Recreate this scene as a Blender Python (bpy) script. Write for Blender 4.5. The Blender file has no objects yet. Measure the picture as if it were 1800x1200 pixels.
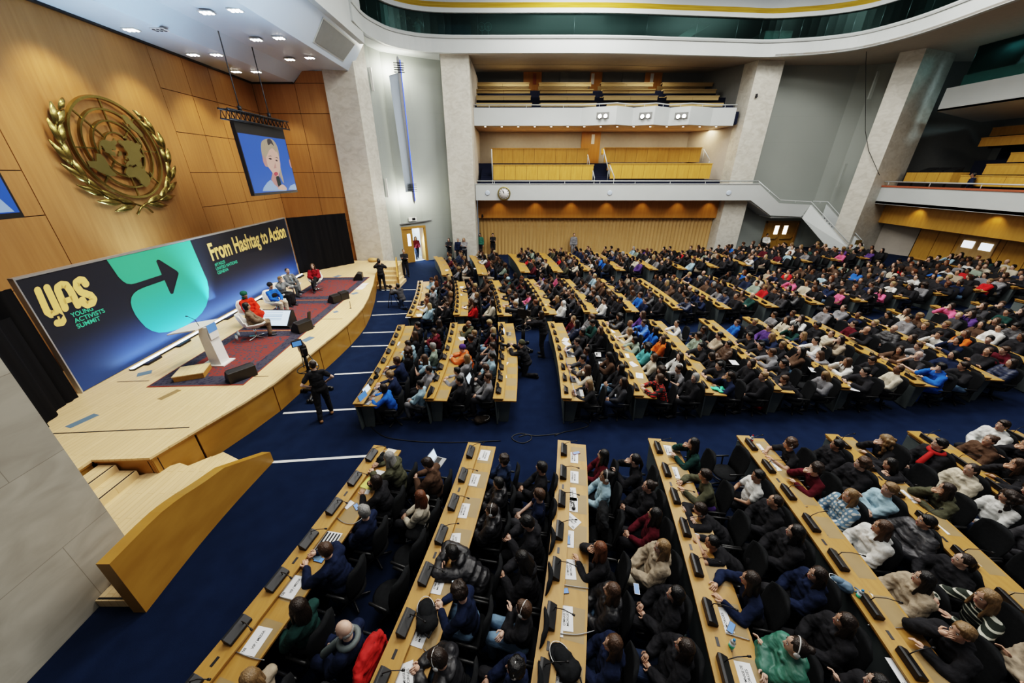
import bpy, bmesh, math, random
import numpy as np
from mathutils import Vector, Matrix, Euler
from mathutils.geometry import tessellate_polygon
PI = math.pi
RND = random.Random(11)
SC = bpy.context.scene
COL = SC.collection
# ------------------------------------------------------------------ camera
F, TH, H = 625.0, math.atan(297 / 625.0), 6.05
CT, ST = math.cos(TH), math.sin(TH)
cd = bpy.data.cameras.new('camera'); cam = bpy.data.objects.new('camera', cd); COL.objects.link(cam)
cam.location = (0, 0, H); cam.rotation_euler = (PI / 2 - TH, 0, 0)
cd.sensor_width = 36; cd.lens = F * 36 / 1800; cd.clip_start = .05; cd.clip_end = 200
SC.camera = cam
# survey helpers: a sight line from the photographer's seat meets a known plane of the hall
def ray(px, py):
    x = (px - 900) / F; v = -(py - 600) / F
    return Vector((x, CT + v * ST, -ST + v * CT))
def atz(px, py, z=0.0):
    d = ray(px, py); t = (z - H) / d.z; return Vector((d.x * t, d.y * t, z))
def aty(px, py, Y):
    d = ray(px, py); t = Y / d.y; return Vector((d.x * t, Y, H + d.z * t))
def atx(px, py, X):
    d = ray(px, py); t = X / d.x; return Vector((X, d.y * t, H + d.z * t))
def zat(py, Y): return aty(900, py, Y).z
def xat(px, py, Y): return aty(px, py, Y).x
def FZ(x, y=0): return .045 * max(0.0, x - 10)      # the floor rises gently at the rear

# ------------------------------------------------------------------ materials
MATS = {}
def nd(nt, t, **kw):
    n = nt.nodes.new(t)
    for k, v in kw.items(): setattr(n, k, v)
    return n
def M(name, col, col2=None, rough=.6, metal=0., scale=(1, 1, 1), nscale=4., detail=4., bump=0., bnscale=None, emit=None, estr=1., objcol=False, spec=.4, dist=0., lo=.3, hi=.7):
    m = bpy.data.materials.new(name); m.use_nodes = True; nt = m.node_tree
    b = nt.nodes['Principled BSDF']
    b.inputs['Roughness'].default_value = rough; b.inputs['Metallic'].default_value = metal
    b.inputs['Specular IOR Level'].default_value = spec
    tc = nd(nt, 'ShaderNodeTexCoord'); mp = nd(nt, 'ShaderNodeMapping'); mp.inputs['Scale'].default_value = scale
    nt.links.new(tc.outputs['Object'], mp.inputs['Vector'])
    nz = nd(nt, 'ShaderNodeTexNoise'); nz.inputs['Scale'].default_value = nscale; nz.inputs['Detail'].default_value = detail
    nz.inputs['Distortion'].default_value = dist
    nt.links.new(mp.outputs[0], nz.inputs['Vector'])
    rp = nd(nt, 'ShaderNodeValToRGB')
    rp.color_ramp.elements[0].position = lo; rp.color_ramp.elements[1].position = hi
    nt.links.new(nz.outputs['Fac'], rp.inputs[0])
    if objcol:
        oi = nd(nt, 'ShaderNodeObjectInfo')
        rp.color_ramp.elements[0].color = (.72, .72, .72, 1); rp.color_ramp.elements[1].color = (1.15, 1.15, 1.15, 1)
        mx = nd(nt, 'ShaderNodeMix', data_type='RGBA', blend_type='MULTIPLY'); mx.inputs[0].default_value = 1
        nt.links.new(oi.outputs['Color'], mx.inputs[6]); nt.links.new(rp.outputs[0], mx.inputs[7])
        nt.links.new(mx.outputs[2], b.inputs['Base Color'])
    else:
        col2 = col2 or tuple(c * .93 for c in col)
        rp.color_ramp.elements[0].color = (*col2, 1); rp.color_ramp.elements[1].color = (*col, 1)
        nt.links.new(rp.outputs[0], b.inputs['Base Color'])
    if emit:
        b.inputs['Emission Color'].default_value = (*emit, 1); b.inputs['Emission Strength'].default_value = estr
    if bump:
        src = nz
        if bnscale:
            src = nd(nt, 'ShaderNodeTexNoise'); src.inputs['Scale'].default_value = bnscale; src.inputs['Detail'].default_value = 3
            nt.links.new(tc.outputs['Object'], src.inputs['Vector'])
        bp = nd(nt, 'ShaderNodeBump'); bp.inputs['Strength'].default_value = bump; bp.inputs['Distance'].default_value = .02
        nt.links.new(src.outputs['Fac'], bp.inputs['Height']); nt.links.new(bp.outputs[0], b.inputs['Normal'])
    MATS[name] = m
    return m
def overlay_bricks(m, scale, mortar, mcol, w=.5, h=.25, axes='xy', mixf=1., vary=.12):
    """joints and board-to-board tone over an existing colour"""
    nt = m.node_tree; b = nt.nodes['Principled BSDF']
    src = b.inputs['Base Color'].links[0].from_socket
    tc = nd(nt, 'ShaderNodeTexCoord'); sp = nd(nt, 'ShaderNodeSeparateXYZ'); cb = nd(nt, 'ShaderNodeCombineXYZ')
    nt.links.new(tc.outputs['Object'], sp.inputs[0])
    nt.links.new(sp.outputs[axes[0].upper()], cb.inputs[0]); nt.links.new(sp.outputs[axes[1].upper()], cb.inputs[1])
    br = nd(nt, 'ShaderNodeTexBrick'); br.inputs['Scale'].default_value = scale; br.inputs['Mortar Size'].default_value = mortar
    br.inputs['Brick Width'].default_value = w; br.inputs['Row Height'].default_value = h
    br.inputs['Color1'].default_value = (1 + vary, 1 + vary, 1 + vary, 1); br.inputs['Color2'].default_value = (1 - vary, 1 - vary, 1 - vary, 1)
    br.inputs['Mortar'].default_value = (*mcol, 1)
    nt.links.new(cb.outputs[0], br.inputs['Vector'])
    mx = nd(nt, 'ShaderNodeMix', data_type='RGBA', blend_type='MULTIPLY'); mx.inputs[0].default_value = mixf
    nt.links.new(src, mx.inputs[6]); nt.links.new(br.outputs['Color'], mx.inputs[7]); nt.links.new(mx.outputs[2], b.inputs['Base Color'])

M('wood_wall', (.40, .212, .078), (.335, .17, .06), rough=.55, scale=(6, 6, .35), nscale=1.6, detail=5, dist=.4)
M('wood_gap', (.02, .012, .006), rough=.8)
M('wood_band', (.47, .225, .05), (.40, .18, .035), rough=.4, scale=(5, 5, .5), nscale=1.5)
M('wood_slat', (.52, .34, .15), (.45, .28, .11), rough=.5, scale=(5, 5, .3), nscale=2)
M('wood_bench', (.56, .32, .07), (.48, .26, .05), rough=.45, scale=(4, 4, .6), nscale=2)
M('wood_bench_pale', (.46, .33, .15), (.40, .28, .12), rough=.5, scale=(.5, 5, 5), nscale=2)
M('stage_floor', (.70, .52, .30), (.64, .465, .26), rough=.38, scale=(5, .6, 1), nscale=2.5)
overlay_bricks(MATS['stage_floor'], 1., .006, (.82, .77, .70), w=1.1, h=.11, axes='yx', vary=.045)
M('stage_fascia', (.38, .205, .042), (.31, .16, .03), rough=.35, scale=(1, 1, 3), nscale=1.4, detail=5)
M('oak', (.385, .212, .055), (.32, .168, .038), rough=.42, scale=(6, .8, 4), nscale=3, detail=5)
M('oak_edge', (.32, .17, .04), rough=.45)
M('desk_pad', (.27, .185, .085), (.25, .17, .078), rough=.5)
M('carpet', (.0085, .0185, .046), (.0062, .014, .036), rough=.95, nscale=3, bump=.3, bnscale=180, spec=.1)
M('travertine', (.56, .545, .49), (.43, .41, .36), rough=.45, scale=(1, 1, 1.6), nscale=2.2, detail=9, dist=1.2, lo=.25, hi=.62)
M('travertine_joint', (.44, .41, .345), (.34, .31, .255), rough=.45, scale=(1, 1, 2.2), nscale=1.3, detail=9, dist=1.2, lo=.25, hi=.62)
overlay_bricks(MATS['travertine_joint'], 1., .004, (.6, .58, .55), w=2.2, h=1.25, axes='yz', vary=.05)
M('white_paint', (.50, .53, .53), rough=.5, nscale=.6)
M('grey_wall', (.31, .335, .315), (.295, .32, .30), rough=.6, nscale=.5)
overlay_bricks(MATS['grey_wall'], 1., .004, (.86, .86, .86), w=40., h=1.6, axes='xz', vary=.0)
M('dark_grey_wall', (.19, .195, .19), rough=.7)
M('warm_grey_wall', (.42, .38, .33), rough=.7)
M('soffit', (.52, .60, .70), (.48, .56, .66), rough=.35, nscale=.5)
M('soffit_warm', (.42, .33, .24), rough=.5)
M('black_drape', (.010, .010, .011), (.006, .006, .007), rough=.95, scale=(1, 4, .2), nscale=2, bump=.3, spec=.1)
M('black_plastic', (.014, .014, .015), rough=.4, nscale=30)
M('black_fabric', (.016, .017, .019), (.011, .012, .013), rough=.9, nscale=20, bump=.15, spec=.15)
M('dark_metal', (.03, .03, .033), rough=.4, metal=.6)
M('grey_metal', (.35, .36, .37), rough=.35, metal=.7)
M('chrome', (.7, .7, .7), rough=.2, metal=1)
M('desk_panel', (.12, .14, .14), (.10, .12, .12), rough=.6)
M('gold', (.36, .29, .105), (.24, .185, .055), rough=.27, metal=.92, nscale=2.5)
M('gold_flat', (.33, .275, .11), rough=.35, metal=.85)
M('teal_panel', (.035, .125, .115), rough=.3)
M('gold_trim', (.55, .38, .06), (.36, .22, .02), rough=.35, metal=.35, scale=(.3, .3, 8), nscale=2)
M('paper', (.72, .73, .74), rough=.7)
M('ink', (.02, .02, .022), rough=.7)
M('paper_yellow', (.62, .60, .16), rough=.7)
M('white_plastic', (.72, .72, .70), rough=.35)
M('cream', (.66, .62, .54), rough=.6)
M('tape', (.62, .64, .66), rough=.7)
M('tape_blue', (.12, .19, .26), rough=.6)
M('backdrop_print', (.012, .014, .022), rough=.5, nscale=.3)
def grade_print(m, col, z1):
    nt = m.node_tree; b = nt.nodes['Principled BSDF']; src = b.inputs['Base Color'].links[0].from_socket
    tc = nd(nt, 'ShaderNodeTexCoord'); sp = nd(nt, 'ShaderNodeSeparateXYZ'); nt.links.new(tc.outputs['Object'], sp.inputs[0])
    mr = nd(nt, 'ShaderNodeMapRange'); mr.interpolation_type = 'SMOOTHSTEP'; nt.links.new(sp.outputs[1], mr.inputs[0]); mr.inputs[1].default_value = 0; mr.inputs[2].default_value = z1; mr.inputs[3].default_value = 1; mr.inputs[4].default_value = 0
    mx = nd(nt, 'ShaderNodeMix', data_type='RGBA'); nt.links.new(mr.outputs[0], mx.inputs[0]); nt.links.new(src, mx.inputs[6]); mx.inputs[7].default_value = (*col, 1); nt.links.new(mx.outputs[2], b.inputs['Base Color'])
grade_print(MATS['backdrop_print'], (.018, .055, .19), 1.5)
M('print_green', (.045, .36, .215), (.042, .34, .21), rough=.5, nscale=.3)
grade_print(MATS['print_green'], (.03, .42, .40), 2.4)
M('print_yellow', (.78, .56, .18), rough=.5)
M('print_mint', (.06, .55, .33), rough=.5)
M('aluminium', (.55, .57, .6), rough=.35, metal=.8)
M('navy_step', (.006, .010, .028), rough=.95)
M('lamp_white', (.9, .9, .9), emit=(1, .96, .88), estr=14)
M('lamp_soft', (.9, .9, .9), emit=(1, .93, .8), estr=5)
M('daylight_pane', (.8, .85, .9), emit=(.82, .9, 1), estr=1.6)
M('blue_glow', (.02, .04, .3), emit=(.05, .12, 1), estr=1.6)
M('led_white', (.9, .9, .9), emit=(.75, .87, 1), estr=3)
M('screen_blue', (.01, .02, .08), emit=(.022, .085, .36), estr=.9, rough=.3)
M('screen_light', (.04, .05, .06), emit=(.62, .78, .93), estr=1.5, rough=.3)
M('screen_navy', (.03, .06, .15), emit=(.10, .24, .55), estr=.8, rough=.3)
for n, c in dict(skin=(.80, .55, .46), skin2=(.62, .36, .33), hairlt=(.52, .44, .33), hairdk=(.10, .085, .085), lips=(.60, .12, .16), shirt=(.42, .58, .85), mic=(.015, .04, .045), eye=(.05, .03, .04)).items():
    M('pic_' + n, tuple(q * .04 for q in c), emit=tuple(q ** 1.15 for q in c), estr=.62, rough=.5)
M('terracotta', (.35, .10, .05), rough=.7)
M('red_cloth', (.42, .015, .012), (.34, .012, .01), rough=.8, nscale=8, bump=.3)
M('yellow_cable', (.6, .4, .03), rough=.6)
M('bottle_plastic', (.55, .62, .66), rough=.15, spec=.6)
M('teal_cap', (.03, .2, .4), rough=.4)
# people materials take each person's own colour
M('skin', (1, 1, 1), objcol=True, rough=.5, nscale=6, spec=.35)
M('cloth', (1, 1, 1), objcol=True, rough=.88, nscale=9, bump=.55, bnscale=14, spec=.15, dist=.6)
M('puffer', (1, 1, 1), objcol=True, rough=.42, scale=(1, 1, 7), nscale=2.2, bump=1., spec=.4)
M('hair', (1, 1, 1), objcol=True, rough=.42, scale=(1, 1, .12), nscale=60, bump=.6, spec=.45)
M('shoe', (1, 1, 1), objcol=True, rough=.5, nscale=5)
M('eye_white', (.62, .6, .58), rough=.2)
M('eye_dark', (.02, .014, .01), rough=.2)
M('lip', (.36, .12, .10), rough=.4)
def pattern_mat(name, c1, c2, kind):
    m = M(name, c1, rough=.9); nt = m.node_tree; b = nt.nodes['Principled BSDF']
    tc = nd(nt, 'ShaderNodeTexCoord'); w = nd(nt, 'ShaderNodeTexWave'); w.bands_direction = 'Z'; w.inputs['Scale'].default_value = 5
    nt.links.new(tc.outputs['Object'], w.inputs[0])
    r = nd(nt, 'ShaderNodeValToRGB'); r.color_ramp.interpolation = 'CONSTANT'
    r.color_ramp.elements[0].color = (*c1, 1); r.color_ramp.elements[1].color = (*c2, 1)
    r.color_ramp.elements[1].position = .82 if kind == 'stripe' else .5
    if kind == 'plaid':
        w2 = nd(nt, 'ShaderNodeTexWave'); w2.bands_direction = 'Y'; w2.inputs['Scale'].default_value = 5
        nt.links.new(tc.outputs['Object'], w2.inputs[0])
        ad = nd(nt, 'ShaderNodeMath', operation='MULTIPLY'); nt.links.new(w.outputs['Fac'], ad.inputs[0]); nt.links.new(w2.outputs['Fac'], ad.inputs[1])
        r.color_ramp.elements[1].position = .3; nt.links.new(ad.outputs[0], r.inputs[0])
    else: nt.links.new(w.outputs['Fac'], r.inputs[0])
    nt.links.new(r.outputs[0], b.inputs['Base Color'])
pattern_mat('striped_knit', (.02, .026, .02), (.5, .5, .42), 'stripe')
pattern_mat('plaid_blue', (.12, .2, .28), (.5, .52, .5), 'plaid')
pattern_mat('plaid_red', (.02, .016, .016), (.45, .03, .02), 'plaid')
def rug_mat():
    m = M('rug', (.3, .05, .04), rough=.95, spec=.1); nt = m.node_tree; b = nt.nodes['Principled BSDF']
    tc = nd(nt, 'ShaderNodeTexCoord'); sp = nd(nt, 'ShaderNodeSeparateXYZ'); nt.links.new(tc.outputs['Generated'], sp.inputs[0])
    def edge(o):
        a = nd(nt, 'ShaderNodeMath', operation='SUBTRACT'); nt.links.new(o, a.inputs[0]); a.inputs[1].default_value = .5
        c = nd(nt, 'ShaderNodeMath', operation='ABSOLUTE'); nt.links.new(a.outputs[0], c.inputs[0]); return c.outputs[0]
    mx = nd(nt, 'ShaderNodeMath', operation='MAXIMUM'); nt.links.new(edge(sp.outputs[0]), mx.inputs[0]); nt.links.new(edge(sp.outputs[1]), mx.inputs[1])
    vo = nd(nt, 'ShaderNodeTexVoronoi'); vo.inputs['Scale'].default_value = 20; nt.links.new(tc.outputs['Object'], vo.inputs[0])
    f = nd(nt, 'ShaderNodeValToRGB'); cr = f.color_ramp; cr.interpolation = 'CONSTANT'
    for p, c in ((0, (.17, .042, .038)), (.28, (.21, .09, .07)), (.46, (.36, .29, .22)), (.66, (.05, .055, .075)), (.70, (.15, .042, .038))):
        e = cr.elements[0] if p == 0 else (cr.elements[1] if p in (.70, .75) else cr.elements.new(p)); e.position = p; e.color = (*c, 1)
    sc_ = nd(nt, 'ShaderNodeSeparateColor'); nt.links.new(vo.outputs['Color'], sc_.inputs[0]); nt.links.new(sc_.outputs[0], f.inputs[0])
    g = nd(nt, 'ShaderNodeValToRGB'); cr = g.color_ramp; cr.interpolation = 'CONSTANT'
    for p, c in ((0, (.05, .05, .07)), (.4, (.14, .13, .13)), (.6, (.03, .03, .05)), (.75, (.2, .12, .1))):
        e = cr.elements[0] if p == 0 else (cr.elements[1] if p in (.70, .75) else cr.elements.new(p)); e.position = p; e.color = (*c, 1)
    nt.links.new(sc_.outputs[1], g.inputs[0])
    k = nd(nt, 'ShaderNodeValToRGB'); cr = k.color_ramp; cr.interpolation = 'CONSTANT'
    cr.elements[0].color = (0, 0, 0, 1); cr.elements[1].position = .36; cr.elements[1].color = (1, 1, 1, 1)
    nt.links.new(mx.outputs[0], k.inputs[0])
    k2 = nd(nt, 'ShaderNodeValToRGB'); cr = k2.color_ramp; cr.interpolation = 'CONSTANT'
    cr.elements[0].color = (0, 0, 0, 1); cr.elements[1].position = .485; cr.elements[1].color = (1, 1, 1, 1)
    nt.links.new(mx.outputs[0], k2.inputs[0])
    m1 = nd(nt, 'ShaderNodeMix', data_type='RGBA'); nt.links.new(k.outputs[0], m1.inputs[0]); nt.links.new(f.outputs[0], m1.inputs[6]); nt.links.new(g.outputs[0], m1.inputs[7])
    m2 = nd(nt, 'ShaderNodeMix', data_type='RGBA'); nt.links.new(k2.outputs[0], m2.inputs[0]); nt.links.new(m1.outputs[2], m2.inputs[6]); m2.inputs[7].default_value = (.2, .05, .035, 1)
    nt.links.new(m2.outputs[2], b.inputs['Base Color'])
rug_mat()
def glass_mat():
    m = bpy.data.materials.new('tinted_glass'); m.use_nodes = True; nt = m.node_tree; nt.nodes.clear()
    o = nd(nt, 'ShaderNodeOutputMaterial'); t = nd(nt, 'ShaderNodeBsdfTransparent'); t.inputs[0].default_value = (.50, .64, .64, 1)
    g = nd(nt, 'ShaderNodeBsdfGlossy'); g.inputs['Roughness'].default_value = .32; g.inputs[0].default_value = (.16, .24, .23, 1)
    x = nd(nt, 'ShaderNodeMixShader'); lw = nd(nt, 'ShaderNodeFresnel'); lw.inputs[0].default_value = 1.5
    nt.links.new(lw.outputs[0], x.inputs[0]); nt.links.new(t.outputs[0], x.inputs[1]); nt.links.new(g.outputs[0], x.inputs[2]); nt.links.new(x.outputs[0], o.inputs[0])
    MATS['tinted_glass'] = m
glass_mat()
def attr_mat(name, rough):
    m = bpy.data.materials.new(name); m.use_nodes = True; nt = m.node_tree; b = nt.nodes['Principled BSDF']
    a = nd(nt, 'ShaderNodeAttribute'); a.attribute_name = 'tint'; nt.links.new(a.outputs['Color'], b.inputs['Base Color'])
    b.inputs['Roughness'].default_value = rough; b.inputs['Specular IOR Level'].default_value = .2; MATS[name] = m
attr_mat('crowd', .8)

# ------------------------------------------------------------------ mesh building
class MB:
    def __init__(s): s.v = []; s.f = []; s.m = []; s.sm = []
    def add(s, vs, fs, mi=0, smooth=False):
        b = len(s.v); s.v += [tuple(v) for v in vs]
        for f in fs: s.f.append([b + i for i in f]); s.m.append(mi); s.sm.append(smooth)
    def box(s, x0, x1, y0, y1, z0, z1, mi=0):
        s.add([(x, y, z) for z in (z0, z1) for y in (y0, y1) for x in (x0, x1)],
              [(0, 2, 3, 1), (4, 5, 7, 6), (0, 1, 5, 4), (2, 6, 7, 3), (0, 4, 6, 2), (1, 3, 7, 5)], mi)
    def obox(s, c, size, rot=None, mi=0, bev=0.):
        """box about c with half-open size, optional 3x3 rotation, chamfered vertical look when bev"""
        R = rot if rot is not None else Matrix.Identity(3); hx, hy, hz = [q / 2 for q in size]; c = Vector(c)
        vs = [c + R @ Vector((x, y, z)) for z in (-hz, hz) for y in (-hy, hy) for x in (-hx, hx)]
        s.add(vs, [(0, 2, 3, 1), (4, 5, 7, 6), (0, 1, 5, 4), (2, 6, 7, 3), (0, 4, 6, 2), (1, 3, 7, 5)], mi)
    def extr(s, poly, vec, mi=0):
        """closed polygon (3D points) pushed along vec"""
        n = len(poly); poly = [Vector(p) for p in poly]; vec = Vector(vec)
        tri = tessellate_polygon([poly])
        s.add(poly + [p + vec for p in poly], [tuple(t) for t in tri] + [tuple(i + n for i in reversed(t)) for t in tri] + [(i, (i + 1) % n, n + (i + 1) % n, n + i) for i in range(n)], mi)
    def quad(s, *p, mi=0): s.add(p, [tuple(range(len(p)))], mi)
    def ring_tube(s, rings, cap=True, mi=0, smooth=True, closed=False):
        n = len(rings[0]); vs = [p for r in rings for p in r]; fs = []
        K = len(rings)
        for i in range(K if closed else K - 1):
            a = i * n; b = ((i + 1) % K) * n
            for j in range(n): fs.append((a + j, a + (j + 1) % n, b + (j + 1) % n, b + j))
        if cap and not closed: fs += [tuple(range(n - 1, -1, -1)), tuple((K - 1) * n + j for j in range(n))]
        s.add(vs, fs, mi, smooth)
    def tube(s, pts, r, n=8, mi=0, closed=False):
        pts = [Vector(p) for p in pts]; rs = r if isinstance(r, (list, tuple)) else [r] * len(pts); rings = []; up = None
        for i, p in enumerate(pts):
            if closed: d = pts[(i + 1) % len(pts)] - pts[i - 1]
            else: d = pts[min(i + 1, len(pts) - 1)] - pts[max(i - 1, 0)]
            d.normalize()
            if up is None: up = Vector((0, 0, 1)) if abs(d.z) < .9 else Vector((1, 0, 0))
            a = up - d * up.dot(d); a.normalize(); up = a; b = d.cross(a)
            rings.append([p + (a * math.cos(t) + b * math.sin(t)) * rs[i] for t in [2 * PI * k / n for k in range(n)]])
        s.ring_tube(rings, True, mi, True, closed)
    def cap(s, p0, r0, p1, r1, n=10, mi=0, k=3):
        """round-ended tapered limb"""
        p0 = Vector(p0); p1 = Vector(p1); d = (p1 - p0); L = d.length
        if L < 1e-6: d = Vector((0, 0, 1))
        d.normalize(); a = d.orthogonal().normalized(); b = d.cross(a); rings = []
        for i in range(k + 1):
            t = PI / 2 * (1 - i / k) ; rings.append((p0 - d * r0 * math.sin(t) * .999, r0 * max(math.cos(t), .02)))
        for i in range(k + 1):
            t = PI / 2 * i / k; rings.append((p1 + d * r1 * math.sin(t) * .999, r1 * max(math.cos(t), .02)))
        s.ring_tube([[c + (a * math.cos(u) + b * math.sin(u)) * r for u in [2 * PI * q / n for q in range(n)]] for c, r in rings], True, mi)
    def ell(s, c, r, rot=None, n=12, k=8, mi=0):
        R = rot if rot is not None else Matrix.Identity(3); c = Vector(c)
        rings = []
        for i in range(k + 1):
            t = -PI / 2 + PI * i / k; w = max(math.cos(t), .02)
            rings.append([c + R @ Vector((r[0] * w * math.cos(u), r[1] * w * math.sin(u), r[2] * math.sin(t))) for u in [2 * PI * q / n for q in range(n)]])
        s.ring_tube(rings, True, mi)
    def cyl(s, c, r, z0, z1, n=20, mi=0, r1=None, smooth=True):
        r1 = r if r1 is None else r1
        s.ring_tube([[(c[0] + q * math.cos(u), c[1] + q * math.sin(u), z) for u in [2 * PI * k / n for k in range(n)]] for q, z in ((r, z0), (r1, z1))], True, mi, smooth)
    def sweep(s, prof, line, mi=0, capm=True):
        """closed profile (u,z), u to the right of travel, along a plan polyline"""
        line = [Vector((p[0], p[1])) for p in line]; rings = []
        for i, p in enumerate(line):
            d = line[min(i + 1, len(line) - 1)] - line[max(i - 1, 0)]; d.normalize(); nr = Vector((d.y, -d.x))
            rings.append([(p.x + nr.x * u, p.y + nr.y * u, z + FZ(p.x + nr.x * u) * s.rake) for u, z in prof])
        s.ring_tube(rings, capm, mi, False)
    rake = 0
    def mesh(s, name, mats):
        me = bpy.data.meshes.new(name); me.from_pydata(s.v, [], s.f)
        for m in mats: me.materials.append(MATS[m])
        me.polygons.foreach_set('material_index', s.m); me.polygons.foreach_set('use_smooth', s.sm); me.update()
        return me
    def build(s, name, mats, parent=None, fix=True, **kw):
        mats = [mats] if isinstance(mats, str) else mats
        me = s.mesh(name, mats)
        if fix:
            bm = bmesh.new(); bm.from_mesh(me); bmesh.ops.recalc_face_normals(bm, faces=bm.faces[:]); bm.to_mesh(me); bm.free()
        return link(name, me, parent, **kw)
def link(name, me, parent=None, label=None, cat=None, group=None, kind=None, bevel=0):
    o = bpy.data.objects.new(name, me); COL.objects.link(o)
    if parent: o.parent = parent
    tag(o, label, cat, group, kind)
    if bevel:
        b = o.modifiers.new('bevel', 'BEVEL'); b.width = bevel; b.segments = 2; b.limit_method = 'ANGLE'
    return o
def tag(o, label=None, cat=None, group=None, kind=None):
    for k, v in (('label', label), ('category', cat), ('group', group), ('kind', kind)):
        if v: o[k] = v
    return o
def thing(name, loc, rz, label, cat, group=None):
    o = bpy.data.objects.new(name, None); COL.objects.link(o); o.location = loc; o.rotation_euler = (0, 0, rz); o.empty_display_size = .1
    return tag(o, label, cat, group)
def copy_tree(o, parent=None):
    c = o.copy(); COL.objects.link(c)
    if parent: c.parent = parent
    for ch in o.children: copy_tree(ch, c)
    return c
def rotz(a): return Matrix.Rotation(a, 3, 'Z')
def basis(ex, ey, ez): return Matrix((ex, ey, ez)).transposed()
BSC = bpy.data.scenes.new('build')
def evaluated_mesh(o):
    BSC.collection.objects.link(o); vl = BSC.view_layers[0]; vl.update()
    me = bpy.data.meshes.new_from_object(o.evaluated_get(vl.depsgraph)); bpy.data.objects.remove(o); return me
def text_mesh(txt, w=None, h=None, bold=0., spacing=1., caps=None):
    cu = bpy.data.curves.new('t', 'FONT'); cu.body = txt; cu.offset = bold; cu.space_character = spacing; cu.space_line = .9
    o = bpy.data.objects.new('t', cu); me = evaluated_mesh(o); bpy.data.curves.remove(cu)
    n = len(me.vertices); a = np.empty(n * 3, dtype=np.float32); me.vertices.foreach_get('co', a); a = a.reshape(-1, 3)
    mn = a.min(0); mxx = a.max(0); a[:, 0] -= mn[0]
    if caps: h = caps * (mxx[1] - mn[1]) / .70
    else: a[:, 1] -= mn[1]
    sx = w / (mxx[0] - mn[0]) if w else None; sy = h / (mxx[1] - mn[1]) if h else None
    sx = sx or sy; sy = sy or sx
    a[:, 0] *= sx; a[:, 1] *= sy; me.vertices.foreach_set('co', a.ravel()); me.update()
    return me
def S(name, mb, mats, **kw): return mb.build(name, mats, kind='structure', **kw)
ORD = ['zeroth', 'first', 'second', 'third', 'fourth', 'fifth', 'sixth', 'seventh', 'eighth', 'ninth', 'tenth', 'eleventh', 'twelfth', 'thirteenth', 'fourteenth', 'fifteenth', 'sixteenth', 'seventeenth', 'eighteenth']
# ------------------------------------------------------------------ ROOM SHELL
mb = MB()
xs = [-17, -10, -5, 0, 5, 10, 13, 16, 20, 24, 29]; ys = [-3, 5, 12, 20, 27, 34]
for i in range(len(xs) - 1):
    for j in range(len(ys) - 1):
        mb.quad(*[(x, y, FZ(x)) for x, y in ((xs[i], ys[j]), (xs[i + 1], ys[j]), (xs[i + 1], ys[j + 1]), (xs[i], ys[j + 1]))])
S('floor', mb, 'carpet')
# panelled wall behind the stage: X = WX(y)
WX0, WK = -14.05, .055
def WX(y): return WX0 + WK * (23.3 - y)
wn = Vector((1, WK, 0)).normalized(); wt = Vector((-WK, 1, 0)).normalized()
def onwall(px, py):
    d = ray(px, py); t = (WX0 + WK * 23.3) / (d.x + WK * d.y); return d * t + Vector((0, 0, H))
mb = MB()
def wpanel(y0, y1, z0, z1, g=.012):
    a = Vector((WX(y0 + g), y0 + g, z0 + g)); b = Vector((WX(y1 - g), y1 - g, z0 + g)); h = Vector((0, 0, z1 - z0 - 2 * g))
    mb.extr([a, b, b + h, a + h], -wn * .04)
zr = [0, 3.0, 4.66, 6.05, 7.55, 9.03, 10.45]
ycol = [16.75, 18.4, 19.95, 21.6, 23.3]
for j in range(6):
    for i in range(4): wpanel(ycol[i], ycol[i + 1], zr[j], zr[j + 1])
wpanel(10.75, 16.75, 0, 10.45)
for a, b in ((4.5, 7.6), (7.6, 10.75)):
    for z0, z1 in ((0, 3.2), (3.2, 4.95), (4.95, 6.1), (6.1, 10.45)): wpanel(a, b, z0, z1)
mb.extr([(WX(2) - .05, 2, 0), (WX(23.4) - .05, 23.4, 0), (WX(23.4) - .05, 23.4, 10.5), (WX(2) - .05, 2, 10.5)], -wn * .1, 1)
S('wall_left', mb, ['wood_wall', 'wood_gap'])
mb = MB()
zr2 = [0, 1.9, 3.35, 4.66, 6.05, 7.5, 9.0, 10.4]
for j in range(7):
    for x0, x1 in ((-14.05, -11.75), (-11.75, -10.05)):
        mb.box(x0 + .012, x1 - .012, 23.3, 23.34, zr2[j] + .012, zr2[j + 1] - .012)
mb.extr([(-11.73, 23.3, 10.41), (-10.06, 23.3, 10.41), (-10.06, 23.3, 10.93), (-11.2, 23.3, 10.93)], (0, .04, 0))
mb.box(-14.1, -10.05, 23.35, 23.45, 0, 10.95, 1)
S('wall_stage_side', mb, ['wood_wall', 'wood_gap'])
# faceted ceiling over the stage, dark shadow gap, speaker bay and beam
mb = MB()
prof = [(-14.6, 10.42), (-11.8, 10.42), (-11.2, 10.92), (-10.45, 10.98), (-8.65, 10.9), (-7.75, 12.1), (-7.75, 12.6), (-14.6, 12.6)]
mb.extr([(x, 3, z) for x, z in prof], (0, 20.4, 0))
S('ceiling_stage', mb, 'soffit')
mb = MB(); mb.extr([(WX(3) + .01, 3, 10.36), (WX(23.3) + .01, 23.3, 10.36), (WX(23.3) + .14, 23.16, 10.36), (WX(3) + .14, 3, 10.36)], (0, 0, .07))
mb.box(-14.0, -11.78, 23.14, 23.29, 10.36, 10.43)
S('trim_1', mb, 'black_plastic')
mb = MB(); mb.extr([(-8.35, 3, 12.0), (-7.55, 3, 12.0), (-7.5, 3, 15), (-8.35, 3, 15)], (0, 20.0, 0))
S('ceiling_beam', mb, 'white_paint')
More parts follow.
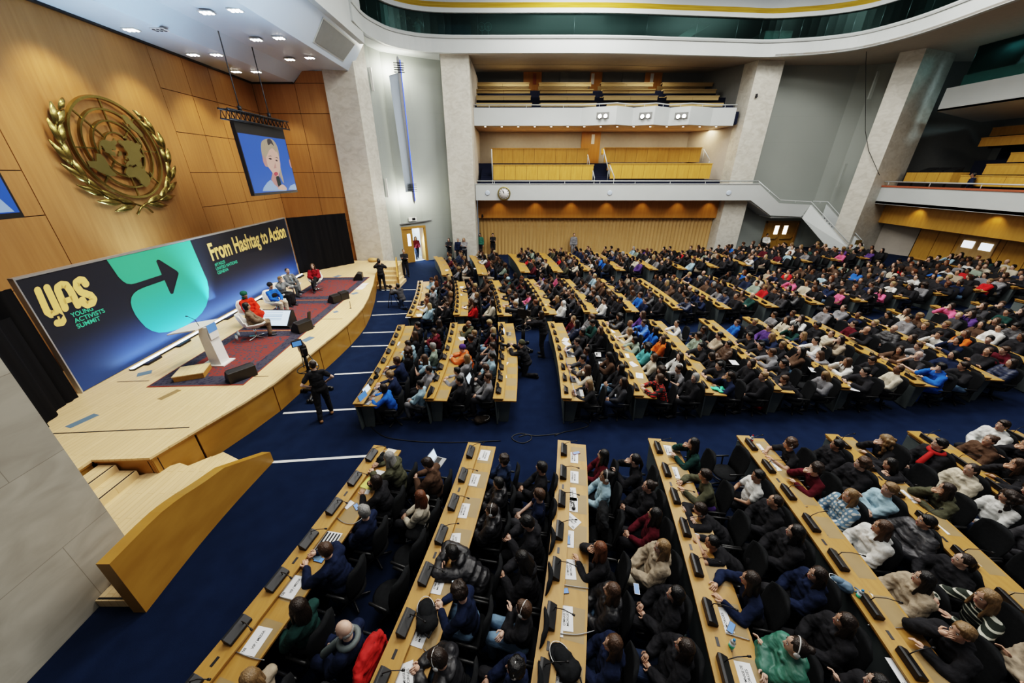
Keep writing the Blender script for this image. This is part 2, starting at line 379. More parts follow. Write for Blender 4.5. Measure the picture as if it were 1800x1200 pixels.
# pillars: travertine blocks
def pillar(poly, z1, label, mat='travertine'):
    mb = MB(); mb.extr([(x, y, 0) for x, y in poly], (0, 0, z1))
    S('pillar', mb, mat, label=label)
pillar([(-10.05, 23.1), (-8.34, 23.1), (-8.05, 24.3), (-10.0, 24.3)], 12.6, 'pale stone pillar at the far end of the stage')
pillar([(-4.38, 27.0), (-2.64, 27.0), (-2.64, 28.6), (-4.38, 28.6)], 12.7, 'pale stone pillar left of the clock balcony')
pillar([(15.75, 28.2), (17.45, 28.2), (17.45, 29.9), (15.75, 29.9)], 14, 'pale stone pillar right of the clock balcony')
pillar([(23.1, 26.5), (23.75, 25.6), (26.7, 26.7), (26.6, 28.6), (25.4, 28.6)], 14.5, 'pale stone pillar beside the white staircase')
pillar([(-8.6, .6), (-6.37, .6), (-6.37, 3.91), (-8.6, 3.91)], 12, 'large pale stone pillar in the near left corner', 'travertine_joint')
# grey curved wall with the open door, between the first two pillars
dl, dr = Vector((-7.81, 26.19, 0)), Vector((-6.46, 27.13, 0))
dd = (dr - dl).normalized(); dn = Vector((dd.y, -dd.x, 0))
def dp(u, z, off=0): return dl + dd * u + dn * off + Vector((0, 0, z))
DW = (dr - dl).length
mb = MB()
line = [(-8.2, 23.9), (-8.16, 25.2), (dl.x, dl.y)]
for a, b in zip(line[:-1], line[1:]): mb.extr([(a[0], a[1], 0), (b[0], b[1], 0), (b[0], b[1], 12.9), (a[0], a[1], 12.9)], (-.2, .1, 0))
mb.extr([dp(0, 2.45), dp(DW, 2.45), dp(DW, 12.9), dp(0, 12.9)], -dn * .2)
end = Vector((-4.35, 28.2, 0))
mb.extr([dr, end, end + Vector((0, 0, 12.9)), dr + Vector((0, 0, 12.9))], (-.1, .2, 0))
S('wall_far_left', mb, 'grey_wall')
# door in it: frame, closed leaf, daylight corridor
fr = MB()
for u in (-.1, DW - .02): fr.extr([dp(u, 0, .05), dp(u + .12, 0, .05), dp(u + .12, 2.5, .05), dp(u, 2.5, .05)], -dn * .25)
fr.extr([dp(-.1, 2.4, .06), dp(DW + .1, 2.4, .06), dp(DW + .1, 2.56, .06), dp(-.1, 2.56, .06)], -dn * .26)
d1 = fr.build('door_1', 'oak', kind='structure')
lf = MB(); lf.extr([dp(.02, .01, 0), dp(.72, .01, 0), dp(.72, 2.4, 0), dp(.02, 2.4, 0)], -dn * .05); lfo = lf.build('door_leaf', 'oak', d1)
wv = MB(); wv.extr([dp(.32, 1.2, .01), dp(.55, 1.2, .01), dp(.55, 2.05, .01), dp(.32, 2.05, .01)], -dn * .01); wv.build('door_window', 'daylight_pane', lfo)
lf = MB(); q = dp(DW - .02, 0); lf.extr([q, q - dn * .8, q - dn * .8 + Vector((0, 0, 2.4)), q + Vector((0, 0, 2.4))], -dd * .05); lf.build('door_leaf', 'oak', d1)
cr = MB()
for u0, u1 in ((-.2, -.25), (DW + .2, DW + .25)): cr.extr([dp(u0, 0, -.25), dp(u0, 0, -4), dp(u0, 2.6, -4), dp(u0, 2.6, -.25)], dd * (u1 - u0))
cr.extr([dp(-.2, 0, -4), dp(DW + .2, 0, -4), dp(DW + .2, 2.6, -4), dp(-.2, 2.6, -4)], -dn * .05, 1)
cr.extr([dp(-.2, 2.6, -.25), dp(DW + .2, 2.6, -.25), dp(DW + .2, 2.6, -4), dp(-.2, 2.6, -4)], (0, 0, .05))
cr.extr([dp(-.2, .004, -.25), dp(DW + .2, .004, -.25), dp(DW + .2, .004, -4), dp(-.2, .004, -4)], (0, 0, .006))
S('wall_corridor', cr, ['white_paint', 'daylight_pane'])
# rear wall: slatted wood, band, balconies
YB1, YB2 = 27.6, 28.6
mb = MB(); z1 = zat(383, 28.9)
n = 66
for i in range(n):
    x0 = -2.6 + 18.4 * i / n; x1 = -2.6 + 18.4 * (i + 1) / n; xm = (x0 + x1) / 2
    mb.extr([(x0, 29.3, 0), (xm, 29.22, 0), (x1, 29.3, 0), (x1, 29.4, 0), (x0, 29.4, 0)], (0, 0, z1 + .1))
S('wall_back', mb, 'wood_slat')
mb = MB(); mb.box(-2.6, 15.75, 28.9, 29.2, z1, 4.3); S('trim_2', mb, 'wood_band')
mb = MB(); zl0, zl1 = zat(352, YB1), zat(324, YB1)
mb.box(-2.6, 17.3, YB1, YB1 + .16, zl0, zl1); mb.box(-2.6, 17.3, YB1 + .16, 33, zl0 + .05, zl0 + .3)
mb.box(-2.62, 17.6, YB1 - .03, YB1 + .2, zl1, zl1 + .05)
S('balcony', mb, 'white_paint', label='lower white balcony front carrying the clock')
def hand_rail(pts, label, posts=True, h=.18):
    t = thing('hand_rail', pts[0], 0, label, 'railing'); o = Vector(pts[0])
    mb = MB(); mb.tube([Vector(p) - o for p in pts], .035, 8); mb.build('rail', 'white_paint', t)
    for a, b in zip(pts[:-1], pts[1:]):
        a, b = Vector(a) - o, Vector(b) - o; k = max(1, int((b - a).length / 2.4))
        for i in range(k):
            p = a.lerp(b, (i + .5) / k); m = MB(); m.tube([p, p - Vector((0, 0, h))], .018, 6); m.build('post', 'white_paint', t)
zh = zat(318, YB1 + .1)
hand_rail([(-2.5, YB1 + .08, zh), (17.5, YB1 + .08, zh)], 'white handrail along the lower balcony', h=zh - zl1 - .05)
# white staircase from the balcony down to the floor
mb = MB(); Ys = YB1
def solid(P): mb.extr(P, (0, .16, 0))
solid([(17.3, Ys, zl1), (17.6, Ys, zl1), (19.4, Ys, 4.02), (19.0, Ys, 3.2), (17.3, Ys, zl0 - .02)])
mb.extr([(17.3, Ys + .16, zl0 - .02), (19.05, Ys + .16, 3.18), (19.05, Ys + .16, 3.12), (17.3, Ys + .16, zl0 - .08)], (0, 1.5, 0))
solid([(19.4, Ys, 4.02), (21.7, Ys, 3.92), (21.3, Ys, 3.1), (19.0, Ys, 3.2)])
e0, e1 = Vector((21.7, Ys, 0)), Vector((22.75, 24.6, 0)); ev = Vector((.16, .05, 0))
mb.extr([e0 + Vector((0, 0, 3.92)), e1 + Vector((0, 0, 1.5)), e1 + Vector((0, 0, .4)), e0 + Vector((-.3, 0, 3.0))], ev)
f0, f1 = e0 + Vector((1.5, .45, 0)), e1 + Vector((1.5, .45, 0))
mb.extr([f0 + Vector((0, 0, 3.92)), f1 + Vector((0, 0, 1.5)), f1 + Vector((0, 0, .4)), f0 + Vector((0, 0, 2.9))], ev)
mb.box(19.2, 23.2, Ys + .16, 29.2, 3.0, 3.12)
S('staircase', mb, 'white_paint', label='white solid-sided staircase descending from the lower balcony')
mb = MB()
for i in range(14):
    t = i / 14; a = e0.lerp(e1, t); b = e0.lerp(e1, (i + 1.05) / 14); z = 3.0 * (1 - t) + .55 * t
    mb.extr([a + Vector((.16, .05, z)), b + Vector((.16, .05, z)), b + Vector((1.5, .45, z)), a + Vector((1.5, .45, z))], (0, 0, -.2))
for i in range(9):
    x = 17.6 + .2 * i; z = zl0 + .25 - (zl0 - 2.9) * i / 9; mb.box(x, x + .22, Ys + .16, 29.2, z - .1, z)
S('stair_treads', mb, 'navy_step')
hand_rail([(17.5, Ys + .1, zh), (19.45, Ys + .1, 4.24), (21.75, Ys + .1, 4.12), (22.82, 24.65, 1.75)], 'white handrail on the staircase beside the audience', h=.16)
hand_rail([(22.2, Ys + .5, 4.12), (23.2, Ys + .4, 4.1), (24.2, 25.1, 1.75)], 'white handrail on the far side of the staircase', h=.16)
# grey wall right of the balcony with the double door
mb = MB(); mb.box(17.45, 20.0, 29.3, 29.5, 0, 14); mb.box(22.65, 23.2, 29.3, 29.5, 0, 14); mb.box(20.0, 22.65, 29.3, 29.5, 2.6, 14)
mb.extr([(23.2, 29.3, 0), (24.2, 29.05, 0), (24.2, 29.05, 14), (23.2, 29.3, 14)], (.1, .2, 0)); mb.extr([(24.2, 29.05, 0), (25.5, 28.3, 0), (25.5, 28.3, 14), (24.2, 29.05, 14)], (.1, .2, 0))
S('wall_far_right', mb, 'grey_wall')
f = MB()
for x in (20.0, 22.53): f.box(x, x + .12, 29.22, 29.5, 0, 2.6)
f.box(20.0, 22.65, 29.22, 29.5, 2.48, 2.62); d2 = f.build('door_2', 'oak', kind='structure')
for x in (20.12, 21.34):
    m = MB(); m.box(x, x + 1.19, 29.3, 29.36, .4, 2.48); lo = m.build('door_leaf', 'wood_bench', d2)
    xm = x + (.72 if x < 21 else .2); m = MB(); m.box(xm, xm + .3, 29.29, 29.3, 1.6, 2.25); m.build('door_window', 'lamp_soft', lo)
    m = MB(); m.tube([(x + .1, 29.28, 1.2), (x + .25, 29.2, 1.25), (x + .9, 29.2, 1.25), (x + 1.1, 29.28, 1.4)], .03, 6); m.build('push_bar', 'gold_flat', lo)
# balcony level one interior
mb = MB(); mb.box(-2.6, 15.8, 33, 33.2, 4.2, 10); mb.box(-2.8, -2.6, 27.9, 33, 4.2, 12.5); mb.extr([(15.75, 29.5, 4.3), (14.2, 33.1, 4.3), (14.2, 33.1, 9.4), (15.75, 29.5, 9.4)], (.1, .05, 0))
S('wall_back_balcony', mb, 'warm_grey_wall')
x0, x1 = xat(1022, 250, 32.9), xat(1055, 250, 32.9)
m = MB(); m.box(x0, x1, 32.9, 33, 5.6, zat(231, 32.9)); d3 = m.build('door_3', 'wood_band', kind='structure')
m = MB(); m.box(xat(1040, 240, 32.88), xat(1045.5, 240, 32.88), 32.86, 32.9, zat(253, 32.88), zat(236, 32.88)); m.build('door_window', 'white_plastic', d3)
def bench(X0, X1, Y, zt, zb, label, grp, ledge=.12, mat='wood_bench', panels=9):
    t = thing('audience_bench', ((X0 + X1) / 2, Y, zb), 0, label, 'bench', grp); w = (X1 - X0) / 2; h = zt - zb
    m = MB()
    for i in range(panels):
        a = -w + 2 * w * i / panels; b = -w + 2 * w * (i + 1) / panels; m.box(a + .008, b - .008, 0, .05, 0, h - .06)
    m.box(-w, w, .03, .1, 0, h - .06, 1); m.build('front_panel', [mat, 'wood_gap'], t)
    m = MB(); m.box(-w - .02, w + .02, -ledge * .3, .45, h - .06, h); m.build('ledge', mat, t)
    m = MB(); m.box(-w, w, .75, 1.1, h - .45, h - .35); m.box(-w, w, 1.1, 1.16, h - .45, h - .02); m.build('seat', mat, t)
YA, YBk = 29.0, 30.9
bench(xat(867, 300, YA), xat(1043, 300, YA), YA, zat(289, YA), zat(316, YA), 'front left golden wood bench on the lower balcony', None)
bench(xat(1073, 300, YA), xat(1250, 300, YA), YA, zat(287, YA), zat(314, YA), 'front right golden wood bench on the lower balcony', None)
bench(xat(864, 275, YBk), xat(1033, 275, YBk), YBk, zat(260, YBk), zat(287, YBk), 'rear left golden wood bench on the lower balcony', None)
bench(xat(1062, 275, YBk), xat(1231, 275, YBk), YBk, zat(259, YBk), zat(285, YBk), 'rear right golden wood bench on the lower balcony', None)
mb = MB(); mb.box(-2.6, 15.5, 30.85, 33, 4.4, zat(287, 30.9)); mb.box(-2.55, 15.5, 29.06, 30.9, 4.3, zat(316, 29.0))
S('balcony_tiers', mb, 'navy_step')
mb = MB()
for (pa, pb) in ((845, 866), (1043, 1071)):
    for i in range(9):
        Y = 28.6 + .35 * i; z = zat(318, 28.6) + .15 * i; mb.box(xat(pa, 300, 29.5), xat(pb, 300, 29.5), Y, Y + .4, 4.3, z)
S('balcony_steps', mb, 'navy_step')
for px0, py0, px1, py1, dY in ((1033, 272, 1036, 286, 30.7), (1042, 300, 1045, 313, 28.9), (1061, 262, 1070, 300, 29.2), (1072, 290, 1080, 312, 28.3), (864, 262, 866, 315, 28.9), (1237, 262, 1248, 282, 30.0)):
    a = aty(px0, py0, dY); b = aty(px1, py1, dY - .4)
    t = thing('hand_rail', a, 0, 'short white handrail beside the balcony steps', 'railing', 'short white handrails beside the balcony steps')
    m = MB(); m.tube([(0, 0, 0), b - a], .035, 6); m.build('rail', 'white_paint', t)
    for k in (.1, .95):
        p = (b - a) * k; m = MB(); m.tube([p, p - Vector((0, 0, .7))], .02, 6); m.build('post', 'white_paint', t)
# balcony level two: faceted front with recessed spotlights
zt2, zb2 = zat(189, YB2), zat(221, YB2)
prj = [(828, 0), (1022, 0), (1083, -.75), (1112, .0), (1150, -.7), (1176, .0), (1212, -.65), (1251, 0), (1292, 0)]
pl = [(xat(px, 205, YB2 + o), YB2 + o) for px, o in prj]
mb = MB()
for a, b in zip(pl[:-1], pl[1:]): mb.extr([(a[0], a[1], zb2), (b[0], b[1], zb2), (b[0], b[1], zt2), (a[0], a[1], zt2)], (0, .12, 0))
S('balcony', mb, 'white_paint', label='upper white balcony front with angled spotlight bays')
mb = MB(); mb.extr([(p[0], p[1] + .02, zb2) for p in pl] + [(pl[-1][0], 33.2, zb2), (-2.7, 33.2, zb2)], (0, 0, .1)); S('ceiling_balcony', mb, 'soffit_warm')
hand_rail([(p[0], p[1] + .05, zt2 + .16) for p in pl], 'thin white handrail along the upper balcony', h=.16)
for k, (i, lab) in enumerate(((1, 'leftmost'), (3, 'middle'), (5, 'rightmost'))):
    a, b = Vector((*pl[i], 0)), Vector((*pl[i + 1], 0)); c = a.lerp(b, .62 if k == 0 else .6); d = (b - a).normalized()
    t = thing('spotlight_bay', (c.x, c.y, zat(205, YB2)), math.atan2(d.y, d.x), lab + ' of the three twin spotlight bays in the upper balcony', 'spotlight')
    w = .42
    m = MB(); m.box(-w, w, -.015, .0, -.19, .2); m.build('recess', 'dark_grey_wall', t)
    for s in (-.17, .2):
        m = MB(); m.ring_tube([[(s + r * math.cos(u), y, -.05 + r * math.sin(u)) for u in [2 * PI * q / 14 for q in range(14)]] for r, y in ((.09, -.02), (.13, -.2))]); lo = m.build('lamp_housing', 'white_plastic', t)
        m = MB(); m.ell((s, -.2, -.05), (.115, .03, .115)); m.build('lamp', 'lamp_white', lo)
for i in range(15):
    x = xat(853 + i * 29, 222, YB2 + .35)
    m = MB(); m.cyl((0, 0), .085, -.025, 0, 14); m.cyl((0, 0), .06, -.03, -.02, 14, 1)
    o = m.build('downlight', ['white_plastic', 'lamp_white'], label='small round downlight in the row under the upper balcony', cat='ceiling light', group='downlights under the upper balcony'); o.location = (x, YB2 + .35, zb2)
Yr = [28.95, 30.1, 31.3, 32.5]
rows = [[(837, 935), (951, 1050), (1068, 1160), (1180, 1275)], [(837, 933), (949, 1046), (1062, 1157), (1173, 1265)], [(837, 932), (949, 1042), (1059, 1151), (1166, 1258)], [(837, 930), (947, 1038), (1055, 1146), (1162, 1250)]]
pys = [(181, 187), (168, 176), (156.5, 164), (145, 152)]
for r in range(4):
    for c in range(4):
        a, b = rows[r][c]; Y = Yr[r]
        bench(xat(a, 165, Y), xat(b, 165, Y), Y, zat(pys[r][0], Y), zat(pys[r][1], Y), 'pale wood bench, %s row from the rail, %s block of the upper balcony' % (ORD[r + 1], ('far left', 'centre left', 'centre right', 'far right')[c]), 'upper balcony benches', mat='wood_bench_pale', panels=2)
mb = MB()
for r in range(4):
    Y = Yr[r]; mb.box(-2.6, 15.6, max(28.8, Y - .35), Y + .85, zb2 + .1, zat(pys[r][1], Y) - .32)
S('balcony_tiers', mb, 'navy_step')
mb = MB(); mb.box(-2.8, 16.5, 34, 34.2, 9, 14); mb.extr([(15.75, 29.8, 9.5), (15.0, 34, 9.5), (15.0, 34, 13.6), (15.75, 29.8, 13.6)], (.1, 0, 0))
for a, b in ((985, 1001), (1095, 1111)): mb.box(xat(a, 130, 33.9), xat(b, 130, 33.9), 33.85, 34, 10.5, 13.6, 0)
S('wall_back_upper', mb, 'dark_grey_wall')
for k, (a, b, pa) in enumerate(((920, 952, 937), (1037, 1058, 1039), (1133, 1163, 1143))):
    m = MB(); m.box(xat(a, 140, 33.85), xat(b, 140, 33.85), 33.8, 33.85, 10.8, zat(126, 33.85)); d = m.build('door_%d' % (4 + k), 'wood_band', kind='structure')
    m = MB(); m.box(xat(pa, 140, 33.75), xat(pa + 5.5, 140, 33.75), 33.74, 33.8, zat(148, 33.75), zat(129, 33.75)); m.build('door_window', 'white_plastic' if k else 'terracotta', d)
# top gallery: curved fascia, glazing, header and gold edge
ZF = zat(93, 26.5) if False else aty(1060, 93, 26.5).z
fx = [(-7.45, 21.5), (-7.5, 23.2), (-7.18, 24.4), (-6.7, 25.3), (-5.66, 26.05), (-4.32, 26.4), (-2, 26.5), (5.4, 26.5), (10, 26.85), (13.5, 27.15), (15.43, 27.3), (16.84, 27.1), (18.48, 26.7), (19.87, 25.9), (20.6, 24.6), (20.9, 23.2), (20.9, 21.5), (20.75, 19.3), (20.6, 14), (20.5, 9)]
def smooth_line(pts, n=4):
    P = [Vector((*p, 0)) for p in pts]; out = []
    for i in range(len(P) - 1):
        p0, p1, p2, p3 = P[max(i - 1, 0)], P[i], P[i + 1], P[min(i + 2, len(P) - 1)]
        for k in range(n):
            t = k / n; out.append(.5 * ((2 * p1) + (p2 - p0) * t + (2 * p0 - 5 * p1 + 4 * p2 - p3) * t * t + (3 * p1 - p0 - 3 * p2 + p3) * t ** 3))
    out.append(P[-1]); return [(p.x, p.y) for p in out]
fl = smooth_line(fx)
zc = zat(66, 26.5); zg1 = zat(24, 26.6); zh1 = zat(15, 26.6)
# travelling left to right, "right" is the hall side, so u<0 is behind the front
mb = MB(); mb.sweep([(0, ZF), (0, zc - .05), (-.25, zc - .05), (-.25, ZF)], fl); mb.sweep([(.06, zc - .05), (.1, zc + .04), (.02, zc + .12), (-.25, zc + .12), (-.25, zc - .05)], fl)
S('gallery_front', mb, 'white_paint')
mb = MB(); mb.sweep([(.05, zg1), (.0, zh1), (-.3, zh1), (-.3, zg1)], fl); S('gallery_header', mb, 'white_paint')
mb = MB(); mb.sweep([(.0, zh1), (-.12, zh1 + .28), (-.5, zh1 + .28), (-.5, zh1)], fl); S('trim_3', mb, 'gold_trim')
mb = MB(); mb.sweep([(-.3, zh1 + .28), (-1., zh1 + 1.2), (-1.2, zh1 + 1.2), (-.5, zh1 + .28)], fl); S('gallery_upper', mb, 'white_paint')
mb = MB(); mb.sweep([(-.1, zc + .1), (-.1, zg1), (-.115, zg1), (-.115, zc + .1)], fl); S('window_1', mb, 'tinted_glass')
mb = MB()
for i in range(3, len(fl), 3):
    p = Vector((*fl[i], 0)); d = Vector((*fl[i], 0)) - Vector((*fl[i - 1], 0)); d.normalize(); nr = Vector((d.y, -d.x, 0)); p -= nr * .13
    mb.tube([p + Vector((0, 0, zc)), p + Vector((0, 0, zg1))], .02, 6)
S('window_mullions', mb, 'grey_metal')
mb = MB(); mb.sweep([(-4, zc - .4), (-4, zg1 + .3), (-4.1, zg1 + .3), (-4.1, zc - .4)], fl[8:-10]); mb.sweep([(-.3, zg1 + .1), (-4, zg1 + .1), (-4, zg1 + .2), (-.3, zg1 + .2)], fl[8:-10])
S('wall_gallery', mb, 'dark_grey_wall')
mb = MB(); mb.sweep([(-.2, ZF), (-3, ZF), (-3, ZF + .08), (-.2, ZF + .08)], [p for p in fl if p[0] < -4.3]); S('gallery_floor', mb, 'white_paint')
mb = MB(); mb.sweep([(-.25, ZF), (-9, ZF + .75), (-9, ZF + .95), (-.25, ZF + .1)], [p for p in fl if -4.6 < p[0] < 17 and p[1] > 26]); S('ceiling_rear', mb, 'warm_grey_wall')
mb = MB(); mb.extr([(x, y, ZF + .02) for x, y in fl if x > 16] + [(34, 9, ZF + .02), (34, 30, ZF + .02), (17, 30, ZF + .02)], (0, 0, .1)); S('ceiling_right', mb, 'warm_grey_wall')
# right-hand side: balcony, wood band, panelled wall with double door, upper glazed booth
XR = 24.8
mb = MB(); mb.box(XR, XR + .16, 9, 27.0, atx(1800, 380, XR).z, atx(1800, 338, XR).z); mb.box(XR, 29, 9, 27, 4.15, 4.3); S('balcony', mb, 'white_paint', label='white balcony front on the right-hand side of the hall')
mb = MB(); zz = atx(1800, 338, XR).z; mb.box(XR - .05, XR + .25, 9, 27.05, zz, zz + .09); S('trim_4', mb, 'terracotta')
hand_rail([(XR + .1, 27, zz + .32), (XR + .1, 9, zz + .32)], 'white handrail on the right-hand balcony', h=.25)
mb = MB(); mb.box(26, 26.2, 9, 27.5, 2.85, 4.2); S('trim_5', mb, 'wood_bench')
mb = MB(); n = 14
for i in range(n):
    y0 = 24.8 - 1.15 * i; mb.box(27.5, 27.56, y0 - 1.12, y0, .7, 4.2); 
mb.box(27.57, 27.7, 9, 24.9, .5, 4.2, 1); S('wall_right', mb, ['wood_bench', 'wood_gap'])
mb = MB(); mb.extr([(26.3, 27.8, 0), (27.5, 24.85, 0), (27.5, 24.85, 4.2), (26.3, 27.8, 4.2)], (.2, .1, 0)); S('wall_right_rear', mb, 'warm_grey_wall')
p0, p1 = atx(1690, 430, 27.45), atx(1738, 455, 27.45)
m = MB(); ya, yb = atx(1686, 430, 27.45).y, atx(1748, 440, 27.45).y
m.box(27.42, 27.5, yb, ya, .7, 2.7); d7 = m.build('door_7', 'wood_slat', kind='structure')
for k in range(2):
    y0 = ya + (yb - ya) * (.5 * k + .1); y1 = ya + (yb - ya) * (.5 * k + .42)
    m = MB(); m.box(27.38, 27.42, y1, y0, 1.95, 2.35); m.build('door_window', 'daylight_pane', d7)
    m = MB(); m.tube([(27.38, y0, 1.5), (27.3, y0 - .1, 1.42), (27.3, y1 + .1, 1.42), (27.38, y1, 1.5)], .03, 6); m.build('push_bar', 'gold_flat', d7)
mb = MB(); mb.box(33.8, 34, 9, 30, 4, 13); mb.box(26.3, 34, 28.4, 28.6, 4, 12.6); S('wall_right_balcony', mb, 'dark_grey_wall')
XU = 25.5
mb = MB(); za, zb = atx(1800, 129, XU).z, atx(1800, 174, XU).z; mb.box(XU, XU + .2, 9, 25.2, zb, za); mb.extr([(XU, 9, zb), (XU, 25.2, zb), (31, 27.5, zb - .3), (31, 9, zb - .3)], (0, 0, .1)); S('balcony', mb, 'white_paint', label='white upper balcony front below the glazed booth on the right')
mb = MB(); mb.box(26.4, 26.42, 9, 25.3, za + .6, ZF + .05); S('window_2', mb, 'tinted_glass')
mb = MB(); mb.box(30, 30.1, 9, 25.4, za - .3, ZF); mb.box(26.5, 30, 25.3, 25.4, za - .3, ZF); S('wall_booth', mb, 'grey_wall')
mb = MB(); mb.box(26.3, 26.39, 9, 25.3, za - .3, za + .65); S('wall_booth_parapet', mb, 'teal_panel')
for k in range(3):
    m = MB(); m.box(-.06, .06, -.5, .5, -.05, 0); o = m.build('booth_light', 'lamp_soft', label='slim ceiling lamp inside the right-hand glazed booth', cat='ceiling light', group='lamps inside the right-hand booth'); o.location = (28.2, 24 - 2.2 * k, ZF)
for i in range(4):
    y = 23.8 - 1.7 * i; m = MB(); m.box(-.25, .25, -.3, .3, 0, .03); m.box(.1, .14, -.28, .28, .03, .45)
    o = m.build('booth_monitor', 'white_plastic', label='pale monitor on the booth desk behind the right-hand glass', cat='monitor', group='monitors in the right-hand booth'); o.location = (26.85, y, za + .6)
# benches and sound desk on the right-hand balcony
def side_bench(X, zt, y0, y1, h, label):
    t = thing('audience_bench', (X, (y0 + y1) / 2, zt - h), 0, label, 'bench', 'benches on the right-hand balcony'); w = abs(y1 - y0) / 2
    m = MB(); k = max(2, int(w)); 
    for i in range(k): m.box(0, .05, -w + 2 * w * i / k + .008, -w + 2 * w * (i + 1) / k - .008, 0, h - .05)
    m.build('front_panel', 'wood_bench', t); m = MB(); m.box(-.03, .5, -w, w, h - .05, h); m.build('ledge', 'wood_bench', t)
    m = MB(); m.box(.7, .76, -w, w, -.1, h); m.build('seat', 'black_fabric', t)
def yx(px, py, X): return atx(px, py, X).y
for k, (X, px, py, h) in enumerate(((26.0, 1690, 308, .55), (27.2, 1735, 288, .55), (28.6, 1778, 268, .5), (29.6, 1726, 242, .5), (31.0, 1746, 224, .5))):
    a = atx(px, py, X); side_bench(X, a.z, a.y, 10, h, 'golden wood bench, %s row up from the rail of the right-hand balcony' % ORD[k + 1])
mb = MB()
for k, X in enumerate((26.3, 27.6, 29, 30.2, 31.5)): mb.box(X, 33.8, 9, 26, 4.25, 4.5 + .75 * k)
S('balcony_tiers', mb, 'navy_step')
a, b = atx(1594, 303, 26.3), atx(1680, 292, 26.3)
t = thing('sound_desk', (26.3, (a.y + b.y) / 2, 4.3), 0, 'wooden mixing desk on the right-hand balcony carrying black equipment', 'desk'); w = (a.y - b.y) / 2
m = MB(); 
for i in range(4): m.box(0, .06, -w + w / 2 * i + .01, -w + w / 2 * (i + 1) - .01, 0, a.z - 4.3)
m.build('front_panel', 'wood_bench', t); m = MB(); m.box(0, 1.0, -w, w, a.z - 4.3, a.z - 4.25); m.build('desk_top', 'black_plastic', t)
m = MB(); m.box(0, 1.0, -w - .04, -w, 0, a.z - 4.3); m.build('side_panel', 'wood_bench', t)
for k, yy in enumerate((.4, -.3, -1.0)):
    m = MB(); m.extr([(0, -.3, 0), (.5, -.3, .0), (.5, -.3, .28), (0, -.3, .1)], (0, .6, 0))
    o = m.build('mixing_console', 'black_plastic', label='black mixing console on the wooden desk of the right-hand balcony', cat='mixing console', group='consoles on the sound desk'); o.location = (26.45, (a.y + b.y) / 2 + yy, a.z + .0)
c = atx(1600, 312, 25.6)
for k in range(4):
    m = MB(); m.box(-.3, .3, -.4, .4, 0, .42); m.box(-.32, .32, -.41, .41, .18, .2); m.tube([(-.1, -.15, .43), (-.1, -.15, .47), (-.1, .15, .47), (-.1, .15, .43)], .012, 6)
    o = m.build('equipment_case', 'black_plastic', label='black equipment case behind the handrail of the right-hand balcony', cat='case', group='black cases on the right-hand balcony'); o.location = (25.6, 25.1 - .95 * k, 5.05)
m = MB(); m.box(25.3, 25.9, 21.6, 25.6, 4.3, 5.05); m.build('plinth', 'black_plastic', label='long dark plinth under the black cases on the right-hand balcony', cat='plinth')
# small fittings
def clock():
    c = aty(886, 340, YB1 - .02); t = thing('wall_clock', c, 0, 'round gold-rimmed clock on the lower balcony front', 'clock')
    m = MB(); m.ring_tube([[(r * math.cos(u), y, r * math.sin(u)) for u in [2 * PI * q / 32 for q in range(32)]] for r, y in ((.40, 0), (.46, -.05), (.44, -.09), (.38, -.08))], False); m.build('rim', 'gold_flat', t)
    m = MB(); m.ring_tube([[(.39 * math.cos(u), y, .39 * math.sin(u)) for u in [2 * PI * q / 32 for q in range(32)]] for y in (-.02, -.05)]); m.build('face', 'white_plastic', t)
    m = MB()
    for k in range(12):
        a = 2 * PI * k / 12; R = Matrix.Rotation(a, 3, 'Y'); m.obox(R @ Vector((0, -.055, .31)), (.03, .01, .08), R)
    m.build('markers', 'ink', t)
    for nm, L, w, a in (('hour_hand', .2, .03, -.12), ('minute_hand', .3, .02, -.5)):
        m = MB(); R = Matrix.Rotation(a, 3, 'Y'); m.obox(R @ Vector((0, -.065, L / 2)), (w, .01, L), R); m.build(nm, 'ink', t)
clock()
for px, lab in ((857, 'left of the clock'), (1072, 'at the middle of the lower balcony'), (1281, 'near the staircase end of the lower balcony')):
    c = aty(px, 339, YB1 - .01); m = MB(); m.ring_tube([[(r * math.cos(u), y, r * math.sin(u)) for u in [2 * PI * q / 20 for q in range(20)]] for r, y in ((.17, 0), (.17, -.02), (.13, -.03))]); o = m.build('round_speaker', 'soffit', label='small round grille ' + lab, cat='speaker'); o.location = c
# tall blue-edged wall light on the curved wall
cs = Vector((-6.78, 26.35, 0)); nrm = Vector((.2, -1, 0)).normalized(); sx = Vector((1, .2, 0)).normalized()
t = thing('wall_light', (cs.x, cs.y, 0), math.atan2(sx.y, sx.x), 'tall slim wall light with blue edge on the curved grey wall', 'wall light')
m = MB(); m.extr([(-.08, -.5, 12.1), (.0, -.5, 12.2), (.10, -.5, 12.0), (.12, -.5, 4.3), (.05, -.5, 4.1), (-.04, -.5, 4.3)], (0, .06, 0)); m.build('blade', 'grey_metal', t)
m = MB(); m.box(.10, .14, -.53, -.44, 4.3, 12.0); m.build('glow_edge', 'blue_glow', t)
m = MB(); m.extr([(-.62, -.35, 11.25), (-.05, -.4, 11.4), (-.02, -.4, 4.9), (-.45, -.35, 4.85)], (0, .04, 0)); m.build('shield', 'soffit', t)
for z in (11.4, 4.9):
    m = MB()
    for k in range(5): m.box(-.28, .32, -.56, -.42, z + .11 * k, z + .11 * k + .025)
    m.build('fins', 'dark_metal', t)
    m = MB(); m.box(-.05, .05, -.45, .1, z + .1, z + .2); m.build('bracket', 'dark_metal', t)
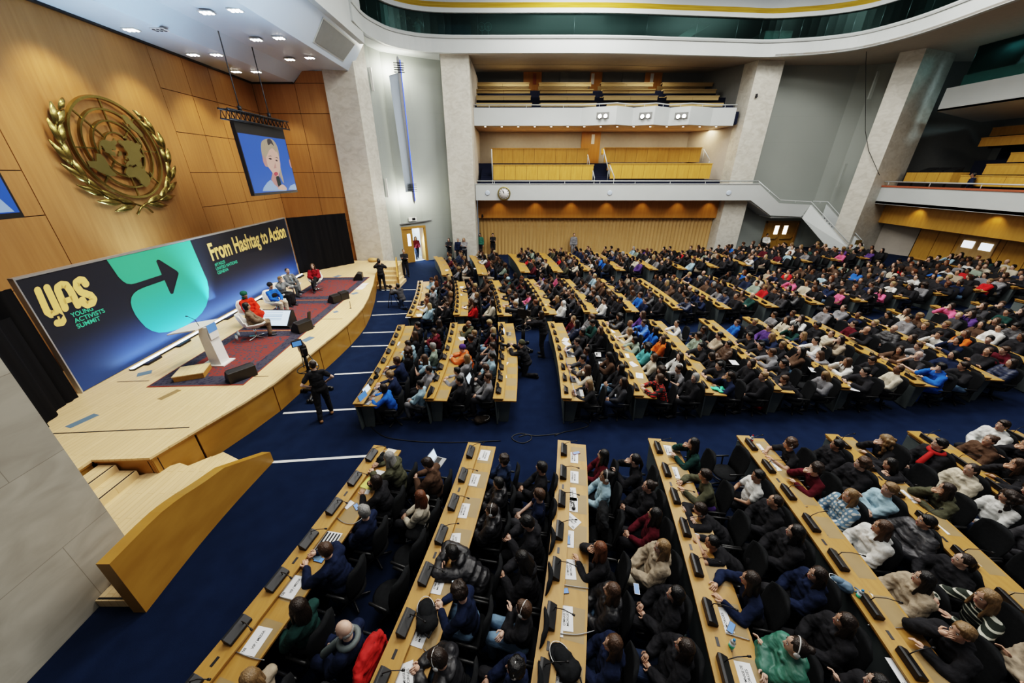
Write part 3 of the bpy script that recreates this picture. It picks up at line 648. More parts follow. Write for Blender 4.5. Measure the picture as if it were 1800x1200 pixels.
for px, py, Y, lab, L in ((651, 140, 24.6, 'upper', .55), (676, 330, 24.6, 'lower', .55)):
    c = Vector((-8.1, 24.9, aty(px, py, 25).z)); m = MB(); m.box(-.02, .1, -.06, .06, -L, L); o = m.build('strip_light', 'white_plastic', label=lab + ' of the two white strips on the curved grey wall', cat='wall fitting'); o.location = c
for px, py, lab in ((1536, 150, 'upper'), (1480, 308, 'lower')):
    c = aty(px, py, 27.9); m = MB(); m.box(-.08, .08, -.05, .05, -.75, .75); o = m.build('strip_light', 'grey_wall', label=lab + ' of the two slim strips on the right grey wall', cat='wall fitting'); o.location = c
for c, lab, rz in ((aty(672, 358, 24.6) + Vector((.1, .2, 0)), 'white dome camera on the curved wall above the open door', 0), (aty(1330, 168, 28.1), 'small dark camera on the pillar right of the balcony', 0), (aty(848, 379, 28.85), 'small dark camera at the left end of the wood band', 0)):
    m = MB(); m.cyl((0, 0), .06, -.02, .1, 12); m.ell((0, 0, -.05), (.08, .08, .08)); m.box(-.03, .03, 0, .25, .04, .1); o = m.build('security_camera', 'dark_metal', label=lab, cat='camera'); o.location = c
# exit sign over the open door
c = dp(DW / 2, 3.05, .1); t = thing('exit_sign', c, math.atan2(dd.y, dd.x), 'small lit exit sign above the open door', 'sign')
m = MB(); m.box(-.28, .28, -.03, .03, -.13, .13); m.build('lightbox', 'white_plastic', t)
m = MB(); m.box(-.04, .2, -.035, -.03, -.09, .09); m.build('pictogram', 'dark_metal', t)
m = MB(); m.extr([dp(-.5, 2.7, .12), dp(DW + .6, 2.85, .12), dp(DW + .6, 2.92, .12), dp(-.5, 2.77, .12)], -dn * .1); m.build('door_closer_bar', 'grey_metal', label='slim grey bar on the wall above the open door', cat='wall fitting')
m = MB(); p0 = aty(1527, 100, 27.0); pts = [aty(1527, 25, 26.0), aty(1522, 110, 26.4), aty(1521, 230, 26.4), aty(1527, 265, 26.2), aty(1546, 308, 25.2)]; m.tube(pts, .015, 6); m.build('hanging_cable', 'dark_metal', label='thin dark cable hanging past the right-hand pillar', cat='cable')
# speaker panel on the sloping face over the stage
sl = Vector((.9, 0, 1.2)).normalized(); nrm = Vector((1.2, 0, -.9)).normalized()
b0 = Vector((-8.2, 0, 11.5))
m = MB()
for mi, (k, off) in enumerate(((.52, .02), (.46, .04))):
    P = [Vector((-8.2, 19.2, 11.5)) + sl * (-k) + nrm * off, Vector((-8.2, 22.2, 11.5)) - sl * k + nrm * off, Vector((-8.2, 22.6, 11.5)) + sl * k + nrm * off, Vector((-8.2, 19.2, 11.5)) + sl * k + nrm * off]
    if mi: P = [p + (Vector((0, .08, 0)) if i in (0, 3) else Vector((0, -.08, 0))) for i, p in enumerate(P)]
    m.extr(P, -nrm * .02, mi)
m.build('speaker_grille', ['white_paint', 'dark_grey_wall'], label='large dark speaker grille set in the sloping ceiling face', cat='speaker')
# recessed light clusters in the stage ceiling
for k, (px, py) in enumerate(((230, 51), (280, 51), (363, 20), (413, 16), (339, 95), (380, 95), (450, 68), (490, 65), (415, 125), (450, 125), (509, 103), (544, 100))):
    row = 0 if k in (0, 1, 4, 5, 8, 9) else 1
    z = 10.42
    p = atz(px, py, 10.42)
    if p.x > -11.8: p = atz(px, py, 10.93); z = 10.93
    t = thing('ceiling_spot', (p.x, p.y, z - (.02 if z < 10.9 else .03)), 0, 'small white light cluster, %s from the near end, %s file of the stage ceiling' % (ORD[1 + sum(1 for q in range(k) if True)], ('wall-side', 'hall-side')[row]), 'ceiling light', 'light clusters in the stage ceiling')
    m = MB(); m.box(-.22, .22, -.15, .15, -.01, .02); m.build('trim_plate', 'white_plastic', t)
    for a in (-.14, 0, .14):
        for b in (-.07, .07):
            m = MB(); m.cyl((a, b), .05, -.025, -.008, 10); m.build('lamp', 'lamp_white' if k != 1 else 'dark_metal', t)
# ------------------------------------------------------------------ STAGE
SZ = .9
edge = [(-8.36, 5.0), (-8.35, 5.36), (-7.25, 5.42), (-7.0, 6.24), (-6.66, 7.3), (-6.45, 8.19), (-6.36, 9.3), (-6.3, 10.45), (-6.23, 11.5), (-6.2, 12.4), (-6.22, 13.3), (-6.3, 14.2), (-6.52, 15.4), (-6.8, 16.52), (-7.1, 17.7), (-7.42, 18.77), (-7.7, 19.7), (-7.95, 20.9), (-8.0, 23.05)]
mb = MB(); mb.extr([(x, y, SZ - .05) for x, y in edge] + [(-13.6, 23.05, SZ - .05), (-12.6, 3.0, SZ - .05), (-8.5, 3.0, SZ - .05)], (0, 0, .05)); S('stage', mb, 'stage_floor')
mb = MB()
seam = {2, 3, 5, 7, 9, 11, 13, 15, 16}
for i in range(len(edge) - 1):
    a, b = Vector((*edge[i], 0)), Vector((*edge[i + 1], 0)); d = (b - a).normalized(); n = Vector((d.y, -d.x, 0))
    ga = .02 if i in seam else 0; gb = .02 if i + 1 in seam else 0
    a2 = a - n * .05 + d * ga; b2 = b - n * .05 - d * gb
    mb.extr([a2, b2, b2 + Vector((0, 0, SZ - .1)), a2 + Vector((0, 0, SZ - .1))], -n * .05)
    mb.extr([a - n * .13, b - n * .13, b - n * .13 + Vector((0, 0, SZ - .06)), a - n * .13 + Vector((0, 0, SZ - .06))], -n * .03, 1)
    mb.extr([a - n * .02 + Vector((0, 0, SZ - .1)), b - n * .02 + Vector((0, 0, SZ - .1)), b - n * .02 + Vector((0, 0, SZ - .05)), a - n * .02 + Vector((0, 0, SZ - .05))], -n * .1)
S('stage_front', mb, ['stage_fascia', 'wood_gap'])
# dark joints across the boards
mb = MB()
for p, q in (((218, 761), (333, 751)), ((500, 669), (470, 668)), ((555, 663), (592, 662))):
    a, b = atz(91 + (p[0] - 218) * .0 + (p[0] - 218), p[1], SZ + .002) if False else None, None
def floor_strip(p, q, w, z, name, mat, label, group=None):
    a, b = atz(*p, z), atz(*q, z); d = (b - a).normalized(); n = Vector((-d.y, d.x, 0)) * w / 2
    m = MB(); m.extr([a - n, b - n, b + n, a + n], (0, 0, .004)); return m.build(name, mat, label=label, cat='floor marking', group=group)
floor_strip((92, 762), (333, 751), .03, SZ, 'cable_channel', 'black_plastic', 'dark channel line across the near stage boards')
floor_strip((206, 671), (262, 669), .025, SZ, 'cable_channel', 'black_plastic', 'dark channel line between backdrop and rug')
floor_strip((435, 662), (472, 661), .025, SZ, 'cable_channel', 'black_plastic', 'dark channel line from the rug to the stage edge')
floor_strip((563, 561), (602, 560), .025, SZ, 'cable_channel', 'black_plastic', 'dark channel line at the middle of the stage edge')
for k, (p, q, w) in enumerate((((119, 751), (170, 728), .2), ((280, 702), (315, 685), .16), ((241, 659), (267, 653), .25), ((533, 600), (549, 592), .25), ((586, 549), (594, 547), .2), ((618, 517), (629, 514), .25), ((588, 487), (598, 484), .3))):
    floor_strip(p, q, w, SZ, 'floor_plate', 'tape_blue' if k != 1 else 'desk_pad', ('blue-grey floor plate on the near stage boards', 'brownish plate left of the rug corner', 'blue-grey plate between backdrop and rug', 'blue-grey plate beside the foldback speaker', 'blue-grey plate at mid stage edge', 'blue-grey plate near the paper sheets', 'blue-grey plate behind the far rug')[k])
for i, (p, q) in enumerate((((626, 505), (636, 507)), ((632, 499), (641, 501)))):
    a, b = atz(*p, SZ), atz(*q, SZ); m = MB(); m.box(-.35, .35, -.25, .25, 0, .004); o = m.build('paper_sheet', 'paper', label='white sheet lying on the stage edge, ' + ('nearer one', 'farther one')[i], cat='paper'); o.location = a.lerp(b, .5) + Vector((-.1, 0, 0))
for k, (p, q) in enumerate((((480, 812), (665, 800)), ((498, 726), (632, 718)), ((588, 658), (656, 654)), ((618, 609), (688, 607)), ((638, 585), (697, 583)), ((654, 554), (715, 551)), ((663, 530), (724, 529)), ((668, 510), (731, 509)))):
    floor_strip(p, q, .075, .003, 'floor_tape', 'tape', 'white tape line on blue carpet, %s from the near ramp' % ORD[k + 1])
# near ramp and steps with solid wood balustrade
mb = MB()
base = [(-5.52, 6.25), (-5.62, 5.2), (-5.62, 4.3), (-5.55, 3.12)]
tops = [.28, 1.02, 1.16, 1.16]
b2 = smooth_line([(-5.52, 6.25), (-5.60, 5.2), (-5.62, 4.2), (-5.57, 3.12)], 5)
def toph(y): 
    P = [(3.0, 1.16), (3.9, 1.15), (4.3, 1.08), (4.7, .96), (5.2, .86), (6.3, .26)]
    for (a, za), (b, zb_) in zip(P[:-1], P[1:]):
        if a <= y <= b: return za + (zb_ - za) * (y - a) / (b - a)
    return P[-1][1]
for a, b in zip(b2[:-1], b2[1:]):
    ha, hb = toph(a[1]), toph(b[1]); W = .19
    mb.add([(a[0], a[1], 0), (b[0], b[1], 0), (b[0] - W, b[1], 0), (a[0] - W, a[1], 0), (a[0], a[1], ha), (b[0], b[1], hb), (b[0] - W, b[1], hb), (a[0] - W, a[1], ha)],
           [(0, 1, 5, 4), (2, 3, 7, 6), (4, 5, 6, 7), (0, 3, 2, 1), (0, 4, 7, 3), (1, 2, 6, 5)])
S('stair_balustrade', mb, 'stage_fascia')
mb = MB()
mb.extr([(-7.62, 5.4, .45), (-7.62, 3.75, .45), (-5.8, 3.75, .45), (-5.78, 5.3, .45), (-7.1, 5.75, .45)], (0, 0, -.45))
for i, (x, z) in enumerate(((-7.95, .60), (-8.3, .75))): mb.box(x, -7.6 if i == 0 else -7.95, 3.95, 5.38, 0, z)
for i, (y, z) in enumerate(((3.5, .3), (3.2, .15))): mb.box(-6.36, -5.75, y, 3.8, 0, z)
for i in range(2):
    a = .45 - .15 * (i + 1)
    mb.extr([(-5.8, 5.3 + .3 * i, a + .001), (-5.72, 5.62 + .3 * i, a + .001), (-6.75, 6.1 + .3 * i, a + .001), (-7.1, 5.75 + .3 * i, a + .001)], (0, 0, -a))
S('stage_steps', mb, 'stage_floor')
mb = MB()
for x, z in ((-7.62, .60), (-7.97, .75)): mb.box(x - .03, x, 3.97, 5.36, z, z + .004)
for y, z in ((3.52, .3), (3.22, .15)): mb.box(-6.35, -5.77, y, y + .03, z, z + .004)
S('step_nosing', mb, 'black_plastic')
# far steps beside the pillar
mb = MB()
for i in range(4):
    y = 19.75 + .38 * i; mb.box(-7.75 - .05 * i, -6.5 - .12 * i, y, 21.4, 0, .18 * (i + 1))
mb.box(-8.1, -6.95, 21.25, 23.0, 0, .9); S('stage_steps', mb, 'stage_floor')
mb = MB()
mb.extr([(-6.5, 19.7, 0), (-6.95, 21.3, 0), (-6.95, 21.3, 1.5), (-6.85, 20.9, 1.42), (-6.62, 20.1, 1.0), (-6.5, 19.7, .72)], (.07, .02, 0)); S('stair_balustrade', mb, 'stage_fascia')
# curtains
def drape(pts, z0, z1, amp, label):
    L = []; 
    for (a, b) in zip(pts[:-1], pts[1:]):
        a, b = Vector((*a, 0)), Vector((*b, 0)); d = (b - a); k = max(4, int(d.length / .09)); n = Vector((d.y, -d.x, 0)).normalized()
        for i in range(k): L.append(a + d * i / k + n * amp * math.sin(i * 1.15 + .4 * math.sin(i * .37)))
    L.append(Vector((*pts[-1], 0))); m = MB(); n = len(L)
    m.add([p + Vector((0, 0, z0)) for p in L] + [p + Vector((0, 0, z1)) for p in L], [(i, i + 1, n + i + 1, n + i) for i in range(n - 1)], 0, True)
    return m.build('curtain', 'black_drape', label=label, cat='curtain')
drape([(-11.95, 19.75), (-9.9, 22.3)], SZ, 3.88, .025, 'black drape closing the far end of the stage')
drape([(-11.9, 4.2), (-11.15, 6.2), (-11.0, 7.55)], SZ, 3.75, .07, 'black pleated curtain at the near end of the backdrop')
drape([(-11.2, 7.5), (-10.1, 5.9), (-10.2, 3.6)], SZ - .0, 3.2, .05, 'black curtain hanging behind the near pillar')
# backdrop
BX, BY, BK = -11.12, 7.76, .07
bt = Vector((-BK, 1, 0)).normalized(); bn = Vector((1, BK, 0)).normalized(); B0 = Vector((BX, BY, SZ))
BDL = (19.62 - BY) / bt.y; BH = 2.97
def onbd(px, py):
    d = ray(px, py); o = Vector((0, 0, H)); t = (B0 - o).dot(bn) / d.dot(bn); p = o + d * t - B0; return p.dot(bt), p.z
RB = basis(bt, Vector((0, 0, 1)), bn)
bd = thing('stage_backdrop', B0, 0, 'long dark backdrop printed with green arrow shape and yellow slogan', 'backdrop'); bd.rotation_euler = RB.to_euler()
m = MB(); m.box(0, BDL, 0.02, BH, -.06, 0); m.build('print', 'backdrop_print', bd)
m = MB(); m.box(-.03, 0, 0, BH + .03, -.1, .02); m.box(BDL, BDL + .03, 0, BH + .03, -.1, .02); m.box(-.03, BDL + .03, BH, BH + .05, -.1, .02); m.build('frame', 'aluminium', bd)
Zc = lambda x, y: onbd(20 + x / 3.6, 380 + y / 3.6)
def pl3(P, z): return [(a, b, z) for a, b in P]
J = [(600, 272), (860, 212), (1128, 150), (1170, 250), (1215, 355), (1237, 405), (1247, 455), (1247, 510), (1232, 565), (1205, 610), (1165, 650), (1110, 688), (1050, 715), (990, 732), (935, 736), (890, 725), (850, 702), (815, 665), (785, 625), (763, 580), (755, 545), (760, 512), (775, 488), (800, 468), (840, 450), (968, 405), (1003, 485), (1013, 493), (1024, 489), (1057, 368), (1057, 357), (1046, 345), (937, 276), (923, 274), (915, 284), (950, 370), (790, 422), (760, 429), (730, 426), (704, 410), (675, 382), (650, 345)]
JP = [Zc(*p) for p in J]; JP = [(s, min(z, BH - .005)) for s, z in JP]
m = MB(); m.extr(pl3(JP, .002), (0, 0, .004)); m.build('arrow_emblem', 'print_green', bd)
def stroke(mb, pts, w, z):
    w *= .70
    for i, p in enumerate(pts):
        mb.extr([(*Zc(p[0] + w * math.cos(t), p[1] + w * math.sin(t)), z + .0003 * (i % 3)) for t in [2 * PI * q / 20 for q in range(20)]], (0, 0, .003))
    for p, q in zip(pts[:-1], pts[1:]):
        d = Vector((q[0] - p[0], q[1] - p[1])).normalized(); n = Vector((-d.y, d.x)) * w; p, q = Vector(p), Vector(q)
        mb.extr([(*Zc(*v), z) for v in (p - n, q - n, q + n, p + n)], (0, 0, .0035))
m = MB()
stroke(m, [(165, 468), (205, 560), (225, 605), (252, 622), (275, 612), (292, 594)], 32, .002); stroke(m, [(224, 452), (292, 594), (325, 660), (318, 672), (290, 675)], 32, .002)
stroke(m, [(340, 582), (292, 468), (292, 448), (315, 432), (345, 434), (372, 470), (420, 562)], 32, .002); stroke(m, [(330, 540), (385, 520)], 26, .002)
stroke(m, [(470, 428), (452, 405), (432, 402), (410, 418), (412, 445), (440, 480), (500, 500), (520, 525), (512, 548), (480, 560), (462, 552), (448, 530)], 32, .002)
m.build('lettering', 'print_yellow', bd)
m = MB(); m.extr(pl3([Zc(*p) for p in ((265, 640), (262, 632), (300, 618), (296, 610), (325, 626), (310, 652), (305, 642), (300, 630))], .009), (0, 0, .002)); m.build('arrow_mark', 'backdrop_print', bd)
def bd_text(txt, ll, lr, hgt_px, mat, bold, mat_z=.004):
    a = Vector((*Zc(*ll), 0)); b = Vector((*Zc(*lr), 0)); c = Vector((*Zc(*hgt_px), 0)); h = (c - a).y
    me = text_mesh(txt, w=(b - a).x, caps=h, bold=bold); me.materials.append(MATS[mat])
    o = link('lettering', me, bd); o.location = (a.x, a.y, mat_z); return o
for t, ll, lr, tp in (('YOUNG', (384, 641), (521, 597), (373, 614)), ('ACTIVISTS', (404, 676), (596, 611), (394, 649)), ('SUMMIT', (421, 711), (569, 660), (410, 684))): bd_text(t, ll, lr, tp, 'print_mint', .012)
bd_text('From Hashtag to Action', (1273, 279), (1741, 132), (1236, 176), 'print_yellow', .028)
for t, ll, lr, tp in (('#YAS25', (1290, 317), (1354, 297), (1285, 298)), ('UNITED NATIONS', (1298, 343), (1433, 300), (1293, 324)), ('GENEVA', (1307, 368), (1377, 346), (1302, 349))): bd_text(t, ll, lr, tp, 'print_mint', .01)
# led strip at its foot
t = thing('led_strip', B0 + bt * 1.1 + bn * .28, 0, 'long glowing light strip on the stage along the foot of the backdrop', 'light'); t.rotation_euler = RB.to_euler()
m = MB(); m.box(0, BDL - 1.3, 0, .05, -.08, .06); m.build('housing', 'dark_metal', t)
m = MB(); m.box(0, BDL - 1.3, .05, .075, -.05, .04); m.build('lamp', 'led_white', t)
m = MB()
for i in range(9): m.box(.3 + 1.2 * i, .8 + 1.2 * i, 0, .06, .06, .2)
m.build('bracket', 'dark_metal', t)
# emblem on the wall
EC = onwall(203, 263); em = thing('wall_emblem', (WX(EC.y) + .05, EC.y, EC.z), 0, 'large gilded globe and olive branch emblem on the wood wall', 'emblem'); RE = basis(wt, Vector((0, 0, 1)), wn); em.rotation_euler = RE.to_euler()
ER = 1.50
def ringm(r, w, z0, z1, n=64):
    m = MB(); m.ring_tube([[(q * math.cos(t), q * math.sin(t), z) for q, z in ((r - w, z0), (r + w, z0), (r + w * .7, z1), (r - w * .7, z1))] for t in [2 * PI * k / n for k in range(n)]], False, closed=True, smooth=False); return m
for r, w in ((ER, .05), (ER * .78, .038), (ER * .56, .036), (ER * .34, .03)): ringm(r, w, .04, .13).build('globe_ring', 'gold', em)
for k in range(8):
    a = PI / 8 * (2 * k) + .0; m = MB(); d = Vector((math.cos(a), math.sin(a), 0)); n = Vector((-d.y, d.x, 0)) * .02
    m.extr([d * .36 * ER - n + Vector((0, 0, .05)), d * ER - n + Vector((0, 0, .05)), d * ER + n + Vector((0, 0, .05)), d * .36 * ER + n + Vector((0, 0, .05))], (0, 0, .05)); m.build('meridian', 'gold', em)
LANDS = [[(-168, 66), (-150, 71), (-125, 70), (-95, 72), (-80, 68), (-85, 60), (-92, 58), (-80, 52), (-77, 62), (-65, 59), (-56, 52), (-66, 45), (-74, 40), (-81, 31), (-81, 25), (-84, 30), (-97, 27), (-97, 20), (-88, 21), (-88, 16), (-83, 10), (-78, 8), (-85, 11), (-95, 16), (-105, 21), (-113, 29), (-118, 34), (-124, 42), (-125, 49), (-135, 58), (-152, 59), (-165, 55), (-160, 60)],
         [(-45, 60), (-52, 66), (-56, 75), (-68, 78), (-40, 83), (-20, 80), (-22, 71), (-38, 65)],
         [(-78, 8), (-72, 12), (-62, 10), (-50, 1), (-35, -6), (-39, -15), (-48, -27), (-58, -38), (-65, -45), (-68, -54), (-74, -50), (-73, -38), (-70, -20), (-81, -5), (-80, 2)],
         [(-6, 36), (10, 37), (20, 31), (33, 31), (43, 11), (51, 12), (40, -3), (40, -15), (35, -24), (28, -33), (18, -34), (12, -17), (13, -6), (9, 4), (-8, 4), (-17, 14), (-13, 27)],
         [(-9, 43), (-9, 37), (-2, 37), (4, 43), (12, 44), (18, 40), (23, 37), (28, 41), (27, 37), (36, 36), (35, 30), (39, 20), (45, 13), (59, 22), (56, 26), (50, 30), (57, 26), (67, 25), (73, 19), (77, 8), (82, 16), (90, 22), (98, 10), (103, 2), (104, 10), (109, 12), (108, 21), (120, 28), (122, 38), (128, 36), (130, 43), (140, 53), (155, 59), (162, 57), (175, 63), (180, 68), (160, 70), (130, 73), (105, 77), (75, 72), (60, 69), (40, 67), (25, 71), (12, 65), (5, 61), (11, 58), (17, 61), (22, 65), (25, 60), (20, 54), (9, 55), (2, 51), (-4, 48)],
         [(114, -22), (122, -18), (131, -12), (136, -12), (140, -17), (143, -11), (153, -26), (150, -37), (143, -39), (135, -33), (125, -33), (115, -34)],
         [(-10, 52), (-5, 59), (1, 53), (-5, 50)], [(131, 32), (141, 43), (145, 44), (141, 35)], [(44, -24), (49, -13), (50, -16), (47, -25)], [(96, 4), (105, -6), (116, -8), (118, 2), (110, 2), (104, -1)], [(132, -1), (141, -3), (150, -9), (138, -7)]]
for L in LANDS:
    P = []
    for lo, la in L:
        r = (90 - la) / 150 * ER; a = math.radians(lo); P.append((r * math.sin(a), -r * math.cos(a), .10))
    m = MB(); m.extr(P, (0, 0, .05)); m.build('continent', 'gold_flat', em)
def leaf(m, c, ang, L, W, z):
    d = Vector((math.cos(ang), math.sin(ang), 0)); n = Vector((-d.y, d.x, 0)); c = Vector((*c, z))
    st = [(0, .0), (.15, .55), (.4, 1), (.65, .85), (.85, .45), (1, .0)]; vs = []
    for t, w in st:
        p = c + d * L * t; bow = .06 * math.sin(PI * t)
        vs += [p + n * W * w * .5 + Vector((0, 0, -.02 + bow)), p + Vector((0, 0, .03 + .05 * w + bow)), p - n * W * w * .5 + Vector((0, 0, -.02 + bow))]
    fs = []
    for i in range(5):
        a = i * 3; fs += [(a, a + 1, a + 4, a + 3), (a + 1, a + 2, a + 5, a + 4)]
    m.add(vs, fs, 0, True)
for s in (-1, 1):
    br = MB(); pts = []
    for k in range(15):
        t = k / 14; a = -PI / 2 + s * (.12 + 2.05 * t); r = 1.72 + .14 * math.sin(PI * t); pts.append(Vector((r * math.cos(a), r * math.sin(a) - .02, .06)))
    br.tube([Vector((s * -.32, -2.05, .06)), Vector((s * -.12, -1.86, .08))] + pts, .035, 6)
    bo = br.build('olive_branch', 'gold', em)
    for k in range(0, 14, 2):
        p = pts[k]; d = pts[k + 1] - p; ang = math.atan2(d.y, d.x)
        for sd in (-1, 1):
            lf = MB(); leaf(lf, (p.x, p.y), ang + sd * .24, .90 - .02 * k, .22, .07 + .03 * ((k // 2) % 2)); lo = lf.build('olive_leaf', 'gold', bo)
    lf = MB(); p = pts[14]; d = p - pts[13]; leaf(lf, (p.x, p.y), math.atan2(d.y, d.x), .45, .16, .08); lf.build('olive_leaf', 'gold', bo)
# hanging screens
def screen(y0, y1, z0, z1, X, label, detail):
    t = thing('hanging_screen', (X, (y0 + y1) / 2, (z0 + z1) / 2), 0, label, 'screen'); RS = basis(Vector((0, 1, 0)), Vector((0, 0, 1)), Vector((1, 0, 0))); t.rotation_euler = RS.to_euler()
    w, h = (y1 - y0) / 2, (z1 - z0) / 2
    m = MB(); m.box(-w - .04, w + .04, -h - .1, h + .35, -.14, 0); m.build('casing', 'black_plastic', t)
    m = MB(); m.quad((-w, -h, .004), (w, -h, .004), (w, h, .004), (-w, h, .004)); dsp = m.build('display', 'screen_blue', t)
    m = MB(); tw = w + .35; zt = h + .4
    for yy, zz in ((zt, -.2), (zt, .12), (zt + .3, -.2), (zt + .3, .12)): m.tube([(-tw, yy, zz), (tw, yy, zz)], .03, 6)
    k = 14
    for i in range(k):
        a = -tw + 2 * tw * i / k; b = -tw + 2 * tw * (i + 1) / k
        for zz in (-.2, .12): m.tube([(a, zt, zz), ((a + b) / 2, zt + .3, zz), (b, zt, zz)], .015, 5)
        m.tube([(a, zt + .3, -.2), ((a + b) / 2, zt + .3, .12), (b, zt + .3, -.2)], .015, 5)
    m.build('truss', 'dark_metal', t)
    for s, top in ((-.62, 10.42), (.55, 10.42)):
        m = MB(); x = s * w; m.tube([(x, zt + .3, -.04), (x, zt + .55, -.04), (x, top - (z0 + z1) / 2, -.04)], .022, 6); m.cyl((x, -.04), .0, 0, .001, 4); m.build('cable', 'dark_metal', t)
        m = MB(); m.tube([(x, zt + .3, -.04), (x, zt + .5, -.04)], .07, 8); m.build('hoist', 'dark_metal', t)
    return t, dsp
tS, dsp = screen(14.95, 17.95, 5.32, 7.36, -10.0, 'hanging screen showing a person speaking into a microphone', True)
pc = (16.45, 6.34)
def onscr(x, y):
    p = atx(380 + x / 4.4458, 90 + y / 4.4458, -9.99); return p.y - pc[0], p.z - pc[1]
def pic(P, mat, z, n=None):
    Q = [onscr(*p) for p in P]; Q = [(max(-1.5, min(1.5, a)), max(-1.02, min(1.02, b)), z) for a, b in Q]; m = MB(); m.extr(Q, (0, 0, .002)); m.build('picture', mat, dsp)
def sm(P, n=3):
    out = []; N = len(P)
    for i in range(N):
        p0, p1, p2, p3 = [Vector((*P[(i + j - 1) % N], 0)) for j in range(4)]
        for k in range(n):
            t = k / n; q = .5 * ((2 * p1) + (p2 - p0) * t + (2 * p0 - 5 * p1 + 4 * p2 - p3) * t * t + (3 * p1 - p0 - 3 * p2 + p3) * t ** 3); out.append((q.x, q.y))
    return out
pic([(365, 1092), (372, 1065), (400, 1025), (425, 1005), (460, 1030), (500, 1055), (535, 1050), (552, 1080), (550, 1092)], 'pic_shirt', .006)
pic([(430, 1000), (445, 930), (490, 940), (505, 1040), (490, 1070), (455, 1040)], 'pic_skin2', .009)
pic(sm([(350, 720), (375, 690), (430, 685), (470, 730), (490, 800), (500, 900), (530, 1030), (500, 980), (480, 900), (400, 905), (375, 870), (355, 800)]), 'pic_hairlt', .012)
pic(sm([(375, 815), (362, 820), (366, 860), (385, 900), (400, 890), (395, 840)]), 'pic_skin2', .015)
pic(sm([(385, 800), (400, 770), (440, 745), (470, 780), (492, 840), (500, 900), (492, 950), (478, 975), (455, 970), (425, 930), (400, 890)]), 'pic_skin', .018)
pic(sm([(385, 700), (425, 695), (455, 740), (470, 790), (440, 760), (415, 770), (400, 800), (380, 840), (372, 790)]), 'pic_hairlt', .021)
pic(sm([(395, 690), (425, 690), (448, 740), (425, 720), (405, 735)]), 'pic_hairdk', .024)
for P in ([(405, 838), (422, 834), (436, 842), (422, 848)], [(458, 850), (470, 848), (482, 858), (470, 860)]): pic(P, 'pic_eye', .024)
for P in ([(400, 822), (420, 815), (436, 822), (420, 820)], [(455, 828), (472, 828), (484, 840), (470, 834)]): pic(P, 'pic_hairdk', .024)
pic([(448, 915), (470, 912), (466, 905), (458, 870), (452, 900)], 'pic_skin2', .024)
pic(sm([(448, 955), (462, 942), (475, 946), (482, 960), (468, 974), (455, 970)]), 'pic_lips', .024)
pic(sm([(465, 985), (478, 975), (492, 985), (505, 1040), (502, 1062), (488, 1065), (475, 1030)]), 'pic_mic', .027)
pic(sm([(480, 1075), (490, 1055), (515, 1040), (540, 1060), (548, 1080), (515, 1085)]), 'pic_skin', .030)
pic(sm([(568, 850), (580, 852), (594, 910), (580, 900)]), 'pic_skin2', .009)
pic([(566, 1080), (580, 1050), (615, 1035), (628, 1070), (625, 1085)], 'pic_shirt', .009)
tS2, dsp2 = screen(4.65, 7.65, 5.32, 7.36, -10.0, 'hanging screen cut off by the left edge of the view', False)
m = MB(); m.extr([(-.4, -1.0, .006), (1.42, -1.0, .006), (1.2, -.5, .006), (.9, .05, .006), (.3, .5, .006), (-.4, .6, .006)], (0, 0, .002)); m.build('picture', 'pic_shirt', dsp2)
# rugs
for k, (y0, y1, lab) in enumerate(((8.05, 11.72, 'red patterned rug under the lectern'), (11.76, 15.1, 'red patterned rug under the middle of the panel'), (15.14, 18.95, 'red patterned rug at the far end of the panel'))):
    rz = (.066, .0, -.055)[0] * -.6; x1 = -7.28 - .04 * (y0 - 8) - (0 if k < 2 else .1); wd = 2.5
    m = MB(); m.box(-wd / 2, wd / 2, -(y1 - y0) / 2, (y1 - y0) / 2, 0, .012); o = m.build('rug', 'rug', label=lab, cat='rug'); o.location = (x1 - wd / 2, (y0 + y1) / 2, SZ); o.rotation_euler.z = .045
RZ = SZ + .012
# lectern
lc = atz(400, 633, RZ); t = thing('lectern', (lc.x - .1, lc.y - .15, RZ), .0, 'white slim lectern on the near rug with a blue and white sign', 'lectern')
m = MB(); m.box(-.42, .28, -.24, .24, 0, .03); m.build('base', 'white_plastic', t)
m = MB(); m.extr([(-.16, -.17, .03), (.16, -.17, .03), (.10, -.17, .95), (.13, -.17, 1.2), (-.08, -.17, 1.2), (-.16, -.17, .95)], (0, .34, 0)); m.build('column', 'white_plastic', t)
m = MB(); m.extr([(-.78, -.42, 1.08), (.05, -.42, 1.22), (.05, -.42, 1.25), (-.78, -.42, 1.11)], (0, .84, 0)); m.build('reading_top', 'white_plastic', t)
m = MB(); m.box(.13, .15, -.16, .16, .82, 1.26); sg = m.build('sign_board', 'white_plastic', t)
m = MB(); m.box(.15, .153, -.16, .16, 1.02, 1.26); m.build('sign_panel', 'screen_navy', sg)
m = MB(); m.tube([(-.1, -.1, 1.22), (-.14, -.1, 1.42), (-.36, -.05, 1.5)], .008, 6); m.tube([(-.36, -.05, 1.5), (-.42, -.04, 1.5)], .018, 6); m.build('microphone', 'black_plastic', t)
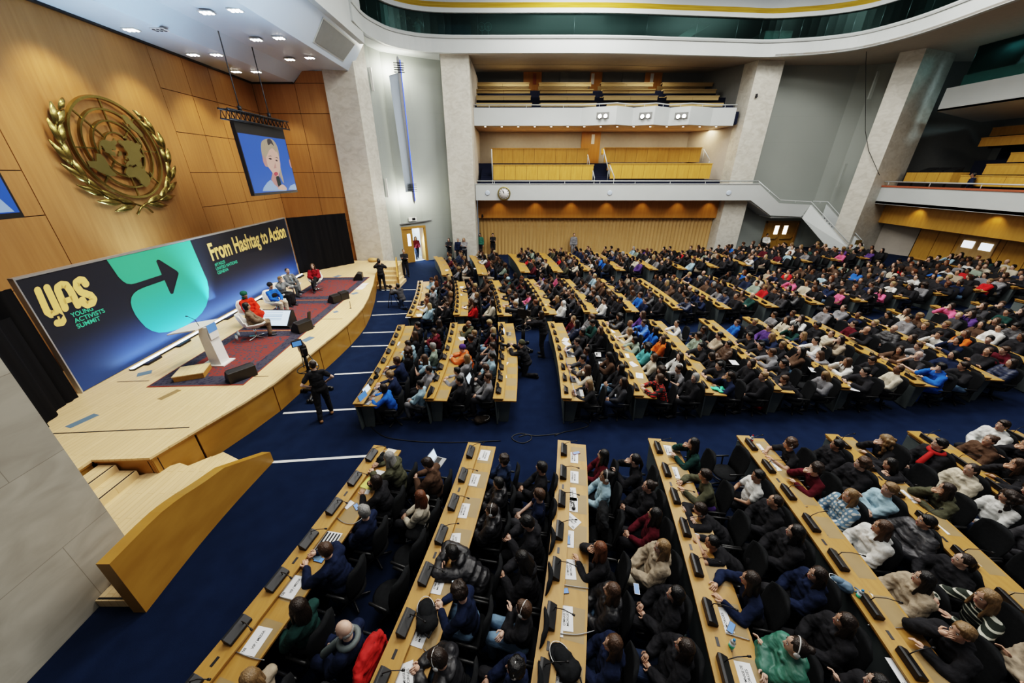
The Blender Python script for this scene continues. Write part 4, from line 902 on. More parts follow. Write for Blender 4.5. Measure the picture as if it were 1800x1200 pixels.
# loose objects on stage
sb = atz(337, 663, SZ); t = thing('step_box', (-8.95, 8.63, RZ), .38, 'pale plywood step box on the near rug corner', 'box')
m = MB(); m.box(-.34, .34, -.3, .3, .0, .14); m.build('body', 'oak', t); m = MB(); m.box(-.35, .35, -.31, .31, .14, .165); m.build('lid', 'stage_floor', t)
def wedge(loc, rz, w, label, sc=1.):
    t = thing('foldback_speaker', loc, rz, label, 'speaker')
    m = MB(); m.extr([(-.2 * sc, -w, 0), (.2 * sc, -w, 0), (.2 * sc, -w, .08), (-.02 * sc, -w, .34 * sc), (-.2 * sc, -w, .3 * sc)], (0, 2 * w, 0)); m.build('cabinet', 'black_plastic', t, bevel=.01)
    m = MB(); m.extr([(.195 * sc, -w + .03, .1), (-.01 * sc, -w + .03, .335 * sc), (.0, -w + .03, .35 * sc), (.21 * sc, -w + .03, .11)], (0, 2 * w - .06, 0)); m.build('grille', 'dark_metal', t)
    return t
wedge((-7.5, 8.5, RZ), 2.5, .33, 'black foldback speaker at the near rug corner')
wedge((-7.55, 11.75, RZ), 2.7, .28, 'black foldback speaker beside the small tablet stand', 1.15)
wedge((-7.78, 14.85, SZ), 2.6, .2, 'nearer of the two paired foldback speakers', 1.1); wedge((-7.62, 15.3, SZ), 2.6, .2, 'farther of the two paired foldback speakers', 1.1)
wedge((-8.15, 18.5, RZ), 3.4, .26, 'black foldback speaker on the far rug corner', 1.1)
def confidence():
    t = thing('floor_monitor', (-8.75, 12.35, RZ), -1.6, 'large floor monitor showing a bright page to the panel', 'monitor')
    # local +x faces the panel
    m = MB(); m.extr([(-.05, -.62, 0), (.42, -.62, 0), (.46, -.66, .1), (.02, -.66, .56), (-.05, -.66, .56)], (0, 1.32, 0)); m.build('casing', 'black_plastic', t)
    m = MB(); a, b = Vector((.452, 0, .12)), Vector((.03, 0, .552)); n = Vector((.46, 0, .44)).normalized() * .008; y = Vector((0, .61, 0)); m.quad(a - y + n, a + y + n, b + y + n, b - y + n); d = m.build('display', 'screen_light', t)
    m = MB()
    for i, (k0, w0) in enumerate(((.86, .3), (.72, .48), (.64, .45), (.56, .4), (.44, .3), (.36, .42))):
        p = a.lerp(b, k0) + n * 1.3; q = a.lerp(b, k0 + .03) + n * 1.3; m.quad(p + Vector((0, -w0, 0)), p + Vector((0, .35, 0)), q + Vector((0, .35, 0)), q + Vector((0, -w0, 0)))
    m.build('page_text', 'pic_shirt', d)
    return t
confidence()
t = thing('tablet_stand', (-7.4, 12.05, RZ), 2.6, 'small black tablet on a stand at the stage edge', 'stand')
m = MB(); m.tube([(0, 0, 0), (0, 0, .35)], .015, 6); m.cyl((0, 0), .13, 0, .015, 12); m.build('pole', 'black_plastic', t); m = MB(); m.extr([(-.03, -.05, .3), (.02, -.05, .3), (-.1, -.05, .62), (-.15, -.05, .62)], (0, .1, 0)); m.build('tablet', 'black_plastic', t)
t = thing('water_bottle', (-9.45, 11.2, SZ + .0), 0, 'clear water bottle on the boards behind the white chair', 'bottle', None)
m = MB(); m.cyl((0, 0), .035, 0, .17, 10); m.cyl((0, 0), .035, .17, .21, 10, 0, .014); m.build('body', 'bottle_plastic', t); m = MB(); m.cyl((0, 0), .016, .21, .235, 8); m.build('cap', 'teal_cap', t)
t2 = copy_tree(t); t2.location = (-9.3, 10.9, RZ); t2['label'] = 'clear water bottle on the rug edge beside the white chair'
m = MB(); m.tube([(-.0, -.04, 0), (0, 0, .3)], .012, 6); m.cyl((0, -.04), .05, 0, .01, 10); o = m.build('mic_stand', 'black_plastic', label='tiny black stub stand at the stage edge', cat='stand'); o.location = atz(617, 541, SZ)
m = MB(); m.ell((0, 0, .12), (.3, .2, .14)); m.ell((.2, .1, .1), (.2, .15, .1)); o = m.build('cloth_bundle', 'wood_slat', label='small tan bundle at the foot of the stage pillar', cat='bundle'); o.location = (-8.9, 22.7, SZ)
# ------------------------------------------------------------------ PEOPLE
def ik(a, b, l1, l2, hint):
    a, b, hint = Vector(a), Vector(b), Vector(hint); d = b - a; L = min(d.length, (l1 + l2) * .995); d.normalize(); b = a + d * L
    x = (l1 * l1 - l2 * l2 + L * L) / (2 * L); h = math.sqrt(max(l1 * l1 - x * x, 0)); n = hint - d * hint.dot(d); n.normalize()
    return a + d * x + n * h, b
SEATL = dict(al=(.40, .11, .09), ar=(.40, -.11, .09), kh=(.6, 0, 1))
POSES = {
    'lap': dict(lean=-.06, wl=(.30, .06, .60), wr=(.31, -.05, .61), el=(-.3, 1, -.6), er=(-.3, -1, -.6)),
    'desk': dict(lean=.30, wl=(.50, .13, .82), wr=(.50, -.11, .82), el=(0, 1, -.6), er=(0, -1, -.6), pitch=.05),
    'chin': dict(lean=.22, wl=(.42, .06, .82), wr=(.30, -.05, 1.03), el=(0, 1, -.6), er=(.2, -.8, -1), pitch=0),
    'crossed': dict(lean=-.04, wl=(.20, -.10, .80), wr=(.24, .10, .76), el=(.1, 1, -.7), er=(.1, -1, -.7)),
    'phone': dict(lean=.10, wl=(.36, .05, .76), wr=(.37, -.05, .77), el=(-.2, 1, -.8), er=(-.2, -1, -.8), pitch=.42),
    'slouch': dict(lean=-.22, pz=.46, wl=(.20, .10, .62), wr=(.22, -.09, .63), el=(-.2, 1, -.4), er=(-.2, -1, -.4), al=(.62, .12, .09), ar=(.66, -.08, .10)),
    'slump': dict(lean=.82, wl=(.62, -.02, .82), wr=(.58, .04, .84), el=(.3, 1, -.1), er=(.3, -1, -.1), pitch=.15),
    'legcross': dict(lean=-.10, wl=(.32, .02, .66), wr=(.34, -.06, .66), el=(-.2, 1, -.6), er=(-.2, -1, -.6), al=(.55, -.06, .32), ar=(.40, -.12, .09)),
    'stand': dict(pz=.93, lean=.0, wl=(.10, .24, .86), wr=(.12, -.24, .86), el=(-1, .4, 0), er=(-1, -.4, 0), al=(-.02, .11, .08), ar=(.03, -.11, .08)),
    'armsfold': dict(pz=.93, lean=-.02, wl=(.22, -.10, 1.22), wr=(.25, .10, 1.18), el=(.1, 1, -.7), er=(.1, -1, -.7), al=(.0, .13, .08), ar=(.04, -.12, .08)),
    'hips': dict(pz=.93, lean=.02, wl=(.06, .20, 1.02), wr=(.10, -.20, 1.02), el=(-.5, 1, 0), er=(-.5, -1, 0), al=(-.16, .17, .08), ar=(.12, -.15, .08), pitch=.1),
    'shoot': dict(pz=.93, lean=.05, wl=(.34, .10, 1.46), wr=(.30, -.12, 1.42), el=(0, 1, -1), er=(0, -1, -1), al=(.04, .14, .08), ar=(-.06, -.13, .08)),
    'walk': dict(pz=.91, lean=.05, wl=(.22, .22, .92), wr=(-.12, -.22, .9), el=(-1, .2, 0), er=(-1, -.2, 0), al=(-.28, .09, .14), ar=(.30, -.09, .08)),
    'lean': dict(pz=.86, lean=.45, wl=(.62, .16, .92), wr=(.62, -.12, .92), el=(0, 1, -.6), er=(0, -1, -.6), al=(-.1, .12, .08), ar=(.1, -.12, .08), pitch=-.3),
    'kneel': dict(pz=.44, lean=.38, wl=(.56, .08, .86), wr=(.54, -.12, .92), el=(0, 1, -.8), er=(0, -1, -.8), al=(-.36, .12, .09), ar=(.20, -.14, .09), kh=(1, 0, .2), pitch=-.15),
    'point': dict(pz=.93, lean=.18, wl=(.60, .10, 1.22), wr=(.52, -.12, 1.25), el=(0, .6, -1), er=(0, -.6, -1), al=(-.05, .12, .08), ar=(.08, -.12, .08)),
}
YAWS = (0., -.35, .3)
def joints(pose, yaw):
    P = dict(SEATL); P.update(POSES[pose]); pz = P.get('pz', .475); s, c = math.sin(P['lean']), math.cos(P['lean']); stand = pz > .8
    J = {}; pel = Vector((0, 0, pz)); sp = lambda k, y=0, f=0: pel + Vector((s * k + c * f, y, c * k - s * f))
    J['sp'] = sp; J['pel'] = pel; J['neck'] = sp(.515); l2 = P['lean'] * .35; J['hb'] = J['neck'] + Vector((math.sin(l2), 0, math.cos(l2))) * .085
    R = Matrix.Rotation(yaw, 3, 'Z') @ Matrix.Rotation(P.get('pitch', 0.) + l2 * .3, 3, 'Y'); J['R'] = R; J['head'] = J['hb'] + R @ Vector((.022, 0, .088))
    J['tilt'] = Matrix.Rotation(P['lean'], 3, 'Y')
    for k, sg in (('l', 1), ('r', -1)):
        sh = sp(.445, .172 * sg); J['s' + k] = sh; e, w = ik(sh, P['w' + k], .285, .255, P['e' + k]); J['e' + k] = e; J['w' + k] = w
        hp = pel + Vector((0, .092 * sg, -.0)); J['h' + k] = hp; kn, a = ik(hp, P['a' + k], .435, .425, P.get('kh', (.6, 0, 1)) if not stand else (1, 0, 0)); J['k' + k] = kn; J['a' + k] = a
    return J
def foot_dir(J, k):
    d = J['k' + k] - J['a' + k]; d.z = 0
    return Vector((1, .12 if k == 'l' else -.12, 0)).normalized()
def add_hand(mb, J, k, n, seg):
    w, e = J['w' + k], J['e' + k]; sg = 1 if k == 'l' else -1
    d = (w - e).normalized(); side = Vector((0, 1, 0)) - d * d.y; side.normalize(); nrm = d.cross(side) if d.cross(side).z > 0 else -d.cross(side)
    for i, (L, off) in enumerate(((.072, .030), (.080, .010), (.076, -.010), (.060, -.029))):
        b = w + d * .085 + side * (off * sg) ; c1 = (d - nrm * .45).normalized(); c2 = (d * .5 - nrm).normalized(); mid = b + c1 * L * .55
        mb.cap(b - d * .02, .0095, mid, .0088, n, 0, seg); mb.cap(mid, .0088, mid + c2 * L * .45, .0072, n, 0, seg)
    tb = w + d * .03 + side * (.032 * -sg * -1); t1 = tb + (d * .6 + side * sg * .8 - nrm * .3).normalized() * .04; mb.cap(tb, .013, t1, .011, n, 0, seg); mb.cap(t1, .011, t1 + (d - nrm * .4).normalized() * .032, .008, n, 0, seg)
def body_prims(J, lod):
    m = MB(); R = J['R']; hc = J['head']; E = lambda c, r: m.ell(hc + R @ Vector(c), r, R, 14, 10)
    E((0, 0, .03), (.096, .077, .092)); E((.026, 0, -.045), (.064, .058, .074)); E((.06, 0, -.092), (.03, .032, .024)); E((.05, 0, -.02), (.045, .064, .045))
    m.cap(hc + R @ Vector((.088, 0, .012)), .009, hc + R @ Vector((.108, 0, -.028)), .014, 8)
    for s in (1, -1): E((-.005, .078 * s, -.005), (.022, .011, .033))
    m.cap(J['neck'] - Vector((0, 0, .05)), .062, hc + R @ Vector((-.01, 0, -.06)), .052, 12)
    sp = J['sp']; T = J['tilt']
    m.ell(sp(.02), (.115, .155, .12), T); m.ell(sp(.16), (.10, .135, .15), T); m.ell(sp(.34), (.108, .155, .16), T)
    m.cap(J['sl'], .058, J['sr'], .058, 10)
    for k in 'lr':
        m.cap(J['s' + k], .052, J['e' + k], .039, 10); m.cap(J['e' + k], .039, J['w' + k], .026, 10)
        d = (J['w' + k] - J['e' + k]).normalized(); side = Vector((0, 1, 0)) - d * d.y; side.normalize(); m.cap(J['w' + k], .026, J['w' + k] + d * .07, .03, 10)
        m.cap(J['w' + k] + d * .055 + side * .022, .016, J['w' + k] + d * .055 - side * .022, .016, 8)
        m.cap(J['h' + k], .085, J['k' + k], .052, 10); m.cap(J['k' + k], .050, J['a' + k], .034, 10); f = foot_dir(J, k); m.cap(J['a' + k] - Vector((0, 0, .035)) - f * .04, .035, J['a' + k] + f * .13 - Vector((0, 0, .05)), .028, 8)
    return m
def top_prims(J, kind):
    m = MB(); sp = J['sp']; T = J['tilt']; b = {'sweater': .023, 'jacket': .040, 'puffer': .054, 'tee': .02, 'blazer': .029, 'coat': .046}[kind]
    m.ell(sp(.0), (.122 + b, .16 + b, .11), T, 16, 10); m.ell(sp(.16), (.110 + b, .148 + b, .19), T, 16, 10); m.ell(sp(.33), (.098 + b, .152 + b, .165), T, 16, 10); m.cap(J['sl'], .060 + b * .7, J['sr'], .060 + b * .7, 12)
    m.cap(sp(.47), .085 + b * .5, sp(.50), .068 + b * .4, 12)
    if kind in ('jacket', 'puffer', 'coat'):   # hood and collar
        m.ell(sp(.50, 0, -.09), (.06, .12, .065), T); m.cap(sp(.50, .08, -.01), .035, sp(.46, .03, .10), .03); m.cap(sp(.50, -.08, -.01), .035, sp(.46, -.03, .10), .03)
    for k in 'lr':
        s, e, w = J['s' + k], J['e' + k], J['w' + k]
        if kind == 'tee': m.cap(s, .060 + b * .5, s.lerp(e, .6), .052 + b * .6, 12); continue
        m.cap(s, .056 + b * .9, e, .047 + b * .9, 12); m.cap(e, .047 + b * .9, e.lerp(w, .93), .034 + b * .75, 12)
        if kind == 'puffer':
            for t in (.25, .5, .75): m.ell(s.lerp(e, t), (.062 + b * .8,) * 3); m.ell(e.lerp(w, t), (.05 + b * .7,) * 3)
    if kind == 'puffer':
        for h in (.05, .17, .29): m.ell(sp(h), (.115 + b * 1.2, .15 + b * 1.25, .07), T, 16, 8)
    return m
def leg_prims(J, kind):
    m = MB(); b = .022 if kind == 'trousers' else .04; m.ell(J['pel'] + Vector((0, 0, .0)), (.128, .168, .105))
    for k in 'lr':
        m.cap(J['h' + k], .088 + b, J['k' + k], .058 + b, 12); m.cap(J['k' + k], .056 + b, J['a' + k] + Vector((0, 0, .03)), .040 + b, 12)
    if kind == 'skirt':
        m.cap(J['pel'] + Vector((.05, 0, 0)), .15, (J['kl'] + J['kr']) / 2, .13); m.cap((J['kl'] + J['kr']) / 2, .13, (J['al'] + J['ar']) / 2 + Vector((0, 0, .12)), .15)
    return m
def shoe_prims(J):
    m = MB()
    for k in 'lr':
        f = foot_dir(J, k); a = J['a' + k]; m.cap(a - f * .045 - Vector((0, 0, .04)), .047, a + f * .15 - Vector((0, 0, .052)), .038, 12); m.cap(a - Vector((0, 0, .03)), .048, a + Vector((0, 0, .015)), .046, 10)
    return m
def hair_prims(style):
    m = MB(); E = lambda c, r: m.ell(c, r, None, 16, 10)
    def capm(x=0): E((-.016, 0, .043), (.098 + x, .088 + x, .093 + x)); E((-.046, 0, -.005), (.062 + x, .081 + x, .075 + x))
    r = random.Random(5)
    if style in ('short', 'crop'): capm(-.002 if style == 'crop' else .004); 
    if style == 'short': E((.035, 0, .095), (.055, .06, .03))
    if style == 'long':
        capm(.004); E((-.078, 0, -.12), (.042, .098, .2))
        for s in (1, -1): m.cap((-.015, .078 * s, .03), .03, (-.012, .092 * s, -.18), .026); m.cap((.02, .08 * s, -.02), .018, (.05, .085 * s, -.25), .02)
    if style == 'wavy':
        capm(.012); 
        for i in range(44):
            a = r.uniform(1.0, 5.3); z = r.uniform(-.30, .06); q = .105 + .02 * r.random(); E((q * math.cos(a) * .9 - .02, q * math.sin(a), z), (.034, .034, .045))
    if style == 'curly':
        capm(.006)
        for i in range(60):
            a = r.uniform(0, 2 * PI); z = r.uniform(-.02, .13); q = .092 * math.sqrt(max(0, 1 - ((z - .04) / .1) ** 2)); x = q * math.cos(a) - .016
            if x > .05 and z < .08: continue
            E((x, q * math.sin(a), z), (.027, .027, .025))
    if style == 'bun': capm(.0); E((-.115, 0, .075), (.045, .045, .042))
    if style == 'tail': capm(.0); m.cap((-.10, 0, .05), .03, (-.14, 0, -.05), .032); m.cap((-.14, 0, -.05), .032, (-.125, 0, -.24), .018)
    if style == 'bob':
        capm(.006); E((-.04, 0, -.05), (.066, .1, .09))
        for s in (1, -1): m.cap((.0, .08 * s, .03), .028, (.015, .085 * s, -.10), .024)
    if style == 'bald': E((-.03, 0, -.012), (.078, .085, .045))
    if style == 'beanie': E((-.008, 0, .05), (.112, .1, .105)); m.ring_tube([[(-.008 + q * math.cos(t), q * .92 * math.sin(t), z) for t in [2 * PI * k / 20 for k in range(20)]] for q, z in ((.105, .03), (.115, .05), (.108, .075))])
    if style == 'turban': E((-.02, 0, .07), (.125, .115, .105)); E((-.08, 0, .05), (.07, .09, .08)); E((-.03, 0, -.08), (.085, .1, .1))
    if style == 'hood': E((-.03, 0, .02), (.105, .112, .125)); E((-.05, 0, -.12), (.08, .12, .08))
    return m
DG = lambda: bpy.context.evaluated_depsgraph_get()
def remesh(mb, vox, smooth, dec, disp=0):
    me = bpy.data.meshes.new('tmp'); me.from_pydata(mb.v, [], mb.f); me.update(); o = bpy.data.objects.new('tmp', me)
    md = o.modifiers.new('r', 'REMESH'); md.mode = 'VOXEL'; md.voxel_size = vox; md.adaptivity = 0; md.use_smooth_shade = True
    if smooth: s = o.modifiers.new('s', 'SMOOTH'); s.factor = .5; s.iterations = smooth
    if dec < 1: d = o.modifiers.new('d', 'DECIMATE'); d.ratio = dec
    out = evaluated_mesh(o); bpy.data.meshes.remove(me)
    out.polygons.foreach_set('use_smooth', [True] * len(out.polygons)); return out
from mathutils import noise as mnoise
def wrinkle(me, amp, seed):
    o = Vector((seed * 3.7, seed * 1.3, 0))
    nrm = [v.normal.copy() for v in me.vertices]
    for v, nv_ in zip(me.vertices, nrm):
        c = v.co.copy(); q = Vector((c.x * 9, c.y * 9, c.z * 21)) + o
        f = mnoise.noise(q) + .5 * mnoise.noise(q * 2.3 + Vector((5, 1, 2))) + .9 * (1 - abs(mnoise.noise(Vector((c.x * 6, c.y * 6, c.z * 12)) - o)) * 2.2) * .5
        v.co = c + nv_ * (amp * (f - .25))
    me.update()
def to_mb(me):
    m = MB(); m.v = [tuple(v.co) for v in me.vertices]; m.f = [list(p.vertices) for p in me.polygons]; m.m = [0] * len(m.f); m.sm = [True] * len(m.f); return m
LOD = {'hero': (.0115, .013, .0125, .30, .38), 'mid': (.017, .021, .018, .22, .24)}
CACHE = {}
def get_body(pose, y, lod):
    k = ('b', pose, y, lod)
    if k not in CACHE:
        J = joints(pose, YAWS[y]); L = LOD[lod]; me = remesh(body_prims(J, lod), L[0], 2, L[3]); m = to_mb(me); bpy.data.meshes.remove(me)
        for q in 'lr': add_hand(m, J, q, 7 if lod == 'hero' else 5, 2 if lod == 'hero' else 1)
        R = J['R']; hc = J['head']
        for s in (1, -1):
            m.ell(hc + R @ Vector((.082, .033 * s, .016)), (.010, .015, .0085), R, 8, 5, 1); m.ell(hc + R @ Vector((.089, .033 * s, .016)), (.006, .007, .007), R, 7, 4, 2)
            m.cap(hc + R @ Vector((.093, .018 * s, .037)), .004, hc + R @ Vector((.083, .048 * s, .038)), .0035, 6, 2, 1)
        m.ell(hc + R @ Vector((.087, 0, -.062)), (.010, .024, .0085), R, 8, 5, 3)
        CACHE[k] = m.mesh('person_body', ['skin', 'eye_white', 'eye_dark', 'lip'])
    return CACHE[k]
def get_top(pose, kind, lod):
    k = ('t', pose, kind, lod)
    if k not in CACHE:
        me = remesh(top_prims(joints(pose, 0), kind), LOD[lod][1], 6 if kind != 'puffer' else 2, LOD[lod][4] * (1.6 if lod == 'hero' else 1)); wrinkle(me, {'sweater': .010, 'tee': .009, 'blazer': .009, 'jacket': .015, 'coat': .016, 'puffer': .012}[kind], len(CACHE) % 17); me.materials.append(MATS['puffer' if kind == 'puffer' else 'cloth']); CACHE[k] = me
    return CACHE[k]
def get_legs(pose, kind, lod):
    k = ('l', pose, kind, lod)
    if k not in CACHE:
        me = remesh(leg_prims(joints(pose, 0), kind), LOD[lod][1], 3, LOD[lod][4] * (1.4 if lod == 'hero' else 1)); wrinkle(me, .010, len(CACHE) % 13); me.materials.append(MATS['cloth']); CACHE[k] = me
    return CACHE[k]
def get_shoes(pose, lod):
    k = ('s', pose, lod)
    if k not in CACHE:
        me = remesh(shoe_prims(joints(pose, 0)), .015, 1, .2); me.materials.append(MATS['shoe']); CACHE[k] = me
    return CACHE[k]
def get_hair(style, lod):
    k = ('h', style, lod)
    if k not in CACHE:
        me = remesh(hair_prims(style), LOD[lod][2], 3 if style not in ('curly', 'wavy') else 1, LOD[lod][4]); me.materials.append(MATS['cloth' if style in ('beanie', 'turban', 'hood') else 'hair']); 
        if lod == 'hero' and style not in ('beanie', 'turban', 'hood'):
            nrm = [v.normal.copy() for v in me.vertices]
            for v, nv_ in zip(me.vertices, nrm):
                c = v.co.copy(); a = math.atan2(c.y, c.x - .02); v.co = c + nv_ * (.007 * mnoise.noise(Vector((a * 9, c.z * 5, 0))) + .004 * mnoise.noise(Vector((a * 22, c.z * 7, 3))))
            me.update()
        CACHE[k] = me
    return CACHE[k]
def get_phones():
    if 'hp' not in CACHE:
        m = MB()
        for s in (1, -1): m.ell((-.005, .092 * s, -.005), (.032, .014, .036), None, 10, 6)
        m.tube([(-.005, .094 * math.cos(t), .02 + .115 * math.sin(t)) for t in [PI * i / 10 for i in range(11)]], .006, 6); CACHE['hp'] = m.mesh('headphones', ['white_plastic'])
    return CACHE['hp']
K = (.021, .021, .024); N = (.014, .022, .05); G = (.19, .19, .20); DGY = (.05, .05, .055); W = (.60, .60, .58); CR = (.50, .45, .36); BE = (.34, .28, .21); BR = (.085, .052, .035)
RD = (.42, .018, .02); BU = (.085, .012, .02); BL = (.025, .12, .42); LB = (.30, .43, .50); GN = (.045, .15, .11); DGN = (.018, .05, .045); ORG = (.58, .13, .025); JN = (.20, .31, .43); DJ = (.022, .036, .07); OL = (.075, .075, .05); PK = (.62, .13, .24); PU = (.09, .05, .18); SG = (.23, .28, .23); TL = (.1, .35, .36)
CN = {K: 'black', N: 'navy', G: 'grey', DGY: 'charcoal', W: 'white', CR: 'cream', BE: 'beige', BR: 'brown', RD: 'red', BU: 'burgundy', BL: 'blue', LB: 'pale blue', GN: 'green', DGN: 'dark green', ORG: 'orange', JN: 'light denim', DJ: 'dark denim', OL: 'olive', PK: 'pink', PU: 'purple', SG: 'sage', TL: 'turquoise'}
hk = (.007, .006, .006); hd = (.022, .013, .009); hb = (.06, .032, .018); ha = (.12, .045, .02); hl = (.2, .125, .06); hy = (.36, .26, .13); hg = (.24, .235, .225)
HN = {hk: 'black', hd: 'dark', hb: 'brown', ha: 'auburn', hl: 'light brown', hy: 'blond', hg: 'grey'}
HS = {'short': 'short', 'crop': 'cropped', 'long': 'long', 'wavy': 'long wavy', 'curly': 'curly', 'bun': 'bun of', 'tail': 'tied', 'bob': 'chin-length', 'bald': 'balding'}
SK = [(.56, .35, .26), (.50, .30, .21), (.60, .40, .31), (.40, .23, .15), (.24, .125, .075), (.53, .33, .24)]
TN = {'sweater': 'sweater', 'jacket': 'jacket', 'puffer': 'puffer jacket', 'tee': 'tee shirt', 'blazer': 'blazer', 'coat': 'coat'}
def head_off(pose): return joints(pose, 0)['head']
def person(loc, rz, pose, y, lod, skin, hair, top, legs, label, group=None, shoes=K, sc=1., lk='trousers', hp=False, topmat=None, haircol=None):
    J = joints(pose, YAWS[y])
    o = bpy.data.objects.new('person', get_body(pose, y, lod)); COL.objects.link(o); o.location = loc; o.rotation_euler = (0, 0, rz); o.scale = (sc,) * 3; o.color = (*skin, 1); tag(o, label, 'person', group)
    def kid(n, me, c):
        q = bpy.data.objects.new(n, me); COL.objects.link(q); q.parent = o; q.color = (*c, 1); return q
    if hair:
        h = kid({'beanie': 'beanie', 'turban': 'head_wrap', 'hood': 'hood'}.get(hair[0], 'hair'), get_hair(hair[0], lod), hair[1]); h.location = J['head']; h.rotation_euler = J['R'].to_euler()
    if hp: h = kid('headphones', get_phones(), W); h.location = J['head']; h.rotation_euler = J['R'].to_euler()
    t = kid({'tee': 'tee_shirt', 'puffer': 'puffer_jacket'}.get(top[0], top[0]), get_top(pose, top[0], lod), top[1])
    if topmat: t.material_slots[0].link = 'OBJECT'; t.material_slots[0].material = MATS[topmat]
    kid(lk, get_legs(pose, lk, lod), legs); kid('shoes', get_shoes(pose, lod), shoes)
    return o
NP = [0]
# ------------------------------------------------------------------ DESKS, CHAIRS, AUDIENCE
def heading(x, y): return math.atan2(11.5 - y, -36 - x)
def arc3(a, b, sag=.09, n=10):
    a, b = Vector((*a, 0)), Vector((*b, 0)); d = b - a; nn = Vector((d.y, -d.x, 0)).normalized()
    if nn.x < 0: nn = -nn
    return [a + d * (i / n) + nn * (4 * sag * (i / n) * (1 - i / n)) for i in range(n + 1)]
def along(line, s):
    for a, b in zip(line[:-1], line[1:]):
        L = (b - a).length
        if s <= L: d = (b - a).normalized(); return a + d * s, d
        s -= L
    d = (line[-1] - line[-2]).normalized(); return line[-1] + d * s, d
def length(line): return sum((b - a).length for a, b in zip(line[:-1], line[1:]))
BLOCKS = {
    'near': [((-2.91, 5.87), (-3.98, .9)), ((-.92, 5.96), (-1.85, .9)), ((1.01, 6.03), (-.05, .9)), ((2.98, 6.09), (2.08, .9)), ((4.96, 6.18), (4.35, .9)), ((6.95, 6.23), (6.22, .9)), ((8.87, 6.33), (8.3, 1.5)), ((10.8, 6.4), (10.4, 2.5))],
    'middle': [((-3.97, 7.36), (-4.32, 12.45)), ((-2.25, 7.6), (-2.35, 12.67)), ((-.47, 7.59), (-.53, 12.73)), ((1.29, 7.61), (1.39, 12.79)), ((3.18, 7.74), (3.35, 12.97)), ((5.06, 7.87), (5.3, 13.0)), ((6.94, 8.02), (7.4, 13.1)), ((8.87, 8.13), (9.25, 13.3)), ((10.95, 8.22), (11.3, 13.4)), ((12.9, 8.4), (13.3, 13.5)), ((14.85, 8.55), (15.2, 13.6)), ((16.8, 8.7), (17.15, 13.8)), ((18.7, 9.0), (19.0, 14.0)), ((20.6, 9.3), (20.9, 14.1))],
    'far': [((-4.25, 13.39), (-5.01, 18.52)), ((-2.38, 13.52), (-3.13, 18.52)), ((-.58, 13.52), (-1.29, 18.75)), ((1.29, 13.71), (.62, 18.97)), ((3.0, 13.84), (2.6, 19.0)), ((4.78, 14.04), (4.46, 19.09)), ((6.86, 14.3), (6.6, 19.2)), ((8.86, 14.4), (8.6, 19.4)), ((10.95, 14.5), (10.7, 19.5)), ((12.95, 14.6), (12.7, 19.6)), ((14.9, 14.7), (14.6, 19.7)), ((16.85, 14.9), (16.5, 19.8)), ((18.75, 15.05), (18.4, 20.0)), ((20.7, 15.3), (20.3, 20.2)), ((22.6, 15.5), (22.2, 20.3))],
    'rear': [((-3.94, 19.7), (-5.4, 24.6)), ((-1.94, 19.95), (-3.0, 25.0)), ((.5, 20.5), (-.3, 25.6)), ((2.43, 20.6), (1.8, 26.0)), ((4.24, 20.9), (3.7, 26.2)), ((6.21, 21.0), (5.7, 26.3)), ((8.24, 21.2), (7.8, 26.4)), ((10.03, 21.3), (9.7, 26.4)), ((12.0, 21.4), (11.7, 26.4)), ((14.0, 21.5), (13.7, 26.4)), ((15.9, 21.6), (15.6, 26.4)), ((17.8, 21.7), (17.5, 26.2)), ((19.6, 21.8), (19.4, 25.5)), ((21.4, 21.9), (21.2, 24.5)), ((24.0, 16.0), (23.9, 21.5))],
}
PITCH = .62
DESKS = {}
